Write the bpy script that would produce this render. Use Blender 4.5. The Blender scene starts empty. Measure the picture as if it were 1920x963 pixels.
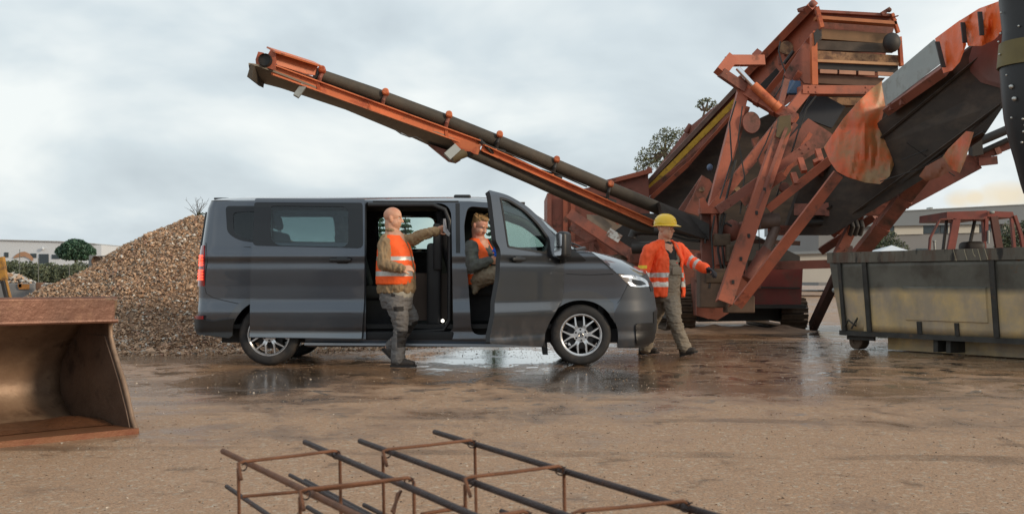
import bpy, bmesh, math, random
from mathutils import Vector, Matrix, noise
from mathutils.geometry import tessellate_polygon
R = math.radians
V = Vector
sc = bpy.context.scene
col = sc.collection
# ---- camera ---------------------------------------------------------------
F = 2190.0; HZ = 528.0; CZ = 0.95      # focal length in photo pixels, horizon row, camera height
cam_d = bpy.data.cameras.new('camera'); cam = bpy.data.objects.new('camera', cam_d); col.objects.link(cam)
cam.location = (0, 0, CZ); cam.rotation_euler = (R(90), 0, 0)
cam_d.sensor_width = 36; cam_d.lens = F / 1920 * 36; cam_d.shift_y = (HZ - 481.5) / 1920
cam_d.clip_end = 3000; cam_d.clip_start = 0.05
cam_d.dof.use_dof = True; cam_d.dof.focus_distance = 13.6; cam_d.dof.aperture_fstop = 8.0
sc.camera = cam
# ---- sky and sun ------------------------------------------------------------
SUN_EL = 19; SUN_AZ = 118      # azimuth clockwise from +Y (the view direction)
w = bpy.data.worlds.new('World'); sc.world = w; w.use_nodes = True
nt = w.node_tree; nt.nodes.clear()
def wn(t, **k):
    n = nt.nodes.new(t)
    for a, b in k.items(): setattr(n, a, b)
    return n
L = nt.links.new
sky = wn('ShaderNodeTexSky', sky_type='NISHITA', sun_disc=False, sun_elevation=R(SUN_EL), sun_rotation=R(SUN_AZ), air_density=1.5, dust_density=2.0)
tc = wn('ShaderNodeTexCoord'); sep = wn('ShaderNodeSeparateXYZ'); L(tc.outputs['Generated'], sep.inputs[0])
def wmath(op, a, b=None, c=None):
    n = wn('ShaderNodeMath', operation=op)
    for i, v in enumerate((a, b, c)):
        if v is None: continue
        if hasattr(v, 'links'): L(v, n.inputs[i])
        else: n.inputs[i].default_value = v
    return n.outputs[0]
zc = wmath('MAXIMUM', sep.outputs[2], 0.0)
den = wmath('ADD', zc, 0.40)
cx = wmath('DIVIDE', sep.outputs[0], den); cy = wmath('DIVIDE', sep.outputs[1], den)
comb = wn('ShaderNodeCombineXYZ'); L(cx, comb.inputs[0]); L(cy, comb.inputs[1])
n1 = wn('ShaderNodeTexNoise'); n1.inputs['Scale'].default_value = 2.1; n1.inputs['Detail'].default_value = 5; n1.inputs['Roughness'].default_value = .5; n1.inputs['Distortion'].default_value = .25
L(comb.outputs[0], n1.inputs['Vector'])
rp = wn('ShaderNodeValToRGB'); L(n1.outputs[0], rp.inputs[0])
rp.color_ramp.elements[0].position = .33; rp.color_ramp.elements[0].color = (5.5, 6.3, 6.9, 1)
rp.color_ramp.elements[1].position = .62; rp.color_ramp.elements[1].color = (9.7, 10.2, 10.2, 1)
e = rp.color_ramp.elements.new(.48); e.color = (7.2, 8.1, 8.6, 1)
# a few low cream clouds beyond the warehouse
n2 = wn('ShaderNodeTexNoise'); n2.inputs['Scale'].default_value = 26; n2.inputs['Detail'].default_value = 3
L(tc.outputs['Generated'], n2.inputs['Vector'])
def gauss(dx, dz, sx, sz):
    l = math.sqrt(dx*dx+1+dz*dz); ax = wmath('DIVIDE', wmath('SUBTRACT', sep.outputs[0], dx/l), sx); az = wmath('DIVIDE', wmath('SUBTRACT', sep.outputs[2], dz/l), sz)
    q = wmath('ADD', wmath('MULTIPLY', ax, ax), wmath('MULTIPLY', az, az))
    front = wmath('GREATER_THAN', sep.outputs[1], 0.0)
    return wmath('MULTIPLY', front, wmath('MAXIMUM', wmath('SUBTRACT', 1.0, q), 0.0))
g = wmath('ADD', gauss((1803-960)/F, (HZ-372)/F, .016, .010), gauss((1882-960)/F, (HZ-366)/F, .026, .014))
gm = wn('ShaderNodeMapRange'); L(wmath('MULTIPLY', g, n2.outputs[0]), gm.inputs[0]); gm.inputs[1].default_value = .12; gm.inputs[2].default_value = .5
mc = wn('ShaderNodeMix', data_type='RGBA'); L(wmath('MULTIPLY', gm.outputs[0], .75), mc.inputs[0]); L(rp.outputs[0], mc.inputs[6]); mc.inputs[7].default_value = (9.5, 8.0, 5.6, 1)
mx = wn('ShaderNodeMix', data_type='RGBA'); mx.inputs[0].default_value = .93
L(sky.outputs[0], mx.inputs[6]); L(mc.outputs[2], mx.inputs[7])
bg = wn('ShaderNodeBackground'); bg.inputs[1].default_value = .092
L(mx.outputs[2], bg.inputs[0]); wo = wn('ShaderNodeOutputWorld'); L(bg.outputs[0], wo.inputs[0])
sun_d = bpy.data.lights.new('sun', 'SUN'); sun = bpy.data.objects.new('sun', sun_d); col.objects.link(sun)
sun_d.energy = 2.3; sun_d.angle = R(10); sun_d.color = (1, .80, .58)
sdir = V((math.sin(R(SUN_AZ))*math.cos(R(SUN_EL)), math.cos(R(SUN_AZ))*math.cos(R(SUN_EL)), math.sin(R(SUN_EL))))
sun.rotation_euler = sdir.to_track_quat('Z', 'Y').to_euler(); sun.location = (0, 0, 30)
vs = sc.view_settings; vs.view_transform = 'Standard'; vs.look = 'None'; vs.gamma = 1; vs.use_curve_mapping = False; vs.exposure = 0.08
sc.cycles.max_bounces = 8; sc.cycles.transparent_max_bounces = 12

# ---- helpers ------------------------------------------------------------------
def P(px, py, Y): return V(((px-960)*Y/F, Y, CZ-(py-HZ)*Y/F))
def Yg(py): return CZ*F/(py-HZ)
ORG = {}
def thing(name, loc, label, cat, group=None):
    o = bpy.data.objects.new(name, None); col.objects.link(o); o.location = loc; o.empty_display_size = .2
    ORG[o] = V(loc); tag(o, label, cat, group); return o
def tag(o, label=None, cat=None, group=None, kind=None):
    if label: o['label'] = label
    if cat: o['category'] = cat
    if group: o['group'] = group
    if kind: o['kind'] = kind
    return o
def finish(me, mats, smooth):
    for m in (mats if isinstance(mats, (list, tuple)) else [mats]): me.materials.append(m)
    if smooth is not None:
        me.polygons.foreach_set('use_smooth', [True]*len(me.polygons))
        if smooth < 180: me.set_sharp_from_angle(angle=R(smooth))
    me.update()
def link(name, me, parent=None, origin=None):
    o = bpy.data.objects.new(name, me); col.objects.link(o)
    og = ORG[parent] if parent is not None else (V(origin) if origin is not None else V((0, 0, 0)))
    if og.length: me.transform(Matrix.Translation(-og))
    if parent is not None: o.parent = parent
    else: o.location = og
    ORG[o] = og
    return o
def mk(name, bm, mats, parent=None, smooth=None, label=None, origin=None, recalc=True):
    if recalc: bmesh.ops.recalc_face_normals(bm, faces=bm.faces[:])
    me = bpy.data.meshes.new(name); bm.to_mesh(me); bm.free()
    finish(me, mats, smooth)
    o = link(name, me, parent, origin)
    if label: o['label'] = label
    return o
def B(): return bmesh.new()
def box(bm, c, s, M=None, mi=0, bev=0):
    b = bmesh.new() if bev else bm
    vs_ = [b.verts.new(V((c[0]+s[0]/2*i, c[1]+s[1]/2*j, c[2]+s[2]/2*k))) for i in (-1, 1) for j in (-1, 1) for k in (-1, 1)]
    for f in ((0,1,3,2), (4,6,7,5), (0,4,5,1), (2,3,7,6), (0,2,6,4), (1,5,7,3)):
        b.faces.new([vs_[i] for i in f]).material_index = mi
    if bev:
        bmesh.ops.bevel(b, geom=b.edges[:]+b.verts[:], offset=bev, segments=3, profile=.5, affect='EDGES')
        merge(bm, b, M, mi)
    elif M is not None: bmesh.ops.transform(bm, matrix=M, verts=vs_)
    return vs_
def merge(bm, b, M=None, mi=None):
    vm = {}
    for v in b.verts: vm[v] = bm.verts.new(M @ v.co if M is not None else v.co)
    for f in b.faces:
        try:
            nf = bm.faces.new([vm[v] for v in f.verts]); nf.material_index = f.material_index if mi is None else mi; nf.smooth = f.smooth
        except ValueError: pass
    b.free()
def frame(a, b, up=V((0, 0, 1))):
    d = (b-a).normalized(); s = d.cross(up)
    if s.length < 1e-4: s = d.cross(V((0, 1, 0)))
    s.normalize(); u = s.cross(d).normalized(); return d, s, u
def beam(bm, a, b, w, h, up=V((0, 0, 1)), mi=0, du=0, ds=0):
    a = V(a); b = V(b); d, s, u = frame(a, b, up); o = u*du+s*ds; vs_ = []
    for p in (a, b):
        for i, j in ((-1,-1), (1,-1), (1,1), (-1,1)): vs_.append(bm.verts.new(p+o+s*(w/2*i)+u*(h/2*j)))
    for f in ((0,1,2,3), (7,6,5,4), (0,4,5,1), (1,5,6,2), (2,6,7,3), (3,7,4,0)):
        bm.faces.new([vs_[i] for i in f]).material_index = mi
def ibeam(bm, a, b, w, h, t=.02, up=V((0, 0, 1)), mi=0):
    beam(bm, a, b, w, t, up, mi, du=h/2-t/2); beam(bm, a, b, w, t, up, mi, du=-h/2+t/2); beam(bm, a, b, t, h-2*t-.002, up, mi, ds=-w*.25)
def tube(bm, pts, r, n=10, caps=True, mi=0):
    pts = [V(p) for p in pts]; rs = r if isinstance(r, (list, tuple)) else [r]*len(pts)
    rings = []; u = None
    for i, p in enumerate(pts):
        d = (pts[min(i+1, len(pts)-1)]-pts[max(i-1, 0)]).normalized()
        if u is None:
            u = d.orthogonal().normalized()
        else:
            u = (u-d*u.dot(d)).normalized()
        v = d.cross(u)
        rings.append([bm.verts.new(p+(u*math.cos(2*math.pi*k/n)+v*math.sin(2*math.pi*k/n))*rs[i]) for k in range(n)])
    for i in range(len(rings)-1):
        for k in range(n):
            f = bm.faces.new((rings[i][k], rings[i][(k+1) % n], rings[i+1][(k+1) % n], rings[i+1][k])); f.material_index = mi
    if caps:
        bm.faces.new(rings[0][::-1]).material_index = mi; bm.faces.new(rings[-1]).material_index = mi
def lathe(bm, prof, M, n=32, mi=0, cap=False):
    rings = [[bm.verts.new(M @ V((r*math.cos(2*math.pi*k/n), r*math.sin(2*math.pi*k/n), z))) for k in range(n)] for r, z in prof]
    for i in range(len(rings)-1):
        for k in range(n):
            bm.faces.new((rings[i][k], rings[i][(k+1) % n], rings[i+1][(k+1) % n], rings[i+1][k])).material_index = mi
    if cap:
        bm.faces.new(rings[0][::-1]).material_index = mi; bm.faces.new(rings[-1]).material_index = mi
def prism(bm, pts, off, mi=0):
    """closed solid from a 3D polygon pushed along the vector off"""
    a = [bm.verts.new(V(p)) for p in pts]; b = [bm.verts.new(V(p)+V(off)) for p in pts]; n = len(a)
    fs = [bm.faces.new(a[::-1]), bm.faces.new(b)]
    for i in range(n): fs.append(bm.faces.new((a[i], a[(i+1) % n], b[(i+1) % n], b[i])))
    for f in fs: f.material_index = mi
    return fs
def ico(bm, c, r, sub=1, mi=0, M=None):
    b = bmesh.new(); bmesh.ops.create_icosphere(b, subdivisions=sub, radius=1)
    rr = r if isinstance(r, (tuple, list, V)) else (r, r, r)
    T = Matrix.Translation(V(c)) @ (M.to_4x4() if M is not None else Matrix()) @ Matrix.Diagonal((*rr, 1))
    merge(bm, b, T, mi)
def rpoly(pts, rad, seg=5):
    out = []; n = len(pts)
    for i, p in enumerate(pts):
        r = rad[i] if isinstance(rad, (list, tuple)) else rad
        p = V(p[:2]); a = V(pts[i-1][:2]); b = V(pts[(i+1) % n][:2])
        if r <= 0: out.append((p.x, p.y)); continue
        da = (a-p); db = (b-p); r_ = min(r, da.length*.49, db.length*.49); da.normalize(); db.normalize()
        p0 = p+da*r_; p1 = p+db*r_
        for k in range(seg+1):
            t = k/seg; q = p0*(1-t)**2+p*2*t*(1-t)+p1*t*t; out.append((q.x, q.y))
    return out
def lerp(tab, x):
    if x <= tab[0][0]: return tab[0][1]
    for (a, b), (c, d) in zip(tab, tab[1:]):
        if x <= c: return b+(d-b)*(x-a)/(c-a)
    return tab[-1][1]

# ---- materials ----------------------------------------------------------------
def mat(name, base, rough=.6, metal=0.0, var=.25, vscale=3.0, bump=0.0, bscale=30.0, dirt=None, dscale=2.0, dlo=.5, dhi=.7, drough=None, spec=.5, coat=0.0, coatr=.05, second=None, sscale=6.0, slo=.55, shi=.6, emis=None, estr=0, alpha=None, island=0.0, stretch=None, coords='Object'):
    m = bpy.data.materials.new(name); m.use_nodes = True; t = m.node_tree; bs = t.nodes['Principled BSDF']; K = t.links.new
    bs.inputs['Roughness'].default_value = rough; bs.inputs['Metallic'].default_value = metal; bs.inputs['Specular IOR Level'].default_value = spec
    bs.inputs['Coat Weight'].default_value = coat; bs.inputs['Coat Roughness'].default_value = coatr
    c = t.nodes.new('ShaderNodeTexCoord'); vec = c.outputs[coords]
    if stretch:
        mp = t.nodes.new('ShaderNodeMapping'); mp.inputs['Scale'].default_value = stretch; K(vec, mp.inputs[0]); vec = mp.outputs[0]
    def noi(s, d=5, r=.6):
        n = t.nodes.new('ShaderNodeTexNoise'); n.inputs['Scale'].default_value = s; n.inputs['Detail'].default_value = d; n.inputs['Roughness'].default_value = r; K(vec, n.inputs['Vector']); return n.outputs[0]
    cur = None
    b4 = (*base, 1)
    if var > 0:
        mr = t.nodes.new('ShaderNodeMapRange'); K(noi(vscale), mr.inputs[0]); mr.inputs[1].default_value = .25; mr.inputs[2].default_value = .75; mr.inputs[3].default_value = 1-var; mr.inputs[4].default_value = 1+var
        h = t.nodes.new('ShaderNodeVectorMath'); h.operation = 'SCALE'; h.inputs[0].default_value = base; K(mr.outputs[0], h.inputs['Scale']); cur = h.outputs[0]
    if island > 0:
        gi = t.nodes.new('ShaderNodeNewGeometry'); mr = t.nodes.new('ShaderNodeMapRange'); K(gi.outputs['Random Per Island'], mr.inputs[0]); mr.inputs[3].default_value = 1-island; mr.inputs[4].default_value = 1+island
        h = t.nodes.new('ShaderNodeVectorMath'); h.operation = 'SCALE'
        if cur: K(cur, h.inputs[0])
        else: h.inputs[0].default_value = base
        K(mr.outputs[0], h.inputs['Scale']); cur = h.outputs[0]
    def mixin(colr, s, lo, hi):
        nonlocal cur
        mr = t.nodes.new('ShaderNodeMapRange'); K(noi(s, 6, .65), mr.inputs[0]); mr.inputs[1].default_value = lo; mr.inputs[2].default_value = hi
        x = t.nodes.new('ShaderNodeMix'); x.data_type = 'RGBA'; K(mr.outputs[0], x.inputs[0])
        if cur: K(cur, x.inputs[6])
        else: x.inputs[6].default_value = b4
        x.inputs[7].default_value = (*colr, 1); cur = x.outputs[2]; return mr.outputs[0]
    if second: mixin(second, sscale, slo, shi)
    if dirt:
        mk_ = mixin(dirt, dscale, dlo, dhi)
        if drough is not None:
            mr = t.nodes.new('ShaderNodeMapRange'); K(mk_, mr.inputs[0]); mr.inputs[3].default_value = rough; mr.inputs[4].default_value = drough; K(mr.outputs[0], bs.inputs['Roughness'])
    if cur: K(cur, bs.inputs['Base Color'])
    else: bs.inputs['Base Color'].default_value = b4
    if bump > 0:
        bp = t.nodes.new('ShaderNodeBump'); bp.inputs['Strength'].default_value = bump; bp.inputs['Distance'].default_value = .02; K(noi(bscale), bp.inputs['Height']); K(bp.outputs[0], bs.inputs['Normal'])
    if emis: bs.inputs['Emission Color'].default_value = (*emis, 1); bs.inputs['Emission Strength'].default_value = estr
    return m
def glass(name, tint, refl=1.0, rough=0.0):
    m = bpy.data.materials.new(name); m.use_nodes = True; t = m.node_tree; t.nodes.clear(); K = t.links.new
    o = t.nodes.new('ShaderNodeOutputMaterial'); mx_ = t.nodes.new('ShaderNodeMixShader'); tr = t.nodes.new('ShaderNodeBsdfTransparent'); gl = t.nodes.new('ShaderNodeBsdfGlossy')
    fr = t.nodes.new('ShaderNodeFresnel'); gi = t.nodes.new('ShaderNodeNewGeometry'); io = t.nodes.new('ShaderNodeMapRange'); K(gi.outputs['Backfacing'], io.inputs[0]); io.inputs[3].default_value = 1.5; io.inputs[4].default_value = 1/1.5; K(io.outputs[0], fr.inputs[0])
    tr.inputs[0].default_value = (*tint, 1); gl.inputs['Roughness'].default_value = rough; gl.inputs[0].default_value = (refl, refl, refl, 1)
    K(fr.outputs[0], mx_.inputs[0]); K(tr.outputs[0], mx_.inputs[1]); K(gl.outputs[0], mx_.inputs[2]); K(mx_.outputs[0], o.inputs[0]); return m
PAINT = mat('grey_metallic_paint', (.088, .100, .120), .30, .8, var=.03, coat=1.0, coatr=.025)
def low_dirt(m, z0, z1, colr, amt):
    t = m.node_tree; K = t.links.new; bs = t.nodes['Principled BSDF']; c = t.nodes.new('ShaderNodeTexCoord'); s = t.nodes.new('ShaderNodeSeparateXYZ'); K(c.outputs['Object'], s.inputs[0])
    n = t.nodes.new('ShaderNodeTexNoise'); n.inputs['Scale'].default_value = 7; n.inputs['Detail'].default_value = 7; n.inputs['Roughness'].default_value = .7; K(c.outputs['Object'], n.inputs['Vector'])
    r = t.nodes.new('ShaderNodeMapRange'); K(s.outputs[2], r.inputs[0]); r.inputs[1].default_value = z1; r.inputs[2].default_value = z0
    q = t.nodes.new('ShaderNodeMapRange'); K(n.outputs[0], q.inputs[0]); q.inputs[1].default_value = .45; q.inputs[2].default_value = .65
    a = t.nodes.new('ShaderNodeMath'); a.operation = 'MULTIPLY'; K(r.outputs[0], a.inputs[0]); K(q.outputs[0], a.inputs[1]); b = t.nodes.new('ShaderNodeMath'); b.operation = 'MULTIPLY'; K(a.outputs[0], b.inputs[0]); b.inputs[1].default_value = amt
    x = t.nodes.new('ShaderNodeMix'); x.data_type = 'RGBA'; K(b.outputs[0], x.inputs[0]); src = bs.inputs['Base Color']
    if src.links: K(src.links[0].from_socket, x.inputs[6])
    else: x.inputs[6].default_value = src.default_value
    x.inputs[7].default_value = (*colr, 1); K(x.outputs[2], src)
    for nm, v0, v1 in (('Metallic', bs.inputs['Metallic'].default_value, 0), ('Coat Weight', bs.inputs['Coat Weight'].default_value, .1), ('Roughness', bs.inputs['Roughness'].default_value, .8)):
        k = t.nodes.new('ShaderNodeMapRange'); K(b.outputs[0], k.inputs[0]); k.inputs[3].default_value = v0; k.inputs[4].default_value = v1; K(k.outputs[0], bs.inputs[nm])
low_dirt(PAINT, .22, .62, (.16, .11, .075), .35)
PAINT2 = mat('dark_grey_paint', (.040, .048, .060), .58, .15, var=.05, coat=.15, coatr=.4); low_dirt(PAINT2, .18, .6, (.14, .10, .07), .35)
BLACKPL = mat('black_plastic', (.012, .013, .015), .45, var=.15)
RUBBER = mat('tyre_rubber', (.018, .018, .019), .75, var=.3, vscale=12, dirt=(.06, .045, .034), dscale=6, dlo=.5, dhi=.8)
TRIM = mat('cabin_trim', (.016, .017, .019), .7, var=.2)
TRIML = mat('light_cabin_trim', (.25, .25, .24), .7, var=.1)
SEATF = mat('seat_fabric', (.014, .015, .018), .85, var=.3, vscale=20)
ALLOY = mat('alloy', (.62, .62, .63), .25, .9, var=.05)
DARKM = mat('dark_metal', (.04, .04, .042), .5, .6, var=.3)
CHROME = mat('chrome', (.8, .8, .82), .08, 1.0, var=0)
FRIT = mat('black_glass_border', (.006, .007, .009), .04, var=0, spec=.6)
GLC = glass('clear_glass', (.80, .88, .85)); GLT = glass('tinted_glass', (.62, .68, .69))
REDL = mat('red_lens', (.25, .004, .006), .12, var=0, coat=1)
REDE = mat('lit_tail_lamp', (.8, .02, .01), .3, var=0, emis=(1, .05, .02), estr=3.5)
DRLM = mat('lit_day_lamp', (.8, .8, .8), .3, var=0, emis=(1, .96, .9), estr=1.6)
WHE = mat('lit_white_lamp', (.8, .8, .8), .3, var=0, emis=(1, .93, .82), estr=2.5)
# ======================= the ground =======================
def ground_mat():
    m = bpy.data.materials.new('wet_gravel_yard'); m.use_nodes = True; t = m.node_tree; bs = t.nodes['Principled BSDF']; K = t.links.new
    c = t.nodes.new('ShaderNodeTexCoord'); pos = c.outputs['Object']
    def noi(s, d=5, r=.6, st=None, dist=0):
        v = pos
        if st:
            mp = t.nodes.new('ShaderNodeMapping'); mp.inputs['Scale'].default_value = st; K(pos, mp.inputs[0]); v = mp.outputs[0]
        n = t.nodes.new('ShaderNodeTexNoise'); n.inputs['Scale'].default_value = s; n.inputs['Detail'].default_value = d; n.inputs['Roughness'].default_value = r; n.inputs['Distortion'].default_value = dist; K(v, n.inputs['Vector']); return n.outputs[0]
    def mth(op, a, b=None):
        n = t.nodes.new('ShaderNodeMath'); n.operation = op
        for i, v in enumerate((a, b)):
            if v is None: continue
            if hasattr(v, 'links'): K(v, n.inputs[i])
            else: n.inputs[i].default_value = v
        return n.outputs[0]
    def mr(x, a, b, lo=0., hi=1., smooth=False):
        n = t.nodes.new('ShaderNodeMapRange'); K(x, n.inputs[0]); n.inputs[1].default_value = a; n.inputs[2].default_value = b; n.inputs[3].default_value = lo; n.inputs[4].default_value = hi
        if smooth: n.interpolation_type = 'SMOOTHSTEP'
        return n.outputs[0]
    def mix(f, a, b):
        n = t.nodes.new('ShaderNodeMix'); n.data_type = 'RGBA'; K(f, n.inputs[0])
        for i, v in ((6, a), (7, b)):
            if hasattr(v, 'links'): K(v, n.inputs[i])
            else: n.inputs[i].default_value = (*v, 1)
        return n.outputs[2]
    sp = t.nodes.new('ShaderNodeSeparateXYZ'); K(pos, sp.inputs[0])
    X, Y = sp.outputs[0], sp.outputs[1]
    big = noi(.35, 4, .55, (1, 1.6, 1), .4); mid = noi(1.6, 6, .68, (1.3, 1.0, 1), .6); streak = noi(2.4, 6, .70, (1.2, 1.0, 1), .5)
    # wetness belt around and in front of the van
    belt = mth('MULTIPLY', mr(Y, 3.5, 13.0, 0, 1, True), mr(Y, 17.5, 24, 1, .45, True))
    wet = mth('ADD', mth('MULTIPLY', belt, .75), mth('ADD', mth('MULTIPLY', mth('SUBTRACT', mid, .5), 1.6), mth('MULTIPLY', mth('SUBTRACT', big, .5), 1.3)))
    wetm = mr(wet, .15, .75, 0, 1, True)
    # standing water below the van
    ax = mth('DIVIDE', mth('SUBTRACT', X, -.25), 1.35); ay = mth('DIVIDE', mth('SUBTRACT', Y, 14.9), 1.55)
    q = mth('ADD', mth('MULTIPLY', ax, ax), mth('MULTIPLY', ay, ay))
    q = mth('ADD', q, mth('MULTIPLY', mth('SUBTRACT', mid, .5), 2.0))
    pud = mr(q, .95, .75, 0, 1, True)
    bx = mth('DIVIDE', mth('SUBTRACT', X, 6.2), 2.6); by = mth('DIVIDE', mth('SUBTRACT', Y, 22.5), 3.2)
    q2 = mth('ADD', mth('ADD', mth('MULTIPLY', bx, bx), mth('MULTIPLY', by, by)), mth('MULTIPLY', mth('SUBTRACT', mid, .5), 1.5))
    pud2 = mr(q2, 1.0, .7, 0, 1, True)
    small = mr(mth('ADD', streak, mth('MULTIPLY', belt, .12)), .655, .69, 0, .9, True)
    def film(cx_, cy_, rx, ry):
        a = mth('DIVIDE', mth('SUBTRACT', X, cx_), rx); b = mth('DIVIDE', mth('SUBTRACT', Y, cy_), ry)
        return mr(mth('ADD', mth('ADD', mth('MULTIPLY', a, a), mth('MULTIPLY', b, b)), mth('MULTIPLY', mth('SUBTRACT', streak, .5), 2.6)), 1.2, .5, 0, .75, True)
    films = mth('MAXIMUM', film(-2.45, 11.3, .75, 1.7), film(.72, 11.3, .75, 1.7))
    # tyre tracks pressed into the soft surface
    def tracks(cx_, cy_, ang, half, w_):
        ca, sa = math.cos(ang), math.sin(ang)
        v = mth('ADD', mth('MULTIPLY', mth('SUBTRACT', X, cx_), -sa), mth('MULTIPLY', mth('SUBTRACT', Y, cy_), ca))
        v = mth('ADD', v, mth('MULTIPLY', mth('SUBTRACT', big, .5), .9))
        d = mth('ABSOLUTE', mth('SUBTRACT', mth('ABSOLUTE', v), half))
        return mr(d, w_, w_*.75, 0, 1, True)
    trk = mth('MAXIMUM', tracks(0, 10.2, .06, .85, .14), mth('MAXIMUM', tracks(0, 7.3, -.10, .8, .13), tracks(4, 12.5, -.42, .95, .17)))
    trk = mth('MULTIPLY', trk, mr(noi(1.1, 4, .6), .42, .6))
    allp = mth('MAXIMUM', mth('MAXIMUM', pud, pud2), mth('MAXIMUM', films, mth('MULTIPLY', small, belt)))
    dry = mix(mid, (.43, .245, .140), (.32, .180, .100)); fine = noi(75, 3, .7); dry = mix(mr(fine, .35, .7), dry, (.47, .325, .215))
    peb = t.nodes.new('ShaderNodeTexVoronoi'); peb.inputs['Scale'].default_value = 46; K(pos, peb.inputs['Vector'])
    dry = mix(mr(peb.outputs['Color'], .70, .92, 0, .8), dry, (.52, .43, .33))
    dry = mix(mr(noi(90, 3, .6), .52, .66, 0, .6), dry, (.06, .045, .032))
    wetc = mix(mr(fine, .35, .7), (.25, .130, .062), (.33, .180, .092))
    wetc = mix(mr(big, .35, .65), wetc, (.15, .080, .038))
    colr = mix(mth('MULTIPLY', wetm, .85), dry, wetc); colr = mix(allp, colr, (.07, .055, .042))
    colr = mix(mr(noi(22, 4, .7), .35, .7, .0, .30), colr, (.10, .065, .04)); colr = mix(mth('MULTIPLY', trk, .5), colr, (.085, .05, .028)); colr = mix(mr(streak, .32, .42, .6, 0), colr, (.085, .05, .028))
    K(colr, bs.inputs['Base Color'])
    rough = mth('SUBTRACT', mr(wetm, 0, 1, .62, .22), mth('MULTIPLY', allp, .2)); rough = mth('MAXIMUM', rough, .04); K(rough, bs.inputs['Roughness'])
    K(mth('ADD', mth('MULTIPLY', allp, .4), mth('ADD', mth('MULTIPLY', wetm, .14), .16)), bs.inputs['Specular IOR Level'])
    K(mth('MULTIPLY', mth('MAXIMUM', mth('MULTIPLY', wetm, .4), allp), .35), bs.inputs['Coat Weight']); bs.inputs['Coat Roughness'].default_value = .1
    hgt = mth('ADD', mth('MULTIPLY', peb.outputs['Distance'], -.45), mth('ADD', mth('MULTIPLY', fine, .6), mth('MULTIPLY', streak, .9))); hgt = mth('ADD', hgt, mth('MULTIPLY', mth('MULTIPLY', trk, noi(38, 2, .5)), -1.5)); hgt = mth('ADD', hgt, mth('MULTIPLY', noi(14, 4, .6), .7))
    b1 = t.nodes.new('ShaderNodeBump'); b1.inputs['Distance'].default_value = .012; K(hgt, b1.inputs['Height'])
    K(mth('MULTIPLY', mr(wetm, 0, 1, .75, .20), mth('SUBTRACT', 1.0, mth('MULTIPLY', allp, .93))), b1.inputs['Strength'])
    K(b1.outputs[0], bs.inputs['Normal'])
    return m
bm = B()
xs = [-400, -120, -60, -30]+[-20+i*.4 for i in range(101)]+[30, 60, 120, 400]
ys = [-30, -10, 0]+[1+i*.4 for i in range(75)]+[36, 45, 60, 90, 150, 300, 1200]
gv = [[bm.verts.new((x, y, 0)) for x in xs] for y in ys]
for j in range(len(ys)-1):
    for i in range(len(xs)-1): bm.faces.new((gv[j][i], gv[j][i+1], gv[j+1][i+1], gv[j+1][i]))
g_o = mk('ground', bm, ground_mat(), smooth=180); tag(g_o, kind='structure')

# ======================= the pile of crushed rubble =======================
random.seed(4)
PC = (-5.1, 19.9); PR = 4.2; PH = 2.28
def pile_h(x, y):
    dx = x-PC[0]; dy = y-PC[1]; a = math.atan2(dy, dx)
    r = math.hypot(dx, dy)/(1+.05*math.sin(3*a+1)+.03*math.sin(7*a))
    t = r/PR
    if t > 1.25: return -.05
    h = PH*(1-t) if t > .1 else PH*.9+PH*.03*(1-(t/.1)**2)
    h = h+.10*noise.noise(V((x*.9, y*.9, 3)))*(1-min(t, 1)*.3)+.045*noise.noise(V((x*3, y*3, 7)))
    if t > .9: h = max(h, .0)+ .05*max(0, 1.22-t)*1.5
    return h
bm = B(); N = 110
gv = [[None]*(N+1) for _ in range(N+1)]
for i in range(N+1):
    for j in range(N+1):
        x = PC[0]-5.6+11.2*i/N; y = PC[1]-5.6+11.2*j/N; gv[i][j] = bm.verts.new((x, y, pile_h(x, y)-.02))
for i in range(N):
    for j in range(N):
        f = (gv[i][j], gv[i+1][j], gv[i+1][j+1], gv[i][j+1])
        if max(v.co.z for v in f) > -.05: bm.faces.new(f)
def chip(bm, p, s, mi=0):
    rot = Matrix.Rotation(random.uniform(0, 6.28), 3, 'Z') @ Matrix.Rotation(random.uniform(-1.2, 1.2), 3, 'X') @ Matrix.Rotation(random.uniform(-.8, .8), 3, 'Y')
    a, b, c = s*random.uniform(.6, 1.3), s*random.uniform(.5, .9), s*random.uniform(.18, .5)
    vv = [bm.verts.new(p+rot @ V(q)) for q in ((a, random.uniform(-.3, .3)*b, 0), (0, b, 0), (-a, 0, random.uniform(-.3, .3)*c), (random.uniform(-.3, .3)*a, -b, 0), (0, 0, c), (0, 0, -c))]
    for i in range(4):
        bm.faces.new((vv[i], vv[(i+1) % 4], vv[4])).material_index = mi; bm.faces.new((vv[(i+1) % 4], vv[i], vv[5])).material_index = mi
for k in range(72000):
    a = random.uniform(math.pi*.92, math.pi*2.08); r = math.sqrt(random.random())*PR*1.13
    if random.random() < .12: r = PR*random.uniform(.9, 1.2)
    x = PC[0]+r*math.cos(a); y = PC[1]+r*math.sin(a)
    s = random.choice((.012, .016, .02, .025, .036))*random.uniform(.8, 1.2)
    if random.random() < .004: s *= 2.6
    u = random.random()
    chip(bm, V((x, y, max(0, pile_h(x, y))+random.uniform(-.01, .02))), s, 1 if u < .80 else (2 if u < .90 else (3 if u < .965 else 4)))
SOILM = mat('rubble_soil', (.22, .14, .09), .9, var=.4, vscale=5, bump=.8, bscale=30)
C1 = mat('rubble_brown', (.42, .275, .175), .8, var=0, island=.38); C2 = mat('rubble_grey', (.38, .35, .30), .75, var=0, island=.5)
C3 = mat('rubble_brick', (.33, .19, .13), .8, var=0, island=.4); C4 = mat('rubble_pale', (.62, .57, .50), .7, var=0, island=.35)
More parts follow.
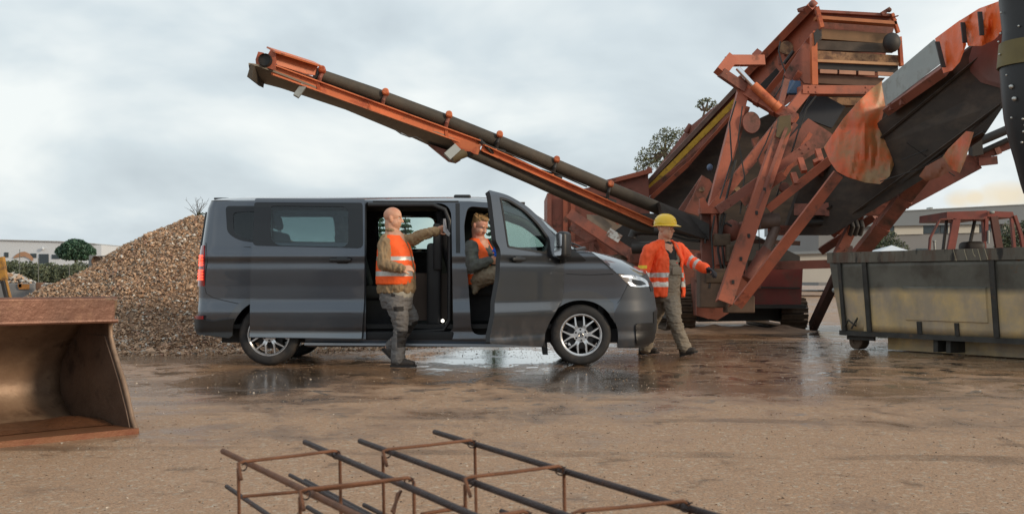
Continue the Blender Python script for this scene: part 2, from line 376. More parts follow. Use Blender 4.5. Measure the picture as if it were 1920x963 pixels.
o = mk('gravel_pile', bm, [SOILM, C1, C2, C3, C4], recalc=False, origin=(PC[0], PC[1], 0))
tag(o, 'tall brown heap of crushed brick and stone chips behind the grey van', 'rubble heap', kind='stuff')
# loose crumbs over the yard
bm = B()
for k in range(14000):
    y = 2.6+17*random.random()**1.3; x = random.uniform(-.5, .5)*y
    if random.random() < .35: y = random.uniform(14.5, 19); x = random.uniform(-5, 7)
    chip(bm, V((x, y, .001)), random.choice((.003, .004, .007))*random.uniform(.7, 1.3)*(1+y*.03), 0 if random.random() < .75 else 1)
o = mk('loose_stones', bm, [mat('crumb_brown', (.22, .155, .105), .8, var=0, island=.6), mat('crumb_pale', (.42, .36, .29), .7, var=0, island=.4)], recalc=False)
tag(o, 'fine loose stone crumbs scattered over the wet yard', 'loose stones', kind='stuff')
# ======================= the van =======================
YC = 14.23; YN = 13.27
van = thing('passenger_van', (-1.0, YC, 0), 'dark grey passenger van with its side door slid open and front door swung wide', 'van')
WT = [(.10,.86),(.20,.90),(.30,.942),(.385,.918),(.41,.935),(.58,.968),(.62,.969),(.73,.938),(.9,.942),(1.10,.955),(1.175,.950),(1.235,.972),(1.33,.942),(1.6,.892),(1.80,.85),(1.88,.825),(1.95,.76)]
FT = [(.15,1200),(.22,1222),(.37,1231),(.62,1232),(.75,1229),(.87,1225),(1.0,1218),(1.12,1206),(1.3,1190)]
RT = [(.2,380),(.42,368),(.9,370),(1.3,376),(1.8,386),(1.95,396)]
X0F = 1.12; LF = 1.3; X0R = -3.28; LR = 1.1; NF = 2.7; NR = 4.5
def ws(z):
    e = .024; return (lerp(WT, z-e)+lerp(WT, z)*2+lerp(WT, z+e))/4
def xf(z): return (lerp(FT, z)-960)*13.8/F+.02
def xr(z): return (lerp(RT, z)-960)*13.45/F-.03
def sp(s, z):
    w_ = ws(z)
    if s > X0F:
        ph = min((s-X0F)/LF, 1)*math.pi/2; return X0F+(xf(z)-X0F)*math.sin(ph)**(2/NF), w_*max(math.cos(ph), 0)**(2/NF)
    if s < X0R:
        ph = min((X0R-s)/LR, 1)*math.pi/2; return X0R+(xr(z)-X0R)*math.sin(ph)**(2/NR), w_*max(math.cos(ph), 0)**(2/NR)
    return s, w_-.012*max(0, (s-.3)/.8)**2
def surf(s, z, side=1, off=0):
    x, y = sp(s, z); p = V((x, -y*side, z))
    e = .006; a = V((*sp(s-e, z), z)); b = V((*sp(s+e, z), z)); c = V((*sp(s, z-e), z-e)); d = V((*sp(s, z+e), z+e))
    ts = b-a; tz = d-c; n = ts.cross(tz); n = V((n.x, n.y, n.z))
    if n.length < 1e-9: n = V((0, 1, 0))
    n.normalize()
    if n.y < 0 and y > .02: n = -n
    if y <= .02: n = V((1 if s > 0 else -1, 0, 0))
    n = V((n.x, -n.y*side, n.z))
    return p+V((0, YC, 0))+n*off, n
def S(px, py):
    """photo pixel -> (s, z) on the near flank"""
    y = .94; s = z = 0
    for _ in range(14):
        Yd = YC-y; x = (px-960)*Yd/F; z = CZ-(py-HZ)*Yd/F
        if x > X0F:
            q = min((x-X0F)/(xf(z)-X0F), 1); s = X0F+LF*2/math.pi*math.asin(q**(NF/2))
        elif x < X0R:
            q = min((x-X0R)/(xr(z)-X0R), 1); s = X0R-LR*2/math.pi*math.asin(q**(NR/2))
        else: s = x
        y = y*.4+.6*sp(s, z)[1]
    return (s, z)
def SL(pts, mx=7):
    out = []; n = len(pts)
    for i, p in enumerate(pts):
        q = pts[(i+1) % n]
        if len(p) == 3: a = p[1:]
        else: a = S(*p)
        out.append(a)
        if len(p) == 2 and len(q) == 2:
            k = int(math.hypot(q[0]-p[0], q[1]-p[1])//mx)
            for j in range(1, k+1):
                t = j/(k+1); out.append(S(p[0]+(q[0]-p[0])*t, p[1]+(q[1]-p[1])*t))
        else:
            b = q[1:] if len(q) == 3 else S(*q)
            k = int(math.hypot(b[0]-a[0], b[1]-a[1])//.05)
            for j in range(1, k+1):
                t = j/(k+1); out.append((a[0]+(b[0]-a[0])*t, a[1]+(b[1]-a[1])*t))
    return out
def tess(loops, step=.06, zk=True, stepz=.05):
    b = bmesh.new(); flat = []; ll = []
    for lp in loops: ll.append([V((s, z, 0)) for s, z in lp]); flat += ll[-1]
    vs_ = [b.verts.new(v) for v in flat]
    for t in tessellate_polygon(ll):
        try: b.faces.new([vs_[i] for i in t])
        except ValueError: pass
    s0 = min(v.x for v in flat); s1 = max(v.x for v in flat); z0 = min(v.y for v in flat); z1 = max(v.y for v in flat)
    cuts = [(V((s0+step*(i+.37), 0, 0)), V((1, 0, 0))) for i in range(int((s1-s0)/step)+1)]
    zs = [z0+stepz*(i+.43) for i in range(int((z1-z0)/stepz)+1)]
    if zk:
        for z, _ in WT: zs += [z-.012, z, z+.012]
    cuts += [(V((0, z, 0)), V((0, 1, 0))) for z in zs]
    for co, no in cuts: bmesh.ops.bisect_plane(b, geom=b.verts[:]+b.edges[:]+b.faces[:], dist=1e-5, plane_co=co, plane_no=no)
    return b
def shell(name, b, fn, mats, parent, thick=.03, label=None, rimmat=0, backmat=0, mats_are=None):
    """b: flat 2D mesh (x=s, y=z); fn(s,z)->(point, normal). Builds a closed skin with exact smooth normals."""
    b.verts.ensure_lookup_table(); n = len(b.verts); P1 = []; N1 = []
    for v in b.verts:
        p, nn = fn(v.co.x, v.co.y); P1.append(p); N1.append(nn)
    verts = P1+[p-nn*thick for p, nn in zip(P1, N1)]; norms = N1+[-x for x in N1]; faces = []; mi = []
    for i, v in enumerate(b.verts): v.index = i
    for f in b.faces:
        ids = [v.index for v in f.verts]
        fn_ = (P1[ids[1]]-P1[ids[0]]).cross(P1[ids[-1]]-P1[ids[0]])
        if fn_.dot(N1[ids[0]]) < 0: ids = ids[::-1]
        faces.append(ids); mi.append(0); faces.append([i+n for i in ids[::-1]]); mi.append(backmat)
    for e in b.edges:
        if len(e.link_faces) == 1:
            i, j = e.verts[0].index, e.verts[1].index
            q = [P1[i], P1[j], verts[j+n], verts[i+n]]; fnm = (q[1]-q[0]).cross(q[3]-q[0])
            if fnm.length < 1e-12: continue
            c = sum((P1[v.index] for v in e.link_faces[0].verts), V((0, 0, 0)))/len(e.link_faces[0].verts)
            if fnm.dot(q[0]-c) < 0: q = q[::-1]; fnm = -fnm
            k = len(verts); verts += q; norms += [fnm.normalized()]*4; faces.append([k, k+1, k+2, k+3]); mi.append(rimmat)
    b.free(); me = bpy.data.meshes.new(name); me.from_pydata([tuple(v) for v in verts], [], faces)
    for m in (mats if isinstance(mats, list) else [mats]): me.materials.append(m)
    me.polygons.foreach_set('material_index', mi); me.polygons.foreach_set('use_smooth', [True]*len(faces))
    me.normals_split_custom_set_from_vertices([tuple(x) for x in norms]); me.update()
    og = ORG[parent]
    for v in me.vertices: v.co -= og
    o = bpy.data.objects.new(name, me); col.objects.link(o); o.parent = parent; ORG[o] = og
    if label: o['label'] = label
    return o
def surfy(s, z, side, off):
    p, n = surf(s, z, side, 0); return p+V((0, -side*off, 0)), n
def panel(name, loops, side, mats, parent, off=0, thick=.03, step=.06, stepz=.05, flat=False, **k):
    fn = surfy if flat else surf
    return shell(name, tess(loops, step, stepz=stepz), lambda s, z: fn(s, z, side, off), mats, parent, thick, **k)
def arc(cx_, cy_, r, a0, a1, n=22): return [(cx_+r*math.cos(R(a0+(a1-a0)*i/n)), cy_-r*math.sin(R(a0+(a1-a0)*i/n))) for i in range(n+1)]

sF = X0F+LF; sR = X0R-LR
topline = [(398,377.5),(440,376),(700,375.5),(880,377),(930,381),(985,397),(1020,423),(1050,449),(1072,470),(1110,473),(1157,512)]
outer = [('s', sR, 1.885)]+topline+[(1177,533),(1162,566)]+arc(1089, 631, 70, 33, 196)+[(1018,650),(578,650)]+arc(503, 630, 70, -14, 176)+[(434,632),(420,632),(404,604)]+[('s', sR, .50)]
slide_hole = rpoly([(686,379),(846,381),(850,622),(686,637)], [3, 26, 14, 3], 6)
front_hole = rpoly([(877,386),(932,391),(985,408),(1020,436),(1044,462),(1044,560),(1024,592),(1006,624),(884,628),(878,530),(873,480),(870,420)], [12,14,18,16,14,14,14,12,18,14,20,10], 5)
rwin = rpoly([(423,386),(664,386),(664,455),(476,455),(446,450),(426,436)], [8,8,10,14,16,10], 5)
body = panel('body', [SL(outer), SL(slide_hole), SL(front_hole), SL(rwin)], 1, [PAINT, BLACKPL, TRIM], van, thick=.05, rimmat=1, backmat=2, step=.05)
# far flank: same outline, doors shut, windows open
win_f1 = rpoly([(423,386),(590,386),(590,455),(446,455),(426,436)], [8,10,10,16,10], 5)
win_f2 = rpoly([(672,387),(800,387),(800,463),(672,463)], 16, 6)
win_f3 = rpoly([(878,389),(935,391),(985,410),(1020,438),(1036,458),(880,462)], [10,10,12,12,8,8], 5)
bodyf = panel('body', [SL(outer), SL(win_f1), SL(win_f2), SL(win_f3)], -1, [PAINT, BLACKPL, TRIM], van, thick=.05, rimmat=1, backmat=2, step=.08)
for wn_ in (win_f1, win_f2, win_f3):
    panel('window', [SL(wn_)], -1, [GLC], van, off=-.015, thick=.005, step=.15, stepz=.15)
    xs_ = [p[0] for p in wn_]; ys_ = [p[1] for p in wn_]; cx_ = sum(xs_)/len(xs_); cy_ = sum(ys_)/len(ys_)
    inner = [(cx_+(x-cx_)*.93, cy_+(y-cy_)*.86) for x, y in wn_]
    panel('window_seal', [SL([(cx_+(x-cx_)*1.02, cy_+(y-cy_)*1.04) for x, y in wn_]), SL(inner)], -1, [FRIT], van, off=.003, thick=.004, step=.15, stepz=.15)
# near rear side window
panel('window', [SL(rwin)], 1, [GLT], van, off=-.006, thick=.004, step=.15, stepz=.15)
inner = rpoly([(437,398),(662,388),(662,454),(478,452),(450,444),(438,434)], [8,2,2,12,12,8], 5)
panel('window_seal', [SL(rwin), SL(inner)], 1, [FRIT], van, off=.002, thick=.004, step=.15, stepz=.15)
# roof, windscreen, bonnet
def strip(name, E, C, mats, crown=0, n=9, thick=.02, backmat=None, label=None):
    """skin between the flank edge E and the centre line C on both sides"""
    bm = B(); rows = []
    for e, c in zip(E, C):
        row = []
        for k in range(2*n+1):
            t = k/n if k <= n else 2-k/n; sg = -1 if k <= n else 1
            zz = e[2]+(c[2]-e[2])*(1-(1-t)**3)+crown*4*t*(1-t)
            row.append(bm.verts.new((e[0]+(c[0]-e[0])*t, YC+sg*e[1]*(1-t)*(1 if k != n else 0), zz)))
        rows.append(row)
    for i in range(len(rows)-1):
        for k in range(2*n):
            try: bm.faces.new((rows[i][k], rows[i+1][k], rows[i+1][k+1], rows[i][k+1]))
            except ValueError: pass
    bmesh.ops.remove_doubles(bm, verts=bm.verts[:], dist=1e-4)
    bmesh.ops.recalc_face_normals(bm, faces=bm.faces[:])
    if sum(f.normal.z for f in bm.faces) < 0: bmesh.ops.reverse_faces(bm, faces=bm.faces[:])
    top = bm.faces[:]; 
    b2 = bmesh.new(); off = {}
    for v in bm.verts: v.normal_update()
    vm = {v: (b2.verts.new(v.co), b2.verts.new(v.co-v.normal*thick)) for v in bm.verts}
    for f in top:
        b2.faces.new([vm[v][0] for v in f.verts]); g = b2.faces.new([vm[v][1] for v in f.verts][::-1]); g.material_index = 1 if backmat else 0
    for e in bm.edges:
        if len(e.link_faces) == 1:
            a, b = e.verts; b2.faces.new((vm[a][0], vm[b][0], vm[b][1], vm[a][1]))
    bm.free()
    return mk(name, b2, [mats]+([backmat] if backmat else []), van, smooth=40, label=label)
def edge(px, py):
    s, z = S(px, py); x, y = sp(s, z); return (x, y, z)
def cen(px, py, Yd=14.1): return ((px-960)*Yd/F, 0, CZ-(py-HZ)*Yd/F)
E_ = []; C_ = []
for i in range(14):
    s = sR+(X0R-sR)*(i/13)**.7; x, y = sp(s, 1.885); E_.append((x, y, 1.885)); C_.append((min(x+.35, -3.05)+(i/13)*.0, 0, 1.955))
for px in range(440, 930, 35):
    y_ = lerp([(398,377.5),(440,376),(700,375.5),(880,377),(930,381)], px); e = edge(px, y_); E_.append(e); C_.append((max(e[0]+.0, -3.04), 0, 1.965-.0*px))
e = edge(925, 380.4); E_.append(e); C_.append((e[0]+.07, 0, 1.95))
strip('roof', E_, C_, PAINT, thick=.03, backmat=TRIM)
tE = [(925,380.4),(955,388),(985,397),(1003,410),(1020,423),(1036,437),(1050,449),(1062,461),(1073,470)]
tC = [(940,375),(962,381),(984,390),(1006,402.5),(1025,415),(1044,430),(1060,444),(1077,457),(1092,468)]
strip('windscreen', [edge(*p) for p in tE], [cen(*p) for p in tC], glass('windscreen_glass', (.62,.70,.68)), thick=.006)
# black frame and A pillars behind the windscreen edge
for sg in (1, -1):
    bm = B(); pts = []
    for p in tE: x, y, z = edge(*p); pts.append((x-.01, YC-sg*(y-.035), z-.02))
    tube(bm, pts, .038, 8); mk('pillar', bm, BLACKPL if sg > 0 else TRIML, van, smooth=60)
bm = B(); x, y, z = edge(925, 380.4); tube(bm, [(x+.03, YC-y+.05, z+.01), (x+.10, YC, 1.92), (x+.03, YC+y-.05, z+.01)], .04, 8); mk('windscreen_header', bm, BLACKPL, van, smooth=60)
hE = [(1072,470),(1092,471),(1110,473),(1125,484),(1141,498),(1157,512),(1170,513),(1185,515),(1197,518)]
hC = [(1088,468.5),(1105,469.5),(1125,472.5),(1142,476.5),(1160,482),(1175,487),(1188,492.5),(1198,498),(1205,503)]
EE = [edge(*p) for p in hE]; CC = [cen(*p, 14.0) for p in hC]
s_end, z_end = S(1197, 518)
for i in range(1, 9):
    t = i/8; s = s_end+(sF-.04-s_end)*t; z = z_end+(1.075-z_end)*t; x, y = sp(s, z); EE.append((x, y, z)); CC.append(CC[8])
strip('bonnet', EE, CC, PAINT, crown=.0, thick=.02)
# bumper and nose
nose = [(1177,533),(1162,566)]+arc(1089, 631, 70, 33, -12, 12)+[(1158,652),(1186,652),('s', X0F+LF*.62, .19),('s', sF, .19),('s', sF, 1.08),('s', s_end, z_end-.004),(1190,517),(1178,515),(1166,514),(1157,512)]
panel('front_bumper', [SL(nose)], 1, [PAINT2], van, thick=.04, step=.05)
panel('front_bumper', [SL(nose)], -1, [PAINT2], van, thick=.04, step=.08)
bm = B()
for z0, z1, off in ((.42, .60, .02), (.86, .95, .015)):   # lower grille and the badge strip between the lamps
    pass
bm.free()
for side in (1, -1):
    gr = [('s', X0F+LF*.62, .30), ('s', sF, .30), ('s', sF, .66), ('s', X0F+LF*.58, .60)]
    panel('lower_grille', [SL(gr)], side, [BLACKPL], van, off=.008, thick=.01)
    gr = [('s', X0F+LF*.60, .84), ('s', sF, .84), ('s', sF, .95), ('s', X0F+LF*.56, .96)]
    panel('upper_grille', [SL(gr)], side, [BLACKPL], van, off=.008, thick=.01)
    # vertical crease and lip seen at the bumper corner
    lip = [(1190,606),(1226,604),(1226,640),(1192,646)]
    panel('bumper_corner', [SL(rpoly(lip, 6))], side, [BLACKPL], van, off=.018, thick=.02)
    # headlight
    hl = rpoly([(1158,513),(1186,515.5),(1206,521),(1217,531),(1217,537),(1196,538.5),(1181,536.5),(1170,526)], [3,5,5,4,2,3,4,3], 3)
    panel('headlight', [SL(hl)], side, [mat('lamp_glass', (.55,.57,.60), .05, .85, var=.25, vscale=14, coat=1)], van, off=.008, thick=.02, step=.03, stepz=.02)
    panel('headlight_mask', [SL(rpoly([(1184,523),(1203,526.5),(1211,533),(1199,535.5),(1186,533)], 2, 2))], side, [FRIT], van, off=.011, thick=.004, step=.03)
    drl = rpoly([(1163,515.5),(1183,518),(1186,521),(1168,519)], 1, 2); panel('daytime_lamp', [SL(drl)], side, [DRLM if side == 1 else FRIT], van, off=.012, thick=.003, step=.02)
    drl = rpoly([(1176,528),(1184,530),(1192,536),(1182,535.5)], 1, 2); panel('daytime_lamp', [SL(drl)], side, [DRLM if side == 1 else FRIT], van, off=.012, thick=.003, step=.02)
    # wheel arch flares
    ring = arc(1089, 631, 88, 46, 190, 24)+arc(1089, 631, 68.5, 196, 22, 26)
    panel('wheel_arch_trim', [SL(ring)], side, [mat('arch_paint', (.085,.092,.102), .38, .6, var=.03, coat=1)], van, off=.014, thick=.016, step=.06)
    ring = arc(503, 630, 82, 10, 165, 24)+arc(503, 630, 69, 172, 3, 26)
    panel('wheel_arch_trim', [SL(ring)], side, [mat('arch_paint', (.085,.092,.102), .38, .6, var=.03, coat=1)], van, off=.010, thick=.012, step=.06)
    # rear bumper
    rb = [(440,596),(437,616),(437,630),(430,634),(400,630),(380,628),('s', sR, .40),('s', sR, .56),(372,596),(400,601)]
    panel('rear_bumper', [SL(rb)], side, [BLACKPL], van, off=.035, thick=.05, step=.05)
    # tail lamp
    tl = rpoly([(384,459),(384,536),(371,538),('s', X0R-LR*.62, .92),('s', X0R-LR*.62, 1.37),(376,459)][:3]+[(366,538),(371,459)], 1, 2)
    tl = [(384,460),(384,536),('s', X0R-LR*.66, .90),('s', X0R-LR*.60, 1.36)]
    t_ = panel('tail_light', [SL(tl)], side, [REDL], van, off=.012, thick=.02, step=.05, rimmat=0)
    for k in range(9):
        y_ = 480+k*5.4
        if k == 4: continue
        panel('lamp_bar', [SL([(382,y_-1.6),(382,y_+1.6),('s', X0R-LR*.64, .95-(y_+1.6-HZ)*.0061),('s', X0R-LR*.64, .95-(y_-1.6-HZ)*.0061)])], side, [REDE], t_, off=.016, thick=.004, step=.05)
    panel('reflector', [SL([(384,591),(384,597),('s', X0R-LR*.6, .53),('s', X0R-LR*.6, .565)])], side, [REDL], van, off=.04, thick=.01, step=.05)
    # black quarter piece at the foot of the windscreen pillar
    q = rpoly([(1046,452),(1075,468),(1100,487),(1096,490),(1046,490)], [3,8,3,3,3], 3)
    panel('mirror_base_trim', [SL(q)], side, [BLACKPL], van, off=.012, thick=.02, step=.05)
    # sill rail
    bm = B(); a = surf(S(572, 643)[0], .255, side, .025)[0]; b = surf(S(1014, 648)[0], .235, side, .025)[0]
    beam(bm, a, b, .05, .026); mk('sill_rail', bm, mat('sill_silver', (.30,.33,.37), .35, .7, var=.1), van)
# fuel flap and panel gaps on the rear quarter, door gap lines on the far side
def seam(pts, side=1, wpx=.9):
    bm = B(); L_ = [surf(*S(*p), side, .0015)[0] for p in pts]; tube(bm, L_, .004, 5); return mk('panel_gap', bm, BLACKPL, van, smooth=60)
seam([(386,462),(470,463)]); seam([(386,487),(470,488)]); seam([(384,538),(387,550),(398,557),(420,563),(448,569)])
seam([(1078,473),(1112,475),(1156,513)]); seam([(1062,513),(1105,515),(1150,513)]); seam([(1177,533),(1164,560),(1158,568)])
seam([(386,455),(388,480),(384,536)])
# tailgate window and plate panel at the rear face
bm = B(); prism(bm, [(xr(z)-.006, YC+y, z) for y, z in ((-.70,1.32),(.70,1.32),(.64,1.76),(-.64,1.76))], (.02, 0, 0)); mk('tailgate_window', bm, FRIT, van)
# windscreen cowl
bm = B(); x, y, z = edge(1073, 470); tube(bm, [(x+.02, YC-y+.03, z-.01), (x+.17, YC-.3, z+.035), (x+.19, YC, z+.045), (x+.17, YC+.3, z+.035), (x+.02, YC+y-.03, z-.01)], .035, 8); mk('cowl', bm, BLACKPL, van, smooth=60)
bm = B(); tube(bm, [(x+.14, YC-.35, z+.06), (x-.0, YC+.0, z+.14), (x-.10, YC+.2, z+.22)], .010, 6); mk('wiper', bm, BLACKPL, van)
# roof aerial base
bm = B(); c = P(867, 370.5, 13.75); box(bm, c+V((0, 0, .012)), (.20, .07, .045), bev=.018); mk('roof_aerial', bm, BLACKPL, van, smooth=50)
bm = B(); box(bm, (-3.43, YC, 1.93), (.18, .9, .025), bev=.01); mk('roof_spoiler', bm, PAINT2, van, smooth=50)

# ---- underbody, cabin ----
bm = B(); box(bm, (-1.05, YC, .33), (4.6, 1.5, .16)); box(bm, (-.9, YC, .23), (2.6, 1.2, .08)); mk('underbody', bm, TRIM, van)
for cx_ in (-2.77, .78):
    for sg in (-1, 1):
        bm = B(); pr = [(.435, -.28), (.435, .15)]
        n = 20
        r0 = [bm.verts.new((cx_+.44*math.cos(R(a)), YC+sg*(.90-0), .34+.44*math.sin(R(a)))) for a in [180*k/n for k in range(n+1)]]
        r1 = [bm.verts.new((cx_+.44*math.cos(R(a)), YC+sg*.55, .34+.44*math.sin(R(a)))) for a in [180*k/n for k in range(n+1)]]
        for k in range(n): bm.faces.new((r0[k], r0[k+1], r1[k+1], r1[k]))
        bm.faces.new(r1)
        mk('wheel_housing', bm, TRIM, van, smooth=60)
bm = B(); box(bm, (-1.30, YC, .44), (4.3, 1.74, .05)); 
box(bm, (P(768,0,YN).x, YN+.10, .335), (1.0, .16, .10), bev=.02)      # entry step
mk('cabin_floor', bm, TRIM, van, smooth=40)
bm = B(); box(bm, (1.02, YC, .8), (.06, 1.6, .8)); mk('bulkhead', bm, TRIM, van)
bm = B(); box(bm, (.72, YC, 1.10), (.50, 1.62, .34), bev=.09); box(bm, (.5, YC+.38, 1.27), (.2, .42, .12), bev=.04); mk('dashboard', bm, TRIM, van, smooth=50)
bm = B(); c = V((.33, YC+.40, 1.22)); Mx = Matrix.Translation(c) @ Matrix.Rotation(R(-62), 4, 'Y')
tube(bm, [Mx @ V((.19*math.cos(a), .19*math.sin(a), 0)) for a in [2*math.pi*k/24 for k in range(25)]], .014, 8, caps=False)
for a in (0, math.pi, -math.pi/2): tube(bm, [Mx @ V((0, 0, -.02)), Mx @ V((.18*math.cos(a), .18*math.sin(a), 0))], .014, 6)
tube(bm, [Mx @ V((0, 0, 0)), Mx @ V((0, 0, -.25))], .03, 8); mk('steering_wheel', bm, BLACKPL, van, smooth=50)
def seat(x, y, w_=.50, headrests=(0,), zf=.46, lean=-14):
    bm = B(); box(bm, (x, y, zf+.36), (.52, w_, .16), bev=.05); box(bm, (x, y, zf+.14), (.40, w_*.8, .28))
    c = mk('seat', bm, SEATF, van, smooth=60)
    bm = B(); M = Matrix.Translation((x-.22, y, zf+.42)) @ Matrix.Rotation(R(lean), 4, 'Y')
    b = bmesh.new(); box(b, (0, 0, .33), (.15, w_, .66), bev=.05); merge(bm, b, M)
    mk('backrest', bm, SEATF, c, smooth=60)
    for hy in headrests:
        bm = B(); b = bmesh.new(); box(b, (.0, hy, .80), (.10, .26, .19), bev=.045); tube(b, [(0, hy-.06, .62), (0, hy-.06, .74)], .008, 6); tube(b, [(0, hy+.06, .62), (0, hy+.06, .74)], .008, 6); merge(bm, b, M); mk('headrest', bm, SEATF, c, smooth=60)
    return c
seat(-.42, YC-.47, .50, zf=.50); seat(-.42, YC+.47, .50, zf=.50)
seat(-1.62, YC-.48, .50); seat(-1.62, YC+.28, .95, (-.22, .22))
seat(-2.55, YC+.05, 1.45, (-.48, 0, .48), zf=.5)
# dark lining of the side door opening and the lit step lamp
bm = B(); a = P(846, 400, YN+.10); tube(bm, [P(690, 384, YN+.10), P(812, 384, YN+.10), P(834, 393, YN+.11), P(843, 415, YN+.10), P(843, 600, YN+.09), P(832, 618, YN+.09), P(690, 629, YN+.09)], .028, 8); mk('door_seal', bm, BLACKPL, van, smooth=60)
bm = B(); box(bm, (P(815,0,YN+.35).x, YN+.30, .92), (.16, .30, .95), bev=.04); box(bm, (P(822,0,YN+.35).x, YN+.2, 1.35), (.10, .14, .55), bev=.03); mk('pillar_trim', bm, TRIM, van, smooth=50)
bm = B(); ico(bm, P(830, 601, YN+.13), (.020, .012, .020), 2); mk('step_lamp', bm, WHE, van, smooth=60)
bm = B(); box(bm, P(800, 556, YN+.34), (.62, .02, .55)); mk('cargo_box_panel', bm, mat('brown_trim_panel', (.05,.032,.022), .55, var=.3), van)
ld = bpy.data.lights.new('step_lamp_light', 'POINT'); ld.energy = 3.0; ld.color = (1, .74, .45); ld.shadow_soft_size = .03
lo = bpy.data.objects.new('step_lamp_light', ld); col.objects.link(lo); lo.location = P(815, 592, YN+.26)-ORG[van]; lo.parent = van
bm = B(); b_ = P(700, 374, YN); beam(bm, surf(S(700,370)[0], 1.872, 1, -.02)[0], surf(S(860,370)[0], 1.872, 1, -.02)[0], .05, .03); mk('door_rail', bm, BLACKPL, van)
# cabin lining: headliner + lower side walls
bm = B(); box(bm, (-1.6, YC, 1.86), (3.5, 1.5, .02)); mk('headliner', bm, mat('headliner', (.07,.065,.06), .9, var=.1), van)

panel('pillar_strip', [SL([(854,381),(862,381),(863,474),(855,474)])], 1, [BLACKPL], van, off=.004, thick=.006, step=.1)
# ---- sliding door, open over the rear quarter ----
DOFF = .085
d_out = rpoly([(478,371.5),(684,372.5),(683,560),(678,635),(468,632),(470,480),(474,460)], [4,4,10,3,3,6,6], 4)
d_win = rpoly([(508,386),(645,387),(653,395),(653,455),(645,463),(520,460),(508,448)], [6,4,4,4,6,8,6], 3)
def shift(pts):   # the door hangs proud of the body: correct the pixels for its distance
    k = (YN-DOFF)/YN; return [(960+(x-960)*k, HZ+(y-HZ)*k+ (CZ*F/YN*(1-k))*0) for x, y in pts]
sd = panel('sliding_door', [SL(shift(d_out)), SL(shift(d_win))], 1, [PAINT, BLACKPL, TRIM], van, off=DOFF, flat=True, thick=.05, rimmat=1, backmat=2, step=.05)
frame_o = rpoly([(477,379),(680,380),(681,465),(474,460)], [5,5,10,8], 3)
panel('window_frame', [SL(shift(frame_o)), SL(shift(d_win))], 1, [FRIT], sd, off=DOFF+.006, flat=True, thick=.006, step=.1, stepz=.1)
panel('window', [SL(shift(d_win))], 1, [glass('door_glass', (.72,.77,.78))], sd, flat=True, off=DOFF-.004, thick=.004, step=.15, stepz=.15)
bm = B(); p = surf(*S(641, 484), 1, DOFF+.035)[0]; box(bm, p, (.25, .03, .045), bev=.014); box(bm, p+V((.02, .02, .0)), (.13, .04, .075), bev=.015)
mk('handle', bm, BLACKPL, sd, smooth=50)
panel('sill_strip', [SL(shift([(468,619),(679,621),(678,634),(468,631)]))], 1, [mat('sill_paint', (.17,.19,.21), .35, .7, var=.05, coat=1)], sd, off=DOFF+.008, flat=True, thick=.006, step=.1)
bm = B(); L_ = [surf(*S(*p), 1, DOFF+.003)[0] for p in shift([(474,470),(682,474)])]

# ---- front door, swung open ----
TH = R(51); HX = .585; HY = YN+.005; cT, sT = math.cos(TH), math.sin(TH)
def Dp(px, py):
    a = px-960; d = (F*HX-a*HY)/(F*cT-a*sT); Yd = HY-d*sT; return (d, CZ-(py-HZ)*Yd/F)
def dsurf(off, z_only=False):
    def f(d, z):
        e = .006; w0 = (ws(z)-.945)*.6; n_out = V((sT, -cT, 0)); bulge = .012*math.sin(min(max(d/1.2, 0), 1)*math.pi)
        p = V((HX-d*cT, HY-d*sT, z))+n_out*(w0+bulge+off)
        dz = (ws(z+e)-ws(z-e))/(2*e); n = (n_out-V((0, 0, dz*.6))).normalized(); return p, n
    return f
def DL(pts, mx=8):
    out = []
    for i, p in enumerate(pts):
        q = pts[(i+1) % len(pts)]; k = int(math.hypot(q[0]-p[0], q[1]-p[1])//mx)
        for j in range(k+1): t = j/(k+1); out.append(Dp(p[0]+(q[0]-p[0])*t, p[1]+(q[1]-p[1])*t))
    return out
def dpanel(name, loops, mats, parent, off=0, thick=.03, step=.06, **k):
    return shell(name, tess([DL(l) for l in loops], step), dsurf(off), mats, parent, thick, **k)
fd_out = rpoly([(929,355),(960,364),(994,386),(1020,412),(1040,440),(1056,470),(1057,560),(1043,578),(1026,608),(1018,650),(919,644),(926,580),(936,520),(937,466),(931,452)], [3,12,12,12,10,6,6,10,14,4,4,20,12,6,4], 4)
fd_win = rpoly([(945,368),(962,373),(990,393),(1014,420),(1031,447),(1031,462),(1022,476),(951,464)], [4,8,10,10,6,6,5,4], 4)
fd = dpanel('front_door', [fd_out, fd_win], [PAINT, BLACKPL, TRIM], van, off=0, thick=.06, rimmat=1, backmat=2, step=.05)
fr_in = rpoly([(948,373),(962,377),(988,396),(1011,422),(1027,448),(1027,461),(1019,472),(953,461)], [4,8,10,10,6,6,5,4], 4)
dpanel('window_frame', [fd_win, fr_in], [BLACKPL], fd, off=.004, thick=.03)
dpanel('window', [fr_in], [glass('front_door_glass', (.58,.66,.64))], fd, off=-.02, thick=.004, step=.15)
d_, z_ = Dp(966, 486); p, n = dsurf(.035)(d_, z_); M = Matrix.Translation(p) @ Matrix.Rotation(-math.atan2(sT, cT)*-1, 4, 'Z')
bm = B(); b = bmesh.new(); box(b, (0, 0, 0), (.22, .03, .042), bev=.013); merge(bm, b, M); b = bmesh.new(); box(b, (.01, .02, 0), (.12, .04, .07), bev=.013); merge(bm, b, M); mk('handle', bm, BLACKPL, fd, smooth=50)
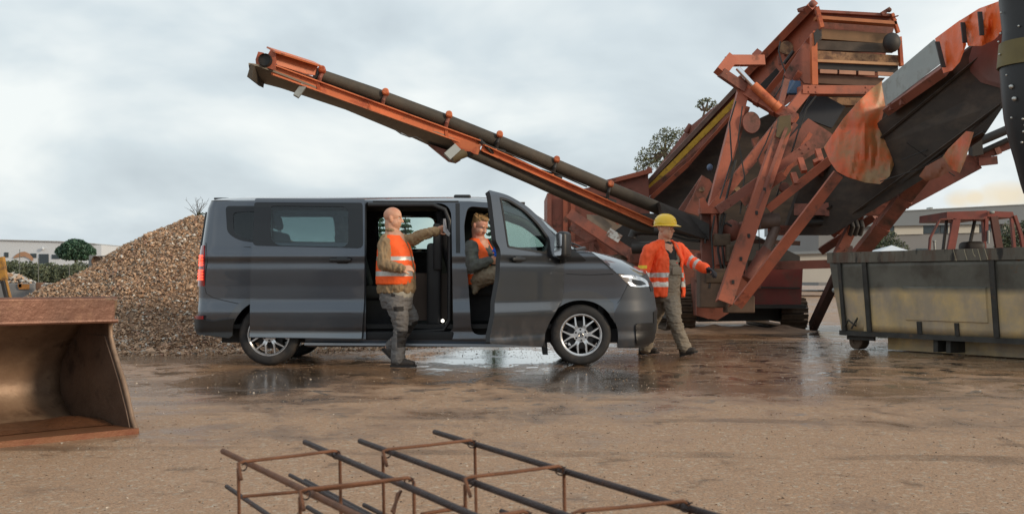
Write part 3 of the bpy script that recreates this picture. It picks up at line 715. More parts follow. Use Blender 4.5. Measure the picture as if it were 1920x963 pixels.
# mirror on the door
bm = B(); pm = P(1054, 459, 13.03); Mm = Matrix.Translation(pm) @ Matrix.Rotation(R(-28), 4, 'Z')
b = bmesh.new(); box(b, (0.02, .0, .0), (.13, .20, .30), bev=.05); merge(bm, b, Mm)
tube(bm, [pm+V((.0, .02, -.12)), pm+V((.02, .12, -.17)), pm+V((-.01, .24, -.17))], .035, 8)
mir = mk('door_mirror', bm, BLACKPL, van, smooth=50)
bm = B(); b = bmesh.new(); prism(b, [V((x, -.104, z)) for x, z in rpoly([(-.045,-.02),(.045,-.02),(.05,.12),(-.03,.125)], .02, 3)], (0, -.004, 0)); prism(b, [V((x, -.104, z)) for x, z in rpoly([(-.045,-.12),(.04,-.12),(.045,-.035),(-.045,-.035)], .02, 3)], (0, -.004, 0)); merge(bm, b, Mm); mk('mirror_glass', bm, CHROME, mir)
# door pocket strap seen inside
# ---- wheels ----
def wheel(x, sg, back=False):
    yo = YC+sg*(.92 if sg > 0 else .935); M = Matrix.Translation((x, yo, .346)) @ Matrix.Rotation(R(90 if sg < 0 else -90), 4, 'X')
    bm = B(); lathe(bm, [(.02, -.10), (.16, -.10), (.16, -.085), (.02, -.085)], M, 32); lathe(bm, [(.0, -.06), (.085, -.06), (.085, -.02)], M, 24)
    hub = mk('wheel', bm, DARKM, van, smooth=40)
    bm = B(); W = .215
    lathe(bm, [(.240,-W),(.30,-W-.005),(.330,-W+.01),(.345,-W+.035),(.348,-W/2),(.345,-.035),(.331,-.008),(.308,.004),(.262,.006),(.243,-.004),(.232,-.012),(.232,-W),(.240,-W)], M, 64); mk('tyre', bm, RUBBER, hub, smooth=50)
    bm = B(); lathe(bm, [(.232,-.20),(.220,-.19),(.212,-.035),(.216,-.012),(.230,-.001),(.240,-.001),(.238,-.012),(.225,-.02),(.228,-.19),(.232,-.20)], M, 64)
    for k in range(6):
        A = R(60*k+5)
        def q(r, t, z): return M @ (Matrix.Rotation(A, 4, 'Z') @ V((r, t, z)))
        for s_ in (-1, 1):
            # Y spoke: stem then branch
            for (r0, t0, w0, z0), (r1, t1, w1, z1) in (((.05, s_*.008, .026, -.016), (.125, s_*.014, .022, -.006)), ((.112, s_*.010, .026, -.006), (.218, s_*.068, .015, -.012))):
                vs_ = []
                for r_, t_, w2, zz in ((r0, t0, w0, z0), (r1, t1, w1, z1)):
                    for a_, b_ in ((-w2, -.028), (w2, -.028), (w2*.62, 0), (-w2*.62, 0)): vs_.append(bm.verts.new(q(r_, t_+a_*.75, zz+b_)))
                for f in ((0,1,2,3), (7,6,5,4), (0,4,5,1), (1,5,6,2), (2,6,7,3), (3,7,4,0)): bm.faces.new([vs_[i] for i in f])
    lathe(bm, [(.0,-.01),(.078,-.012),(.086,-.02),(.086,-.05)], M, 32)
    mk('rim', bm, ALLOY, hub, smooth=35)
    bm = B()
    for k in range(6):
        A = R(60*k+35); c = M @ V((.062*math.cos(A), .062*math.sin(A), -.004)); ico(bm, c, .012, 2)
    lathe(bm, [(.0,-.002),(.030,-.002),(.034,-.012)], M, 24); mk('hub_cap', bm, DARKM, hub, smooth=50)
    bm = B(); lathe(bm, [(.022,-.001),(.025,.001),(.028,-.001)], M, 24)
    for a0, a1 in (((-.012,.018),(-.001,-.016)), ((.012,.018),(.001,-.016))): beam(bm, M @ V((*a0, .0)), M @ V((*a1, .0)), .004, .003)
    mk('emblem', bm, ALLOY, hub)
    return hub
for x in (-2.77, .785):
    wheel(x, -1); wheel(x, 1)
bm = B(); c = P(1021, 658, YN+.2); prism(bm, [c+V((-.04,0,.10)), c+V((.03,0,.10)), c+V((.04,0,-.04)), c+V((-.02,0,-.04))], (0,.25,0)); mk('mud_flap', bm, BLACKPL, van)
# ======================= people =======================
def capsule(bm, a, b, ra, rb, n=14):
    a = V(a); b = V(b)
    ico(bm, a, ra, 2); ico(bm, b, rb, 2)
    if (b-a).length > 1e-4: tube(bm, [a, b], [ra, rb], n)
def chain(bm, pts, rs):
    for i in range(len(pts)-1): capsule(bm, pts[i], pts[i+1], rs[i], rs[i+1])
def ell(bm, c, r, f=V((1, 0, 0)), up=V((0, 0, 1))):
    """ellipsoid, radii along (forward, side, up)"""
    s = up.cross(f).normalized(); u = f.cross(s).normalized(); M = Matrix((f.normalized(), s, u)).transposed()
    ico(bm, c, r, 3, M=M)
def loft(bm, rings, f, n=28, a0=None, t=None):
    """rings: (centre, half width, half depth); closed ellipse loft. With a0/t: an open C shaped coat of thickness t, gap half-angle a0(deg) per ring around the front"""
    f = V(f).normalized(); r = f.cross(V((0, 0, 1))).normalized(); R_ = []
    for i, rg in enumerate(rings):
        c, a, b = rg[:3]
        if a0 is None:
            R_.append([bm.verts.new(V(c)+r*(a*math.sin(2*math.pi*k/n))+f*(b*math.cos(2*math.pi*k/n))) for k in range(n)])
        else:
            g = R(rg[3]); g2 = R(rg[4]) if len(rg) > 4 else g
            out = []; inn = []
            for k in range(n+1):
                A = g+(2*math.pi-g-g2)*k/n
                out.append(bm.verts.new(V(c)+r*(a*math.sin(A))+f*(b*math.cos(A)))); inn.append(bm.verts.new(V(c)+r*((a-t)*math.sin(A))+f*((b-t)*math.cos(A))))
            R_.append(out+inn[::-1])
    m = len(R_[0])
    for i in range(len(R_)-1):
        for k in range(m): bm.faces.new((R_[i][k], R_[i][(k+1) % m], R_[i+1][(k+1) % m], R_[i+1][k]))
    if a0 is None: bm.faces.new(R_[0][::-1]); bm.faces.new(R_[-1])
    else:
        for rg, rev in ((R_[0], True), (R_[-1], False)):
            h = m//2
            for k in range(h-1):
                q = [rg[k], rg[k+1], rg[m-2-k], rg[m-1-k]]; bm.faces.new(q[::-1] if rev else q)
def organic(name, bm, voxel, mats, parent, smooth=2, wr=0, wsc=9, wst=(1, 1, 1), fmat=None, label=None, subs=None):
    bmesh.ops.recalc_face_normals(bm, faces=bm.faces[:])
    me = bpy.data.meshes.new('tmp'); bm.to_mesh(me); bm.free(); o = bpy.data.objects.new('tmp', me); col.objects.link(o)
    m = o.modifiers.new('r', 'REMESH'); m.mode = 'VOXEL'; m.voxel_size = voxel
    if smooth: m = o.modifiers.new('s', 'SMOOTH'); m.factor = .5; m.iterations = smooth
    dg = bpy.context.evaluated_depsgraph_get(); dg.update(); me2 = bpy.data.meshes.new_from_object(o.evaluated_get(dg)); me2.name = name
    bpy.data.objects.remove(o); bpy.data.meshes.remove(me)
    if wr:
        nn = [v.normal.copy() for v in me2.vertices]
        for v, n_ in zip(me2.vertices, nn):
            q = V((v.co.x*wst[0], v.co.y*wst[1], v.co.z*wst[2]))*wsc
            h = noise.noise(q+V((3.1, 0, 0)))+.5*noise.noise(q*2.3); h = -abs(h)*1.6+.5
            v.co += n_*(wr*h)
    me2.materials.clear(); finish(me2, mats, 180)
    if fmat:
        for p in me2.polygons: p.material_index = fmat(p.center)
    return link(name, me2, parent) if label is None else tag(link(name, me2, parent), label)
def hand(bm, wrist, d, pn, side, curl=.5, sc_=1.0, spread=.0):
    """wrist point, direction d along the hand, palm normal pn (curl direction), side: thumb direction sign along d x pn"""
    d = V(d).normalized(); pn = (V(pn)-d*V(pn).dot(d)).normalized(); t = d.cross(pn)*side
    s = sc_; M = Matrix((d, t, pn)).transposed()
    ico(bm, wrist+d*.05*s, (.052*s, .042*s, .017*s), 3, M=M)
    for k, (off, ln) in enumerate(((.031, .070), (.010, .078), (-.011, .072), (-.031, .056))):
        a = wrist+d*(.085*s)+t*(off*s); c = curl*(1+.12*k)
        d1 = (d*math.cos(c*.6)+pn*math.sin(c*.6)).normalized(); d2 = (d*math.cos(c*1.5)+pn*math.sin(c*1.5)).normalized(); d3 = (d*math.cos(c*2.3)+pn*math.sin(c*2.3)).normalized()
        b = a+d1*ln*.45*s; c_ = b+d2*ln*.32*s; e = c_+d3*ln*.26*s
        chain(bm, [wrist+d*.05*s+t*off*.8*s, a, b, c_, e], [.011*s, .0100*s, .0092*s, .0086*s, .0076*s])
    b0 = wrist+d*.022*s+t*.030*s; b1 = b0+(d*.7+t*.6+pn*.3).normalized()*.042*s; b2 = b1+(d*.9+t*.15+pn*.45).normalized()*.032*s
    chain(bm, [b0, b1, b2], [.015*s, .0115*s, .009*s])
def head(bm, c, f, up=V((0, 0, 1)), k=1.0, fat=1.0):
    f = V(f).normalized(); up = (V(up)-f*V(up).dot(f)).normalized(); s = f.cross(up)
    q = lambda a, b, d: V(c)+f*(a*k)+s*(b*k)+up*(d*k)
    ell(bm, q(-.008, 0, .035), (.098*k, .077*k, .088*k), f, up); ell(bm, q(.022, 0, -.045), (.070*k, .060*k*fat, .072*k), f, up)
    ell(bm, q(.030, 0, -.078), (.052*k, .045*k*fat, .034*k), f, up); capsule(bm, q(.058, -.014, -.098), q(.058, .014, -.098), .018*k, .018*k)
    ell(bm, q(.055, .035, -.030), (.030*k, .026*k, .034*k), f, up); ell(bm, q(.055, -.035, -.030), (.030*k, .026*k, .034*k), f, up)
    chain(bm, [q(.082, 0, .012), q(.098, 0, -.012), q(.106, 0, -.026)], [.009*k, .012*k, .0145*k]); ico(bm, q(.094, .014, -.028), .010*k, 2); ico(bm, q(.094, -.014, -.028), .010*k, 2)
    capsule(bm, q(.079, -.036, .027), q(.079, .036, .027), .0125*k, .0125*k); capsule(bm, q(.083, -.018, -.056), q(.083, .018, -.056), .0075*k, .0075*k); capsule(bm, q(.080, -.014, -.068), q(.080, .014, -.068), .008*k, .008*k)
    for g in (-1, 1):
        ell(bm, q(-.012, g*.078, -.006), (.022*k, .014*k, .035*k), f, up); ell(bm, q(-.016, g*.090, .006), (.016*k, .008*k, .024*k), f, up)
    return q
def eyes(q, parent, k=1.0):
    for g in (-1, 1):
        bm = B(); ico(bm, q(.067, g*.032, .008), .0125*k, 2); e = mk('eye', bm, EYEW, parent, smooth=180)
        bm = B(); ico(bm, q(.0765, g*.032, .006), .0045*k, 2); mk('iris', bm, EYED, e, smooth=180)
EYEW = mat('eye_white', (.6, .56, .52), .2, var=0); EYED = mat('eye_dark', (.03, .02, .015), .1, var=0)
SKIN = mat('skin', (.58, .32, .21), .5, var=.12, vscale=14, second=(.50, .21, .13), sscale=9, slo=.45, shi=.75)
SKIN2 = mat('skin_ruddy', (.62, .33, .23), .5, var=.12, vscale=14, second=(.56, .22, .15), sscale=10, slo=.4, shi=.7)
ORANGE = mat('hi_vis_orange', (.92, .115, .012), .7, var=.10, vscale=7, bump=.15, bscale=60)
ORANGE2 = mat('hi_vis_red_orange', (.95, .10, .018), .65, var=.12, vscale=7, bump=.15, bscale=60)
REFL = mat('reflective_tape', (.52, .52, .49), .35, .25, var=.08); WHITET = mat('bright_tape', (.80, .78, .70), .4, var=.05); YELT = mat('yellow_tape', (.85, .55, .03), .5, var=.05)
TAN = mat('tan_canvas', (.26, .175, .095), .8, var=.2, vscale=9, bump=.2, bscale=70); SHIRT = mat('grey_shirt', (.34, .32, .27), .85, var=.1)
GTROU = mat('grey_work_cloth', (.140, .132, .128), .85, var=.12, vscale=6, bump=.25, bscale=70); GDARK = mat('black_patch', (.022, .020, .020), .8, var=.2)
OLIVE = mat('olive_work_cloth', (.22, .185, .142), .85, var=.12, vscale=6, bump=.25, bscale=70); SWEAT = mat('grey_sweater', (.085, .088, .082), .9, var=.25, vscale=12, bump=.3, bscale=120)
BOOT = mat('dirty_boot', (.040, .031, .026), .7, var=.35, vscale=15, dirt=(.12, .08, .05), dscale=9, dlo=.55, dhi=.8); BTEE = mat('black_shirt', (.014, .014, .015), .85, var=.2)
def shoe(name, heel, toe, parent, lift=V((0, 0, 1)), k=1.0):
    heel = V(heel); toe = V(toe); d = (toe-heel).normalized(); up = (V(lift)-d*V(lift).dot(d)).normalized(); bm = B()
    ln = (toe-heel).length; a = lambda x, z: heel+d*x+up*z
    chain(bm, [a(.045, .045), a(ln*.55, .045), a(ln-.045, .036)], [.046*k, .047*k, .036*k]); chain(bm, [a(.050, .05), a(.055, .12)], [.045*k, .047*k]); chain(bm, [a(.09, .09), a(ln*.55, .06)], [.038*k, .035*k])
    s = organic(name, bm, .009, [BOOT], parent, 2)
    bm = B(); sd = d.cross(up); prof = []
    for t, w_ in ((0, .55), (.06, .85), (.2, .86), (.45, .80), (.7, 1.0), (.88, .9), (1, .45)): prof.append((t*ln, w_*.045*k))
    prism(bm, [a(x, 0)+sd*w_ for x, w_ in prof]+[a(x, 0)-sd*w_ for x, w_ in prof[::-1]], up*.022); mk('sole', bm, GDARK, s)
    return s

# ---- A: bald man in an orange vest at the side door ----
YA = 13.0
fa = V((.93, -.36, 0)).normalized(); ra = fa.cross(V((0, 0, 1)))
A = thing('person', P(748, 688, YA), 'bald man in orange vest and grey trousers reaching to the pillar of the side door', 'person')
zA = lambda py, Y=YA: CZ-(py-HZ)*Y/F
hc = P(737, 410, 13.00); fh = V((.96, -.08, -.05))
rs, re_, rw = P(721, 457, 12.84), P(719, 496, 12.76), P(752, 503, 12.70)
ls, le, lw = P(757, 454, 13.14), P(789, 441, 13.10), P(818, 433, 13.12)
bm = B(); q = head(bm, hc, fh, k=1.04, fat=1.25)
capsule(bm, q(-.022, 0, -.045), P(737, 446, YA), .070, .078)
chain(bm, [P(738, 450, YA), P(742, 500, YA), P(745, 552, YA)], [.13, .14, .13])
chain(bm, [rs, re_, rw], [.05, .042, .032]); chain(bm, [ls, le, lw], [.05, .042, .032])
hand(bm, rw, P(776, 502, 12.73)-rw, V((.1, .8, -.6)), -1, curl=.5)
hand(bm, lw, P(838, 425, 13.13)-lw, V((.2, -.8, -.3)), 1, curl=1.0)
kneeR, ankR = P(752, 612, 12.93), P(746, 668, 12.93); kneeL, ankL = P(772, 598, 13.08), P(727, 652, 13.20)
chain(bm, [P(740, 556, 12.93), kneeR, ankR], [.075, .05, .04]); chain(bm, [P(752, 556, 13.08), kneeL, ankL], [.075, .05, .04])
body_a = organic('body', bm, .0055, [SKIN], A, 2)
eyes(q, A, .98)
for g in (-1, 1):
    bm = B(); capsule(bm, q(.088, g*.018, .031), q(.082, g*.042, .031), .005, .004, 6); mk('eyebrow', bm, mat('brown_brow', (.10,.055,.03), .8, var=0), A, smooth=60)
# canvas jacket
bm = B()
loft(bm, [(P(742, 549, YA), .185, .205), (P(743, 541, YA), .195, .22), (P(744, 520, YA), .19, .205), (P(743, 495, YA), .19, .195), (P(740, 470, YA), .20, .16), (P(739, 455, YA), .185, .125), (P(738, 446, YA), .12, .092), (P(738, 439, YA), .085, .08)], fa)
chain(bm, [rs, re_, rw], [.074, .066, .050]); chain(bm, [ls, P(775, 449, 13.12), le, lw], [.078, .068, .062, .050])
chain(bm, [P(724, 449, 12.9), P(738, 446, 13.0), P(753, 449, 13.1)], [.064, .062, .066])
for g in (-1, 1): chain(bm, [q(-.05, g*.06, -.115), q(.01, g*.065, -.13), q(.06, g*.03, -.165)], [.018, .018, .016])
organic('jacket', bm, .009, [TAN], A, 2, wr=.018, wsc=11, wst=(1.5, 1.5, .75))
bm = B(); loft(bm, [(P(743, 560, YA), .165, .18), (P(744, 545, YA), .18, .20)], fa); organic('shirt', bm, .012, [SHIRT], A, 2, wr=.008)
# vest
bm = B()
loft(bm, [(P(741, 533, YA), .208, .215, 2, 26), (P(742, 520, YA), .214, .225, 2, 24), (P(742, 497, YA), .214, .218, 2, 24), (P(741, 480, YA), .212, .200, 2, 26), (P(740, 468, YA), .210, .186, 2, 28), (P(740, 458, YA), .200, .165, 6, 32), (P(739, 449, YA), .172, .138, 14, 40), (P(738, 441, YA), .135, .118, 26, 48)], fa, n=36, a0=1, t=.03)
def fA(c):
    z = c.z
    if zA(517) < z < zA(508): return 1
    if zA(488) < z < zA(481): return 1
    return 0
vest_a = organic('vest', bm, .009, [ORANGE, REFL], A, 3, wr=.007, wsc=7, fmat=fA)
# trousers
bm = B()
loft(bm, [(P(745, 578, YA), .165, .165), (P(743, 560, YA), .18, .185), (P(742, 548, YA), .17, .18)], fa)
chain(bm, [P(742, 568, 12.92), P(749, 592, 12.92), kneeR, P(748, 645, 12.93), P(746, 672, 12.93)], [.115, .104, .082, .076, .080])
chain(bm, [P(752, 568, 13.08), P(766, 588, 13.08), kneeL, P(752, 628, 13.15), P(734, 648, 13.19)], [.11, .098, .080, .070, .068])
def fT(c):
    x = (c.x*F/c.y+960); y = HZ-(c.z-CZ)*F/c.y
    if c.y < 13.02 and 620 < y < 650 and x > 744+(y-620)*.0: return 1
    if c.y > 13.02 and 601 < y < 624 and x > 760: return 1
    if 574 < y < 583 and 738 < x < 757 and c.y < 12.9: return 1
    if 541 < y < 556 and 733 < x < 741 and c.y < 12.92: return 1
    return 0
organic('trousers', bm, .009, [GTROU, GDARK], A, 2, wr=.013, wsc=9, wst=(1.0, 1.0, 1.9), fmat=fT)
shoe('boot', P(732, 687.2, 12.93), P(781, 687.5, 12.90), A)
shoe('boot', P(716, 655, 13.22), P(742, 682, 13.16), A, lift=V((.5, 0, 1)))
# strap he holds: grey flat plastic handle
hb = thing('grab_handle', P(834, 430, 13.13), 'grey flat plastic handle held at the door pillar by the bald man', 'handle')
bm = B(); pts = [P(831,410,13.08), P(835,410,13.08), P(837,428,13.06), P(844,438,13.06), P(841,443,13.06), P(831,433,13.06)]; prism(bm, pts, (.004, .02, 0)); mk('grip', bm, mat('grey_plastic', (.24,.24,.26), .5, var=.05), hb)

# ---- B: man in helmet and jacket striding past the nose of the van ----
YB = 14.95
fb = V((.52, -.855, 0)).normalized(); rb_ = fb.cross(V((0, 0, 1)))
Bp = thing('person', P(1250, 668, YB), 'man in yellow hard hat and open orange jacket walking beyond the front of the van', 'person')
hc = P(1248, 429, 14.90); fh = V((.80, -.60, -.02))
rs, re_, rw = P(1216, 471, 14.74), P(1206, 512, 14.72), P(1212, 543, 14.66)
ls, le, lw = P(1272, 467, 15.10), P(1294, 490, 15.02), P(1322, 503, 14.86)
bm = B(); q = head(bm, hc, fh, k=1.08, fat=1.25)
capsule(bm, q(-.02, 0, -.06), P(1246, 458, YB), .072, .080)
chain(bm, [P(1246, 468, YB), P(1248, 510, YB), P(1250, 545, YB)], [.13, .13, .12])
chain(bm, [rs, re_, rw], [.05, .042, .032]); chain(bm, [ls, le, lw], [.05, .042, .032])
hand(bm, rw, V((.25, -.2, -1)), V((.6, -.5, .2)), 1, curl=.7)
hand(bm, lw, P(1340, 508, 14.78)-lw, V((-.1, -.2, -1)), 1, curl=.55)
kF, aF = P(1266, 602, 14.72), P(1284, 652, 14.72); kB, aB = P(1224, 600, 15.12), P(1210, 646, 15.22)
chain(bm, [P(1258, 548, 14.98), kF, aF], [.075, .05, .04]); chain(bm, [P(1240, 548, 15.0), kB, aB], [.075, .05, .04])
organic('body', bm, .006, [SKIN], Bp, 2); eyes(q, Bp, 1.08)
for g in (-1, 1):
    bm = B(); capsule(bm, q(.088, g*.018, .031), q(.082, g*.044, .031), .006, .005, 6); mk('eyebrow', bm, mat('dark_brow', (.04,.025,.018), .8, var=0), Bp, smooth=60)
# gloves
bm = B(); hand(bm, lw+V((-.006, 0, 0)), P(1340, 508, 14.78)-lw, V((-.1, -.2, -1)), 1, curl=.75, sc_=1.36); capsule(bm, lw-(lw-le).normalized()*.0, lw+(lw-le).normalized()*.05, .046, .042); organic('glove', bm, .007, [mat('navy_glove', (.012, .013, .022), .7, var=.2)], Bp, 1)
bm = B(); hand(bm, rw, V((.25, -.2, -1)), V((.6, -.5, .2)), 1, curl=.7, sc_=1.12); organic('glove', bm, .007, [mat('tan_glove', (.28, .2, .14), .8, var=.2)], Bp, 1)
# helmet
uph = V((-.05, 0, 1)); bm = B(); fh_ = V(fh).normalized(); sh_ = fh_.cross(V((0, 0, 1))).normalized(); Mh = Matrix((fh_, -sh_, V((0, 0, 1)))).transposed().to_4x4(); Mh.translation = q(-.005, 0, .052)
Mh2 = Mh @ Matrix.Diagonal((1.22, 1.0, 1.08, 1))
b = bmesh.new(); lathe(b, [(.124,-.004),(.126,.012),(.122,.04),(.108,.075),(.080,.103),(.045,.118),(.002,.122),(.002,.116),(.040,.112),(.075,.097),(.102,.072),(.117,.038),(.120,-.004),(.124,-.004)], Mh2, 40)
merge(bm, b)
b = bmesh.new(); prof = []
for k in range(41):
    a = 2*math.pi*k/40; ext = .010+.045*max(0, math.cos(a))**2.0; prof.append((math.cos(a), math.sin(a), ext))
for k in range(40):
    qs = []
    for kk in (k, k+1):
        c_, s_, e_ = prof[kk]
        for rr, zz in ((.116, .004), (.122+e_, -.012-e_*.15), (.122+e_, -.018-e_*.15), (.116, -.006)): qs.append(b.verts.new(Mh2 @ V((c_*rr, s_*rr, zz))))
    for i in range(4): b.faces.new((qs[i], qs[(i+1) % 4], qs[4+(i+1) % 4], qs[4+i]))
bmesh.ops.remove_doubles(b, verts=b.verts[:], dist=1e-4); merge(bm, b)
for off in (-.022, 0, .022): tube(bm, [Mh2 @ V((.118*math.sin(R(t)), off, .02+.103*math.cos(R(t)))) for t in range(-70, 71, 14)], .007, 6)
mk('helmet', bm, mat('yellow_helmet', (.80, .50, .012), .32, var=.06, coat=.4), Bp, smooth=60)
# black shirt, bib overalls
bm = B(); loft(bm, [(P(1250, 520, YB), .17, .13), (P(1249, 490, YB), .185, .145), (P(1248, 470, YB), .17, .12), (P(1247, 459, YB), .10, .10), (P(1247, 453, YB), .085, .09)], fb); organic('shirt', bm, .010, [BTEE], Bp, 2, wr=.006)
bm = B()
loft(bm, [(P(1250, 566, YB), .17, .15), (P(1250, 550, YB), .185, .17), (P(1251, 525, YB), .185, .185), (P(1251, 505, YB), .175, .18), (P(1250, 488, YB), .12, .165)], fb)
chain(bm, [P(1257, 560, 14.90), P(1262, 582, 14.80), kF, P(1275, 630, 14.72), P(1284, 652, 14.72)], [.12, .108, .088, .082, .086])
chain(bm, [P(1240, 560, 15.02), P(1232, 580, 15.06), kB, P(1217, 628, 15.18), P(1211, 652, 15.22)], [.12, .105, .088, .08, .084])
for g in (-1, 1): chain(bm, [P(1250, 490, YB)+rb_*g*.09+fb*.14, P(1248, 474, YB)+rb_*g*.10+fb*.10, P(1247, 464, YB)+rb_*g*.10], [.022, .020, .020])
organic('overalls', bm, .009, [OLIVE], Bp, 2, wr=.014, wsc=9, wst=(.9, .9, 2.0))
bm = B(); c0 = P(1252, 508, YB)+fb*.182; b = bmesh.new(); box(b, (0, 0, 0), (.018, .15, .10), bev=.009); merge(bm, b, Matrix.Translation(c0) @ Matrix((fb, -rb_, V((0,0,1)))).transposed().to_4x4()); mk('bib_pocket', bm, OLIVE, Bp, smooth=50)
bm = B(); box(bm, P(1249, 493, YB)+fb*.165+rb_*-.035, (.03, .01, .012)); mk('pocket_tab', bm, mat('red_tab', (.7,.05,.03), .5, var=0), Bp)
# jacket, worn open
bm = B()
loft(bm, [(P(1248, 556, YB), .265, .225, 30, 34), (P(1248, 535, YB), .255, .230, 28, 32), (P(1248, 510, YB), .245, .225, 25, 29), (P(1248, 485, YB), .238, .205, 24, 27), (P(1247, 470, YB), .210, .165, 24, 27), (P(1247, 460, YB), .155, .13, 34, 38), (P(1247, 450, YB), .110, .112, 50, 54)], fb, n=44, a0=1, t=.034)
chain(bm, [P(1216,471,14.74), P(1232,463,14.88), P(1246,461,14.96), P(1258,462,15.04), P(1272,467,15.10)], [.086,.080,.076,.080,.086]); chain(bm, [rs, re_, rw+V((0, 0, .01))], [.086, .078, .066]); chain(bm, [ls, P(1284, 480, 15.07), le, lw], [.090, .086, .080, .064])
def fJ(c):
    x = (c.x*F/c.y+960); y = HZ-(c.z-CZ)*F/c.y
    arm = x > 1282 and y < 530
    if arm:
        d = (lw-le); t = (c-le).dot(d)/d.length_squared
        return 1 if (.02 < t < .20 or .42 < t < .60) else 0
    if x < 1222 and y < 535 and c.y < 14.8 and x < 1213:
        if 497 < y < 503: return 3
        if 508 < y < 514: return 1
    if 511 < y < 520 and (x > 1212): return 1
    if 528 < y < 537: return 2
    return 0
organic('jacket', bm, .010, [ORANGE2, REFL, WHITET, YELT], Bp, 2, wr=.016, wsc=8, wst=(1.5, 1.5, .7), fmat=fJ)
for g in (1, -1):
    bm = B(); chain(bm, [P(1246,454,YB)+rb_*g*.095-fb*.02, P(1246,458,YB)+rb_*g*.12+fb*.07, P(1247,470,YB)+rb_*g*.12+fb*.13], [.020, .022, .014]); organic('collar', bm, .009, [ORANGE2 if g > 0 else mat('grey_lining', (.2,.2,.18), .8, var=.1)], Bp, 1)
shoe('boot', P(1276, 668, 14.74), P(1308, 660, 14.62), Bp, lift=V((-.2, 0, 1)), k=1.05)
shoe('boot', P(1198, 664, 15.30), P(1236, 662, 15.16), Bp, k=1.05)

PC_ = lambda px, py, Y: P(px, py, Y-.16)
# ---- C: man seated in the front doorway ----
YS = 13.72
fc = V((.80, -.60, 0)).normalized(); rc = fc.cross(V((0, 0, 1)))
Cp = thing('person', PC_(895, 530, YS), 'fair haired man in orange vest sitting in the front seat of the van, looking down', 'person')
hc = PC_(900, 424, 13.68); fh = V((.62, -.62, -.42))
rs, re_, rw = PC_(883, 463, 13.50), PC_(886, 500, 13.42), PC_(918, 489, 13.36)
ls, le, lw = PC_(915, 461, 13.88), PC_(926, 492, 13.80), PC_(934, 478, 13.60)
bm = B(); q = head(bm, hc, fh, up=V((.25, -.2, 1)), k=1.0, fat=1.2)
capsule(bm, q(-.025, 0, -.05), PC_(898, 453, YS), .068, .076)
chain(bm, [PC_(898, 460, YS), PC_(900, 495, YS), PC_(896, 522, YS)], [.12, .14, .13])
chain(bm, [rs, re_, rw], [.05, .042, .032]); chain(bm, [ls, le, lw], [.05, .042, .032])
hand(bm, rw, PC_(938, 481, 13.33)-rw, V((.2, .8, .2)), -1, curl=.8)
hand(bm, lw, PC_(938, 468, 13.42)-lw, V((-.5, -.6, .2)), 1, curl=.8)
kR, aR = PC_(940, 512, 13.30), PC_(948, 592, 13.25)
chain(bm, [PC_(896, 524, 13.60), kR, aR], [.075, .05, .04]); chain(bm, [PC_(903, 522, 13.86), PC_(946, 508, 13.70), PC_(958, 590, 13.72)], [.075, .05, .04])
organic('body', bm, .006, [SKIN2], Cp, 2); eyes(q, Cp)
HAIR = mat('sandy_hair', (.34, .20, .085), .6, var=.35, vscale=40, bump=.5, bscale=120)
random.seed(8); bm = B(); f_ = V(fh).normalized(); up_ = (V((.25,-.2,1))-f_*V((.25,-.2,1)).dot(f_)).normalized()
ell(bm, q(-.030, 0, .060), (.098, .081, .082), f_, up_); ell(bm, q(-.060, 0, .010), (.058, .074, .07), f_, up_); ell(bm, q(.035, 0, .108), (.048, .052, .026), f_, up_)
for k in range(46):
    a = random.uniform(-1.9, 1.9); t = random.uniform(.2, 1.3); p0 = q(-.04+.085*math.cos(a)*math.cos(t)*.9, .075*math.sin(a), .055+.075*math.sin(t)); p1 = p0+(p0-q(-.03, 0, .02)).normalized()*.02+V((random.uniform(-.01, .01),)*3); capsule(bm, p0, p1, .012, .007, 6)
organic('hair', bm, .006, [HAIR], Cp, 1, wr=.006, wsc=40)
for g in (-1, 1):
    bm = B(); capsule(bm, q(.089, g*.018, .030), q(.084, g*.044, .030), .005, .004, 6); mk('eyebrow', bm, HAIR, Cp, smooth=60)
bm = B()
loft(bm, [(PC_(893, 530, YS), .18, .165), (PC_(896, 510, YS), .20, .195), (PC_(899, 490, YS), .205, .185), (PC_(899, 470, YS), .20, .14), (PC_(898, 458, YS), .15, .10), (PC_(898, 450, YS), .08, .08)], fc)
chain(bm, [rs, re_, rw], [.085, .074, .050]); chain(bm, [ls, le, lw], [.085, .07, .05])
organic('sweater', bm, .010, [SWEAT], Cp, 2, wr=.012, wsc=11)
bm = B()
loft(bm, [(PC_(893, 533, YS), .205, .19, 3, 24), (PC_(896, 513, YS), .225, .215, 4, 24), (PC_(899, 492, YS), .225, .205, 10, 26), (PC_(899, 474, YS), .195, .175, 16, 30), (PC_(898, 463, YS), .165, .14, 22, 36), (PC_(898, 454, YS), .14, .115, 34, 46), (PC_(898, 447, YS), .11, .10, 44, 54)], fc, n=36, a0=1, t=.03)
def fC(c):
    x = (c.x*F/c.y+960); y = HZ-(c.z-CZ)*F/c.y; yy = y-(4 if x < 892 else 4-(x-892)*.25)
    return 1 if 501 < yy < 509 else 0
organic('vest', bm, .009, [ORANGE, REFL], Cp, 3, wr=.007, wsc=8, fmat=fC)
KH = mat('khaki_cloth', (.22, .175, .12), .85, var=.2, vscale=9, bump=.2, bscale=70)
bm = B(); chain(bm, [PC_(893, 524, 13.62), PC_(915, 516, 13.45), kR, PC_(945, 560, 13.28), PC_(949, 596, 13.24)], [.115, .105, .085, .075, .075]); chain(bm, [PC_(903, 522, 13.86), PC_(946, 508, 13.70), PC_(958, 594, 13.72)], [.11, .085, .075]); chain(bm, [PC_(893, 525, 13.62), PC_(893, 540, 13.55), PC_(890, 548, 13.52)], [.09, .05, .025])
organic('trousers', bm, .010, [KH], Cp, 2, wr=.014, wsc=11)
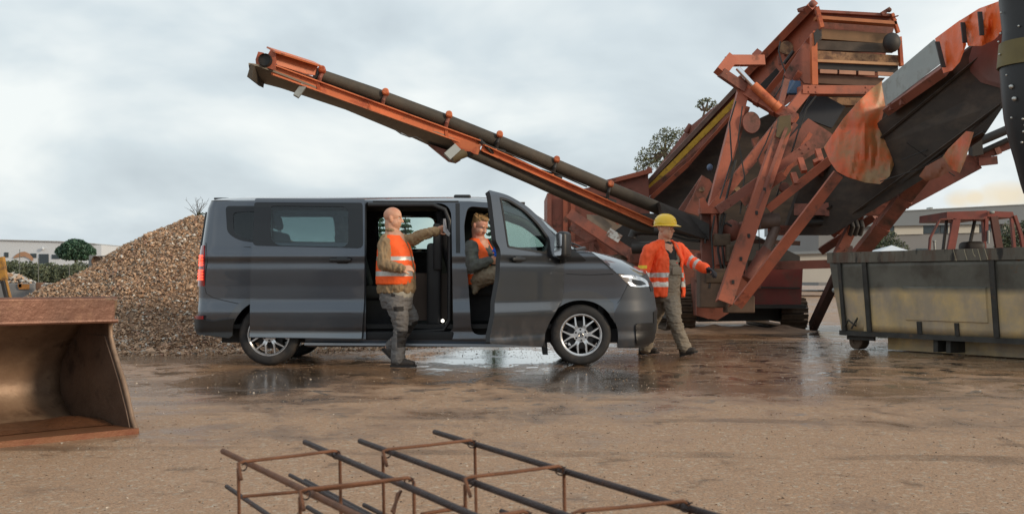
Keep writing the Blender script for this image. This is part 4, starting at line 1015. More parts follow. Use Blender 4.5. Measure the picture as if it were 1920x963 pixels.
shoe('boot', PC_(944, 606, 13.26), PC_(975, 606, 13.12), Cp); shoe('boot', PC_(954, 606, 13.74), PC_(984, 606, 13.60), Cp)
bt = thing('work_cloth', PC_(934, 468, 13.38), 'bright blue folded cloth held in the hands of the seated man', 'cloth')
bm = B(); chain(bm, [PC_(929, 459, 13.30), PC_(932, 468, 13.28), PC_(930, 478, 13.30)], [.018, .028, .022]); chain(bm, [PC_(926, 470, 13.32), PC_(938, 466, 13.28)], [.02, .03]); organic('folds', bm, .008, [mat('blue_cloth', (.01, .10, .55), .6, var=.15)], bt, 1, wr=.01, wsc=20)
# ======================= the orange screening machine =======================
OR = mat('orange_machine_paint', (.36, .095, .048), .6, .0, var=.25, vscale=1.2, bump=.2, bscale=25, second=(.24, .075, .045), sscale=1.6, slo=.5, shi=.62, dirt=(.085, .045, .03), dscale=3.2, dlo=.55, dhi=.72, drough=.85)
OR2 = mat('dull_red_machine_paint', (.25, .080, .052), .6, .0, var=.3, vscale=1.0, bump=.2, bscale=20, second=(.17, .062, .042), sscale=1.2, slo=.48, shi=.62, dirt=(.07, .045, .032), dscale=2.8, dlo=.52, dhi=.7, drough=.9)
ORB = mat('bright_orange_paint', (.55, .145, .05), .5, .0, var=.2, vscale=1.5, second=(.36, .07, .022), sscale=2.0, slo=.52, shi=.62, dirt=(.11, .05, .028), dscale=5, dlo=.60, dhi=.72)
BELT = mat('conveyor_belt', (.045, .038, .029), .75, var=.35, vscale=1.5, bump=.25, bscale=30, second=(.085, .065, .045), sscale=1.0, slo=.45, shi=.7)
BELTD = mat('dark_belt', (.036, .027, .021), .85, var=.35, vscale=1.2, second=(.075, .052, .036), sscale=1.5, slo=.45, shi=.7, stretch=(1, 1, 3))
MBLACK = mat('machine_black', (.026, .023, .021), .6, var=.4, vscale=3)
STEEL = mat('galvanised_plate', (.30, .32, .31), .5, .3, var=.12, vscale=1.5, dirt=(.16, .15, .12), dscale=3, dlo=.5, dhi=.75)
TANM = mat('muddy_steel', (.30, .17, .085), .7, var=.35, vscale=4, second=(.12, .06, .035), sscale=7, slo=.45, shi=.6)
YST = mat('yellow_stripe', (.62, .42, .06), .6, var=.25, vscale=5, dirt=(.2, .12, .05), dscale=6, dlo=.55, dhi=.75)
TRK = mat('track_steel', (.10, .068, .045), .7, .3, var=.4, vscale=8)
WHM = mat('worn_white_paint', (.6, .57, .52), .6, var=.15, dirt=(.2, .1, .06), dscale=8, dlo=.5, dhi=.62)
SM = thing('screening_machine', P(1390, 617, 23.4), 'huge rusty orange tracked screening machine with a raised screen box and several conveyors', 'screening machine')
def plate(name, pts, Yf, t, m, parent, smooth=None, label=None):
    """steel plate from its outline; Yf(px,py) or a number gives the distance; t pushed away from the camera"""
    Yf_ = Yf if callable(Yf) else (lambda x, y: Yf)
    bm = B(); prism(bm, [P(x, y, Yf_(x, y)) for x, y in pts], (0, t, 0)); return mk(name, bm, m, parent, smooth, label)
def bar(bm, a, b, w, h=None, ya=None, yb=None, kind='b', mi=0):
    A_, B_ = P(a[0], a[1], ya), P(b[0], b[1], yb)
    up = V((0, 1, 0))      # h is measured along the view depth
    if kind == 'b': beam(bm, A_, B_, w, h or w, up, mi)
    elif kind == 'i': ibeam(bm, A_, B_, w, h or w, .022, up, mi)
    elif kind == 'c':
        d, s, u = frame(A_, B_, up); t = .02; h = h or w
        beam(bm, A_, B_, w, t, up, mi, du=-h/2+t/2)           # web nearest the camera is behind the flanges
        beam(bm, A_, B_, t, h-t-.004, up, mi, ds=w/2-t/2, du=t/2); beam(bm, A_, B_, t, h-t-.004, up, mi, ds=-w/2+t/2, du=t/2)
def girder(name, a, b, w, ya, yb, m, h=None, kind='c', parent=None):
    bm = B(); bar(bm, a, b, w, h, ya, yb, kind); A_, B_ = P(a[0], a[1], ya), P(b[0], b[1], yb); d, s_, u = frame(A_, B_, V((0, 1, 0)))
    ln = (B_-A_).length; hh = (h or w)/2; fu = u if u.y < 0 else -u
    for end, sg in (((A_, 1), (B_, -1)) if w > .14 and ln > .9 else ()):
        for i in (.12, .26):
            if i*2 < ln:
                for j in (-.28, .28):
                    c = end+d*sg*i+s_*w*j+fu*(hh if kind == 'b' else -hh+.022); tube(bm, [c-fu*.004, c+fu*.016], .017, 6)
    if kind == 'b' and ln > 1.2 and w > .18:      # weld-on stiffener plates
        for t in (.33, .62): c = A_.lerp(B_, t); beam(bm, c-d*.06, c+d*.06, w+.03, (h or w)+.03, V((0, 1, 0)))
    return mk(name, bm, m, parent or SM)

# ---- long discharge conveyor reaching out to the left ----
lin = lambda x0, y0, x1, y1: (lambda x, y=0: y0+(x-x0)*(y1-y0)/(x1-x0))
YL = lin(470, 17.0, 1310, 21.5)
lc = thing('tmp', SM.location, None, None); bpy.data.objects.remove(lc)
bm = B()
def bar2(bm, a, b, w, h, kind='b', mi=0, dy=0): bar(bm, a, b, w, h, YL(a[0])+dy, YL(b[0])+dy, kind, mi)
# outer rail with its upright ribs (C channel facing the camera)
def channel_front(bm, a, b, w, h, t=.018, dy=0):
    A_, B_ = P(*a, YL(a[0])+dy), P(*b, YL(b[0])+dy); d, s, u = frame(A_, B_, V((0, 1, 0)))
    beam(bm, A_, B_, w, t, V((0, 1, 0)), 0, du=(h/2-t/2)*(1 if u.y > 0 else -1)); 
    for sg in (-1, 1): beam(bm, A_, B_, t, h-t-.003, V((0, 1, 0)), 0, ds=sg*(w/2-t/2), du=-t/2*(1 if u.y > 0 else -1))
channel_front(bm, (512, 131), (900, 272), .155, .09)
for x in (598, 692, 838): 
    y = 131+(x-512)*141/388; bar2(bm, (x-2, y-9), (x+1, y+9), .05, .075)
conv = mk('side_conveyor', bm, ORB, SM)
bm = B(); channel_front(bm, (905, 277), (1224, 419), .12, .09, dy=-.16); channel_front(bm, (930, 282), (1232, 424), .06, .09, dy=.5)
mk('lower_rail', bm, ORB, conv)
bm = B()
# far rail of the same conveyor
A_ = lambda p, dy: P(*p, YL(p[0])+dy)
channel_front(bm, (520, 127), (905, 268), .12, .07, dy=.85)
mk('far_rail', bm, OR2, conv)
# return belt below, seen from underneath
bm = B()
pts = [(466, 122), (482, 124), (520, 138), (640, 184), (760, 226), (858, 266)]; low = [(465, 147), (478, 155), (520, 166), (640, 206), (760, 256), (838, 292)]
rows = []
for (a, b) in zip(pts, low):
    r_ = []
    for k in range(7):
        t = k/6; yy = YL(a[0])-.05+t*.9; sag = .05*math.sin(math.pi*t)
        pa = P(a[0], a[1], YL(a[0])); pb = P(b[0]+8, b[1], YL(b[0])+.9)
        p = pa.lerp(pb, t); r_.append(p+V((0, 0, -sag)))
    rows.append(r_)
vt = [[bm.verts.new(p) for p in r] for r in rows]
vb = [[bm.verts.new(p+V((0, 0, .03))) for p in r] for r in rows]
for i in range(len(vt)-1):
    for k in range(6):
        bm.faces.new((vt[i][k], vt[i][k+1], vt[i+1][k+1], vt[i+1][k])); bm.faces.new((vb[i][k], vb[i+1][k], vb[i+1][k+1], vb[i][k+1]))
    bm.faces.new((vt[i][0], vt[i+1][0], vb[i+1][0], vb[i][0])); bm.faces.new((vt[i][6], vb[i][6], vb[i+1][6], vt[i+1][6]))
mk('return_belt', bm, mat('return_belt', (.19, .165, .13), .8, var=.3, vscale=1.2, second=(.10,.083,.064), sscale=1.2, slo=.5, shi=.7), conv, smooth=40)
bm = B(); tube(bm, [P(880, 284, YL(880)), P(1000, 336, YL(1000)), P(1100, 382, YL(1100)), P(1195, 423, YL(1195)), P(1222, 431, YL(1222))], [.10, .105, .105, .10, .07], 16); mk('lower_belt', bm, BELT, conv, smooth=50)
# troughed top belt
bm = B(); tp = [(592, 138), (700, 176), (840, 228), (940, 268), (1046, 312), (1148, 355), (1236, 391), (1318, 424)]
tube(bm, [P(x, y, YL(x)+.1) for x, y in tp], [.09, .105, .11, .112, .115, .115, .115, .09], 18); mk('top_belt', bm, BELT, conv, smooth=50)
bm = B(); pts = [P(1236, 378, 20.6), P(1290, 400, 21), P(1330, 420, 21), P(1330, 450, 21), P(1250, 424, 20.6)]; prism(bm, pts, (0, .5, 0)); mk('tail_cover', bm, MBLACK, conv)
# idler brackets with bright round caps
for x, y in ((604, 132), (723, 174), (842, 216), (937, 253), (1044, 300), (1145, 346)):
    Yc_ = YL(x); bm = B(); c = P(x, y-1, Yc_-.06)
    lathe(bm, [(.0,-.05),(.052,-.05),(.055,-.04),(.055,.04),(.04,.055),(.0,.055)], Matrix.Translation(c) @ Matrix.Rotation(R(75), 4, 'X'), 16)
    id_ = mk('idler', bm, ORB, conv, smooth=40)
    bm = B(); tube(bm, [c+V((0, .05, -.02)), P(x-4, y+14, Yc_-.08), P(x-8, y+30, Yc_-.02)], .032, 8)
    if x > 900:
        box(bm, P(x-14, y+36, Yc_), (.22, .14, .07)); tube(bm, [P(x-30, y+22, Yc_), P(x+10, y+34, Yc_)], .045, 8)
    mk('idler_bracket', bm, MBLACK if x > 900 else OR2, id_, smooth=40)
    if x > 900:
        bm = B(); box(bm, P(x-14, y+33, Yc_-.12), (.16, .06, .12), bev=.015); mk('mounting_foot', bm, ORB, id_)
# head end: bearing plate, hood, drum, skirt
plate('bearing_plate', [(484, 97), (494, 99), (494, 104), (500, 106), (508, 92), (518, 96), (516, 132), (480, 121), (479, 112)], YL(500), .04, OR, conv)
bm = B(); c = P(497, 113, YL(497)-.03); lathe(bm, [(.0,-.03),(.035,-.03),(.07,-.015),(.09,0),(.09,.05)], Matrix.Translation(c) @ Matrix.Rotation(R(90), 4, 'X'), 20); tube(bm, [c, c+V((0, .95, 0))], .10, 18); mk('head_drum', bm, MBLACK, conv, smooth=40)
plate('head_hood', [(508, 93), (540, 100), (596, 121), (590, 141), (575, 139), (520, 122), (514, 112)], lambda x, y: YL(x)-.02, .05, ORB, conv)
bm = B(); beam(bm, P(508, 93, YL(508)), P(596, 121, YL(596)), .025, .35, V((0, 1, .2))); mk('hood_flange', bm, ORB, conv)
plate('scraper_plate', [(470, 120), (476, 122), (472, 148), (463, 144)], YL(470)-.02, .8, BELT, conv)
bm = B(); beam(bm, P(570, 160, YL(570)-.02), P(555, 181, YL(555)-.02), .09, .05, V((0, 1, 0))); mk('belt_hanger', bm, STEEL, conv); bm = B(); beam(bm, P(858, 276, YL(858)-.03), P(838, 294, YL(838)-.02), .14, .06, V((0, 1, 0))); mk('belt_hanger', bm, STEEL, conv)
plate('hinge_gusset', [(832, 252), (902, 272), (896, 290), (888, 288), (882, 284), (868, 283), (838, 256)], YL(870)-.10, .05, ORB, conv)
plate('hinge_wedge', [(800, 268), (850, 286), (862, 296), (852, 302), (838, 299)], YL(830)+.3, .4, OR2, conv)
bm = B(); tube(bm, [P(846, 294, YL(850)+.05), P(872, 284, YL(870))], .10, 12); mk('hinge_tube', bm, mat('olive_hose', (.12,.09,.045), .7, var=.2), conv, smooth=50)
bm = B(); tube(bm, [P(742, 244, 18.4), P(752, 251, 18.4), P(768, 257, 18.5), P(780, 257, 18.5), P(792, 264, 18.6)], .010, 6); mk('hose', bm, MBLACK, conv, smooth=60); bm = B(); tube(bm, [P(905, 268, YL(905)-.05), P(930, 279, YL(930)-.08), P(990, 302, YL(990)-.05), P(1100, 350, YL(1100)-.04)], .012, 6); mk('hose', bm, MBLACK, conv, smooth=60); bm = B(); tube(bm, [P(898, 262, YL(898)), P(915, 278, YL(905)-.12), P(930, 294, YL(930)-.05)], .035, 8); mk('hose', bm, MBLACK, conv, smooth=60)

# ---- hopper end behind the van ----
plate('hopper_side', [(1027, 362), (1060, 362), (1130, 345), (1215, 322), (1222, 470), (1027, 478)], 27, .12, OR2, SM)
plate('hopper_flank', [(1026, 362), (1034, 362), (1034, 478), (1026, 478)], 26.9, 2.6, OR2, SM)
for x in (1060, 1074):
    girder('hopper_rib', (x, 366), (x, 474), .10, 26.85, 26.85, OR, h=.12, kind='b')
bm = B(); bar(bm, (1128, 344), (1222, 320), .10, .14, 26.9, 26.9); bar(bm, (1120, 384), (1160, 420), .05, .05, 26.6, 26.6); mk('hopper_rim', bm, OR, SM)
plate('hopper_concrete_splash', [(1100, 402), (1150, 405), (1195, 440), (1160, 452), (1104, 430)], 26.7, .05, mat('pale_mud', (.26,.20,.15), .9, var=.3), SM)
girder('push_arm', (1070, 402), (1205, 492), .21, 24.6, 23.6, OR, h=.2, kind='i')
girder('push_arm', (1072, 425), (1180, 500), .16, 24.9, 24.2, OR2, h=.15, kind='b')
bm = B(); bar(bm, (1140, 434), (1163, 448), .17, .012, 23.86, 23.70); mk('worn_patch', bm, WHM, SM)
plate('lower_deck', [(1078, 452), (1120, 450), (1190, 470), (1230, 462), (1320, 470), (1320, 520), (1230, 560), (1090, 520)], 25.2, .5, OR2, SM)
bm = B(); bar(bm, (1078, 458), (1118, 450), .05, .3, 24.4, 24.4); bar(bm, (1114, 452), (1130, 482), .10, .1, 24.3, 24.3); mk('bracket_arm', bm, OR2, SM)
bm = B(); tube(bm, [P(1186, 446, 23), P(1190, 434, 23), P(1204, 431, 22.9), P(1250, 433, 22.8)], .10, 12); tube(bm, [P(1186, 465, 23), P(1250, 462, 22.8)], .12, 12); mk('exhaust_pipe', bm, MBLACK, SM, smooth=60)
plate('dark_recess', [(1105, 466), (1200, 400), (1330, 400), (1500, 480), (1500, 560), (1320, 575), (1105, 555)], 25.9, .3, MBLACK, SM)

# ---- main inclined conveyor with the yellow stripe ----
YM = lin(1130, 28.5, 1540, 23.0)
mp = plate('main_conveyor', [(1098, 452), (1190, 372), (1290, 240), (1345, 196), (1382, 163), (1386, 196), (1330, 262), (1292, 302), (1218, 368), (1132, 470)], YM, .10, OR2, SM)
bm = B(); bar(bm, (1205, 352), (1385, 160), .09, .16, YM(1205)-.05, YM(1385)-.05); mk('top_flange', bm, mat('grey_flange', (.20,.14,.12), .6, var=.3), mp)
bm = B(); bar(bm, (1146, 428), (1205, 366), .13, .02, YM(1146)-.03, YM(1205)-.03); bar(bm, (1098, 470), (1128, 444), .13, .02, YM(1098)-.03, YM(1128)-.03); bar(bm, (1208, 362), (1384, 184), .115, .02, YM(1208)-.03, YM(1384)-.03); mk('yellow_stripe', bm, YST, mp)
bm = B(); bar(bm, (1222, 370), (1292, 306), .10, .2, YM(1222)-.1, YM(1292)-.1); bar(bm, (1292, 306), (1386, 200), .06, .2, YM(1292)-.1, YM(1386)-.1); mk('bottom_flange', bm, OR, mp)
plate('belt_underside', [(1225, 372), (1292, 306), (1390, 195), (1420, 230), (1340, 430), (1300, 428), (1230, 388)], lambda x, y: YM(x)+.4, .15, BELTD, mp)
bm = B()
for x, y in ((1192, 348), (1292, 238), (1216, 318)): tube(bm, [P(x-6, y+10, YM(x)), P(x+3, y-4, YM(x))], .06, 10)
mk('roller_end', bm, OR2, mp, smooth=50)

# ---- lifting frame and struts ----
G = lambda n, a, b, w, ya, yb, m=OR, h=None, kind='c': girder(n, a, b, w, ya, yb, m, h, kind)
G('lifting_frame', (1334, 402), (1394, 168), .21, 21.6, 22.2, OR, .22, 'c')
G('lifting_frame', (1388, 166), (1492, 226), .20, 22.2, 21.8, OR, .24, 'b')
G('lifting_frame', (1325, 404), (1510, 172), .18, 21.5, 22.0, OR, .22, 'c')
G('cross_beam', (1500, 170), (1642, 171), .16, 22.0, 22.2, OR, .3, 'b')
G('cross_beam', (1428, 114), (1366, 114), .19, 22.6, 22.2, OR, .2, 'b')
G('cross_beam', (1372, 110), (1350, 138), .22, 22.2, 22.0, OR, .2, 'b')
G('cross_beam', (1352, 136), (1396, 166), .16, 22.0, 22.1, OR2, .2, 'b')
bm = B(); tube(bm, [P(1413, 160, 21.9), P(1455, 200, 21.8)], .085, 14); tube(bm, [P(1452, 196, 21.8), P(1460, 204, 21.8)], .10, 12); ram = mk('hydraulic_ram', bm, ORB, SM, smooth=50)
bm = B(); tube(bm, [P(1383, 128, 22.0), P(1415, 162, 21.9)], .05, 12); mk('piston_rod', bm, CHROME, ram, smooth=50)
bm = B(); bar(bm, (1463, 198), (1475, 150), .10, .10, 21.9, 22.0); mk('ram_bracket', bm, OR2, SM)
G('small_strut', (1368, 300), (1400, 200), .12, 22.5, 22.5, OR2, .1, 'b'); G('small_strut', (1415, 260), (1440, 330), .14, 22.4, 22.2, OR2, .1, 'b')
bm = B(); c = P(1408, 231, 21.9); lathe(bm, [(.0,-.09),(.03,-.09),(.035,-.03),(.06,-.03),(.065,-.01),(.155,-.015),(.165,0),(.165,.06),(.0,.06)], Matrix.Translation(c) @ Matrix.Rotation(R(82), 4, 'X') @ Matrix.Diagonal((1,1.25,1,1)), 32); mk('pulley', bm, OR2, SM, smooth=40)
bm = B(); pts = [(1346, 560), (1376, 462), (1412, 360), (1452, 262), (1476, 200)]
G('long_strut', (1357, 568), (1470, 236), .26, 20.2, 20.9, OR, .22, 'c')
for t_ in (.15, .38, .62): pass
bm.free(); bm = B()
for k in range(7):
    t = .12+k*.13; x = 1357+(1470-1357)*t; y = 568+(236-568)*t; Yk = 20.2+.7*t
    box(bm, P(x+4, y, Yk-.13), (.045, .02, .07))
mk('strut_slots', bm, MBLACK, SM, label=None)['kind'] = 'stuff'
bm = B(); bar(bm, (1415, 400), (1482, 216), .06, .12, 20.5, 20.8); mk('strut_edge', bm, OR2, SM)
plate('strut_cap', [(1462, 218), (1482, 216), (1484, 245), (1470, 262), (1455, 256)], 20.7, .15, mat('olive_plate', (.10,.07,.03), .6, var=.3), SM)
G('diagonal_strut', (1383, 572), (1572, 326), .165, 19.6, 18.8, OR, .14, 'b')
bm = B(); tube(bm, [P(1403, 525, 20.6), P(1430, 480, 20.7), P(1440, 468, 20.7)], .12, 12); mk('hydraulic_ram', bm, OR2, SM, smooth=50)
bm = B(); tube(bm, [P(1436, 472, 20.7), P(1455, 425, 20.8)], .09, 12); tube(bm, [P(1425, 414, 20.8), P(1460, 414, 20.8)], .14, 12); mk('ram_sleeve', bm, mat('worn_grey_steel', (.17,.12,.10), .6, .3, var=.3), SM, smooth=50)
bm = B(); bar(bm, (1330, 396), (1330, 560), .30, .25, 21.3, 21.3); mk('column', bm, OR2, SM)
bm = B(); bar(bm, (1337, 398), (1348, 560), .09, .10, 21.0, 21.0); bar(bm, (1312, 396), (1352, 396), .10, .40, 21.1, 21.1); mk('column_flange', bm, OR, SM)
plate('corner_gusset', [(1312, 372), (1320, 370), (1333, 394), (1313, 396)], 21.0, .1, OR, SM)
plate('side_gusset', [(1316, 330), (1330, 336), (1336, 345), (1310, 405), (1283, 396), (1300, 365)], 22.6, .06, OR2, SM)
plate('side_gusset', [(1270, 396), (1316, 328), (1328, 336), (1300, 402)], 22.8, .06, OR2, SM)
bm = B()
for k, (a, b) in enumerate((((1262, 430), (1318, 442)), ((1264, 436), (1318, 446)), ((1262, 442), (1312, 452)), ((1240, 428), (1316, 438)))): tube(bm, [P(*a, 21.6), P((a[0]+b[0])/2, (a[1]+b[1])/2+3, 21.5), P(*b, 21.3)], .025, 6)
tube(bm, [P(1318, 436, 21.0), P(1324, 440, 21.0), P(1322, 456, 21.0)], .02, 6)
for a in (((1350, 420), (1346, 470), (1356, 520)), ((1360, 400), (1352, 440), (1358, 500)), ((1372, 424), (1362, 418), (1352, 424), (1350, 450)), ((1380, 300), (1360, 380), (1350, 420))): tube(bm, [P(*p, 20.9) for p in a], .022, 6)
mk('hose', bm, MBLACK, SM, smooth=60)
bm = B(); ico(bm, P(1372, 432, 21.2), (.18, .15, .20), 2); box(bm, P(1362, 480, 21.1), (.45, .4, .35), bev=.03); box(bm, P(1330, 500, 21.5), (.5, .3, .5), bev=.02); ico(bm, P(1392, 430, 21.2), (.10, .15, .15), 2); mk('hydraulic_pump', bm, OR2, SM, smooth=50)
bm = B(); ico(bm, P(1331, 314, 22.3), (.06, .06, .07), 2); mk('blue_filter', bm, mat('blue_grey_plastic', (.08,.12,.20), .5, var=.1), SM, smooth=60)
plate('deck_plate', [(1516, 222), (1562, 252), (1545, 276), (1440, 345), (1425, 372), (1400, 380), (1440, 300)], 21.4, .08, OR2, SM)
G('deck_rail', (1345, 395), (1524, 268), .16, 20.9, 20.9, OR2, .12, 'b')
G('deck_rail', (1440, 392), (1556, 300), .14, 20.6, 20.3, OR, .12, 'b')
G('deck_rail', (1392, 380), (1470, 328), .14, 20.9, 20.7, OR, .12, 'b')
for a, b in (((1500, 298), (1508, 322)), ((1487, 326), (1494, 346)), ((1533, 282), (1540, 304)), ((1535, 322), (1530, 300))): G('rail_post', a, b, .10, 20.6, 20.4, OR, .08, 'b')
G('lower_bracket', (1530, 324), (1560, 330), .08, 20.5, 20.5, OR2, .1, 'b')
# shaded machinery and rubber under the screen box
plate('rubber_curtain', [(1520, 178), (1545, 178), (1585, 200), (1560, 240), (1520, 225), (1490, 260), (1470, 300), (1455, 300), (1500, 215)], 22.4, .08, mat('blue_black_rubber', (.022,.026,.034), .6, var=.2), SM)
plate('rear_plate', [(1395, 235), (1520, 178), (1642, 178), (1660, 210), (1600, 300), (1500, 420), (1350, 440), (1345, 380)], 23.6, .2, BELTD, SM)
plate('chute_floor', [(1538, 182), (1638, 184), (1632, 198), (1552, 196)], 22.8, .3, TANM, SM)
# screen box
YS_ = lin(1430, 24.6, 1540, 22.6)
sbx = plate('screen_box', [(1432, 106), (1440, 100), (1522, 10), (1532, 12), (1544, 46), (1530, 60), (1524, 160), (1470, 200), (1400, 180), (1376, 150)], lambda x, y: lin(1380, 24.8, 1540, 22.6)(x), .10, OR, SM)
bm = B(); bar(bm, (1388, 150), (1524, 8), .14, .3, 24.6, 22.7); bar(bm, (1420, 196), (1530, 62), .12, .12, 23.6, 22.4); bar(bm, (1455, 205), (1500, 135), .10, .1, 22.9, 22.4); mk('side_stiffener', bm, OR, sbx)
bm = B()
for x, y in ((1470, 88), (1483, 72), (1460, 104), (1496, 58)): bar(bm, (x, y), (x+3, y+18), .05, .06, 23.4, 23.4)
bar(bm, (1496, 20), (1514, 14), .07, .07, 22.8, 22.8); bar(bm, (1416, 100), (1432, 112), .16, .2, 24.4, 24.3); mk('side_rib', bm, OR2, sbx)
bm = B(); c = P(1474, 90, 23.3); lathe(bm, [(.0,-.08),(.05,-.08),(.07,-.04),(.13,-.04),(.14,.02),(.0,.02)], Matrix.Translation(c) @ Matrix.Rotation(R(80), 4, 'X'), 20); mk('bearing_housing', bm, TANM, sbx, smooth=40)
plate('dark_slot', [(1424, 160), (1456, 128), (1462, 134), (1436, 176), (1424, 172)], 23.4, .05, MBLACK, sbx)
bm = B(); tube(bm, [P(1463, 78, 23.2), P(1460, 96, 23.1), P(1466, 118, 23.0), P(1472, 134, 22.9), P(1466, 160, 22.6), P(1452, 182, 22.4)], .014, 6); mk('hose', bm, MBLACK, sbx, smooth=60); bm = B(); tube(bm, [P(1470, 120, 22.9), P(1488, 96, 22.8)], .035, 8); mk('rod', bm, MBLACK, sbx, smooth=60)
plate('front_web', [(1470, 140), (1512, 74), (1526, 66), (1526, 158), (1508, 156), (1500, 146), (1480, 152)], 22.5, .06, OR2, sbx)
# outlet face: stacked beams, lips and rubbers
fy = lambda y: 22.55+(y-20)*.004
def strip_face(name, x0, y0, x1, y1, hpx, m, dy=0, t=.25, x1b=None):
    return plate(name, [(x0, y0), (x1, y1), (x1b or x1, y1+hpx), (x0, y0+hpx)], lambda x, y: 22.6+dy, t, m, sbx)
strip_face('outlet_back', 1530, 26, 1682, 36, 130, OR2, dy=.55, t=.1, x1b=1640)
strip_face('outlet_beam', 1531, 18, 1678, 26, 5, OR2, dy=-.10); strip_face('outlet_beam', 1532, 29, 1682, 40, 6, mat('tan_orange', (.42,.15,.06), .6, var=.25), dy=-.16); strip_face('outlet_beam', 1534, 23, 1676, 32, 8, OR2, dy=.05)
strip_face('outlet_lip', 1541, 54, 1663, 63, 19, mat('brown_lip', (.22,.12,.055), .6, var=.25), dy=.05, t=.3)
strip_face('rubber_apron', 1532, 76, 1674, 82, 17, mat('muddy_rubber', (.075,.058,.045), .8, var=.5, vscale=3), dy=-.02, t=.06)
strip_face('outlet_lip', 1530, 95, 1686, 104, 16, TANM, dy=-.05, t=.35); strip_face('outlet_lip', 1531, 111, 1686, 118, 5, mat('worn_lip', (.5,.28,.14), .5, var=.25), dy=-.12, t=.3)
strip_face('rubber_apron', 1531, 117, 1684, 124, 13, MBLACK, dy=-.05, t=.06); 
for k in range(4): strip_face('lip_segment', 1538+k*36, 130+k*1.5, 1570+k*35, 131.5+k*1.5, 7, mat('pink_steel', (.42,.22,.14), .6, var=.2), dy=-.08, t=.05)
strip_face('outlet_floor', 1531, 140, 1660, 146, 16, mat('brown_floor', (.13,.07,.045), .7, var=.3), dy=.02, t=.3, x1b=1645)
bm = B(); bar(bm, (1525, 64), (1527, 160), .11, .14, 22.3, 22.3); bar(bm, (1531, 14), (1541, 52), .07, .12, 22.4, 22.4); bar(bm, (1686, 70), (1690, 124), .06, .12, 22.5, 22.5); bar(bm, (1672, 26), (1684, 62), .05, .12, 22.5, 22.5); mk('outlet_post', bm, ORB, sbx)
bm = B(); bar(bm, (1652, 27), (1668, 17), .07, .1, 22.5, 22.5); ico(bm, P(1667, 19, 22.45), .05, 2); ico(bm, P(1523, 8, 22.5), .07, 2); tube(bm, [P(1498, 20, 22.8), P(1508, 19, 22.7)], .04, 8); bar(bm, (1676, 32), (1684, 30), .02, .05, 22.4, 22.4); mk('corner_lug', bm, OR2, sbx, smooth=40)
plate('rubber_flap', [(1526, 62), (1534, 54), (1541, 66), (1528, 86)], 22.2, .1, MBLACK, sbx)
bm = B(); ico(bm, P(1672, 80, 22.35), (.17, .14, .19), 3); mk('rubber_bulge', bm, MBLACK, sbx, smooth=180)
bm = B(); tube(bm, [P(1474, 175, 22.3), P(1488, 152, 22.3)], .04, 8); box(bm, P(1485, 165, 22.5), (.3, .2, .25), bev=.02); mk('blue_hose', bm, mat('blue_hose', (.04,.09,.18), .5, var=.2), SM, smooth=50)

# ---- tail conveyor coming towards the right of the picture ----
YT = lin(1440, 22.0, 1890, 15.4)
tcn = plate('tail_conveyor', [(1500, 352), (1560, 300), (1655, 205), (1770, 128), (1880, 40), (1888, 190), (1840, 262), (1740, 330), (1640, 392), (1560, 440), (1470, 440)], YT, .25, BELTD, SM)
bm = B()
for a, b in (((1565, 330), (1872, 78)), ((1600, 400), (1876, 196))): bar(bm, a, b, .035, .03, YT(a[0])-.012, YT(b[0])-.012)
mk('belt_seam', bm, BELTD, tcn)
plate('side_plate', [(1655, 156), (1752, 74), (1766, 100), (1766, 118), (1662, 198)], lambda x, y: YT(x)-.55, .05, STEEL, tcn)
bm = B(); bar(bm, (1664, 208), (1772, 132), .13, .12, YT(1664)-.5, YT(1772)-.5); bar(bm, (1664, 200), (1772, 122), .04, .2, YT(1664)-.5, YT(1772)-.5); bar(bm, (1672, 206), (1670, 194), .07, .1, YT(1670)-.6, YT(1670)-.6); bar(bm, (1692, 196), (1690, 184), .07, .1, YT(1690)-.6, YT(1690)-.6); mk('side_rail', bm, OR2, tcn)
plate('head_guard', [(1806, 96), (1884, 60), (1886, 160), (1850, 150), (1828, 128)], lambda x, y: YT(x)-.15, .2, mat('dark_red_guard', (.12,.035,.022), .6, var=.3), tcn)
bm = B(); tube(bm, [P(1858, 34, 15.4), P(1872, 30, 15.3)], .13, 20); mk('head_bearing', bm, MBLACK, tcn, smooth=50)
bm = B()
for a, b in (((1560, 336), (1660, 222)), ((1720, 322), (1845, 248)), ((1480, 440), (1560, 386))): bar(bm, a, b, .04, .03, YT(a[0])-.05, YT(b[0])-.05)
tube(bm, [P(1828, 240, 17), P(1842, 246, 17), P(1850, 234, 17), P(1846, 222, 17), P(1838, 218, 17)], .035, 8)
for a, b in (((1690, 300), (1760, 272)), ((1700, 268), (1790, 330)), ((1650, 340), (1720, 318))): tube(bm, [P(*a, 17.6), P(*b, 17.4)], .008, 5)
mk('cable', bm, MBLACK, tcn, smooth=50)
DKR = mat('dark_brown_steel', (.085,.04,.028), .7, var=.35, vscale=2, dirt=(.05,.035,.028), dscale=3, dlo=.45, dhi=.7)
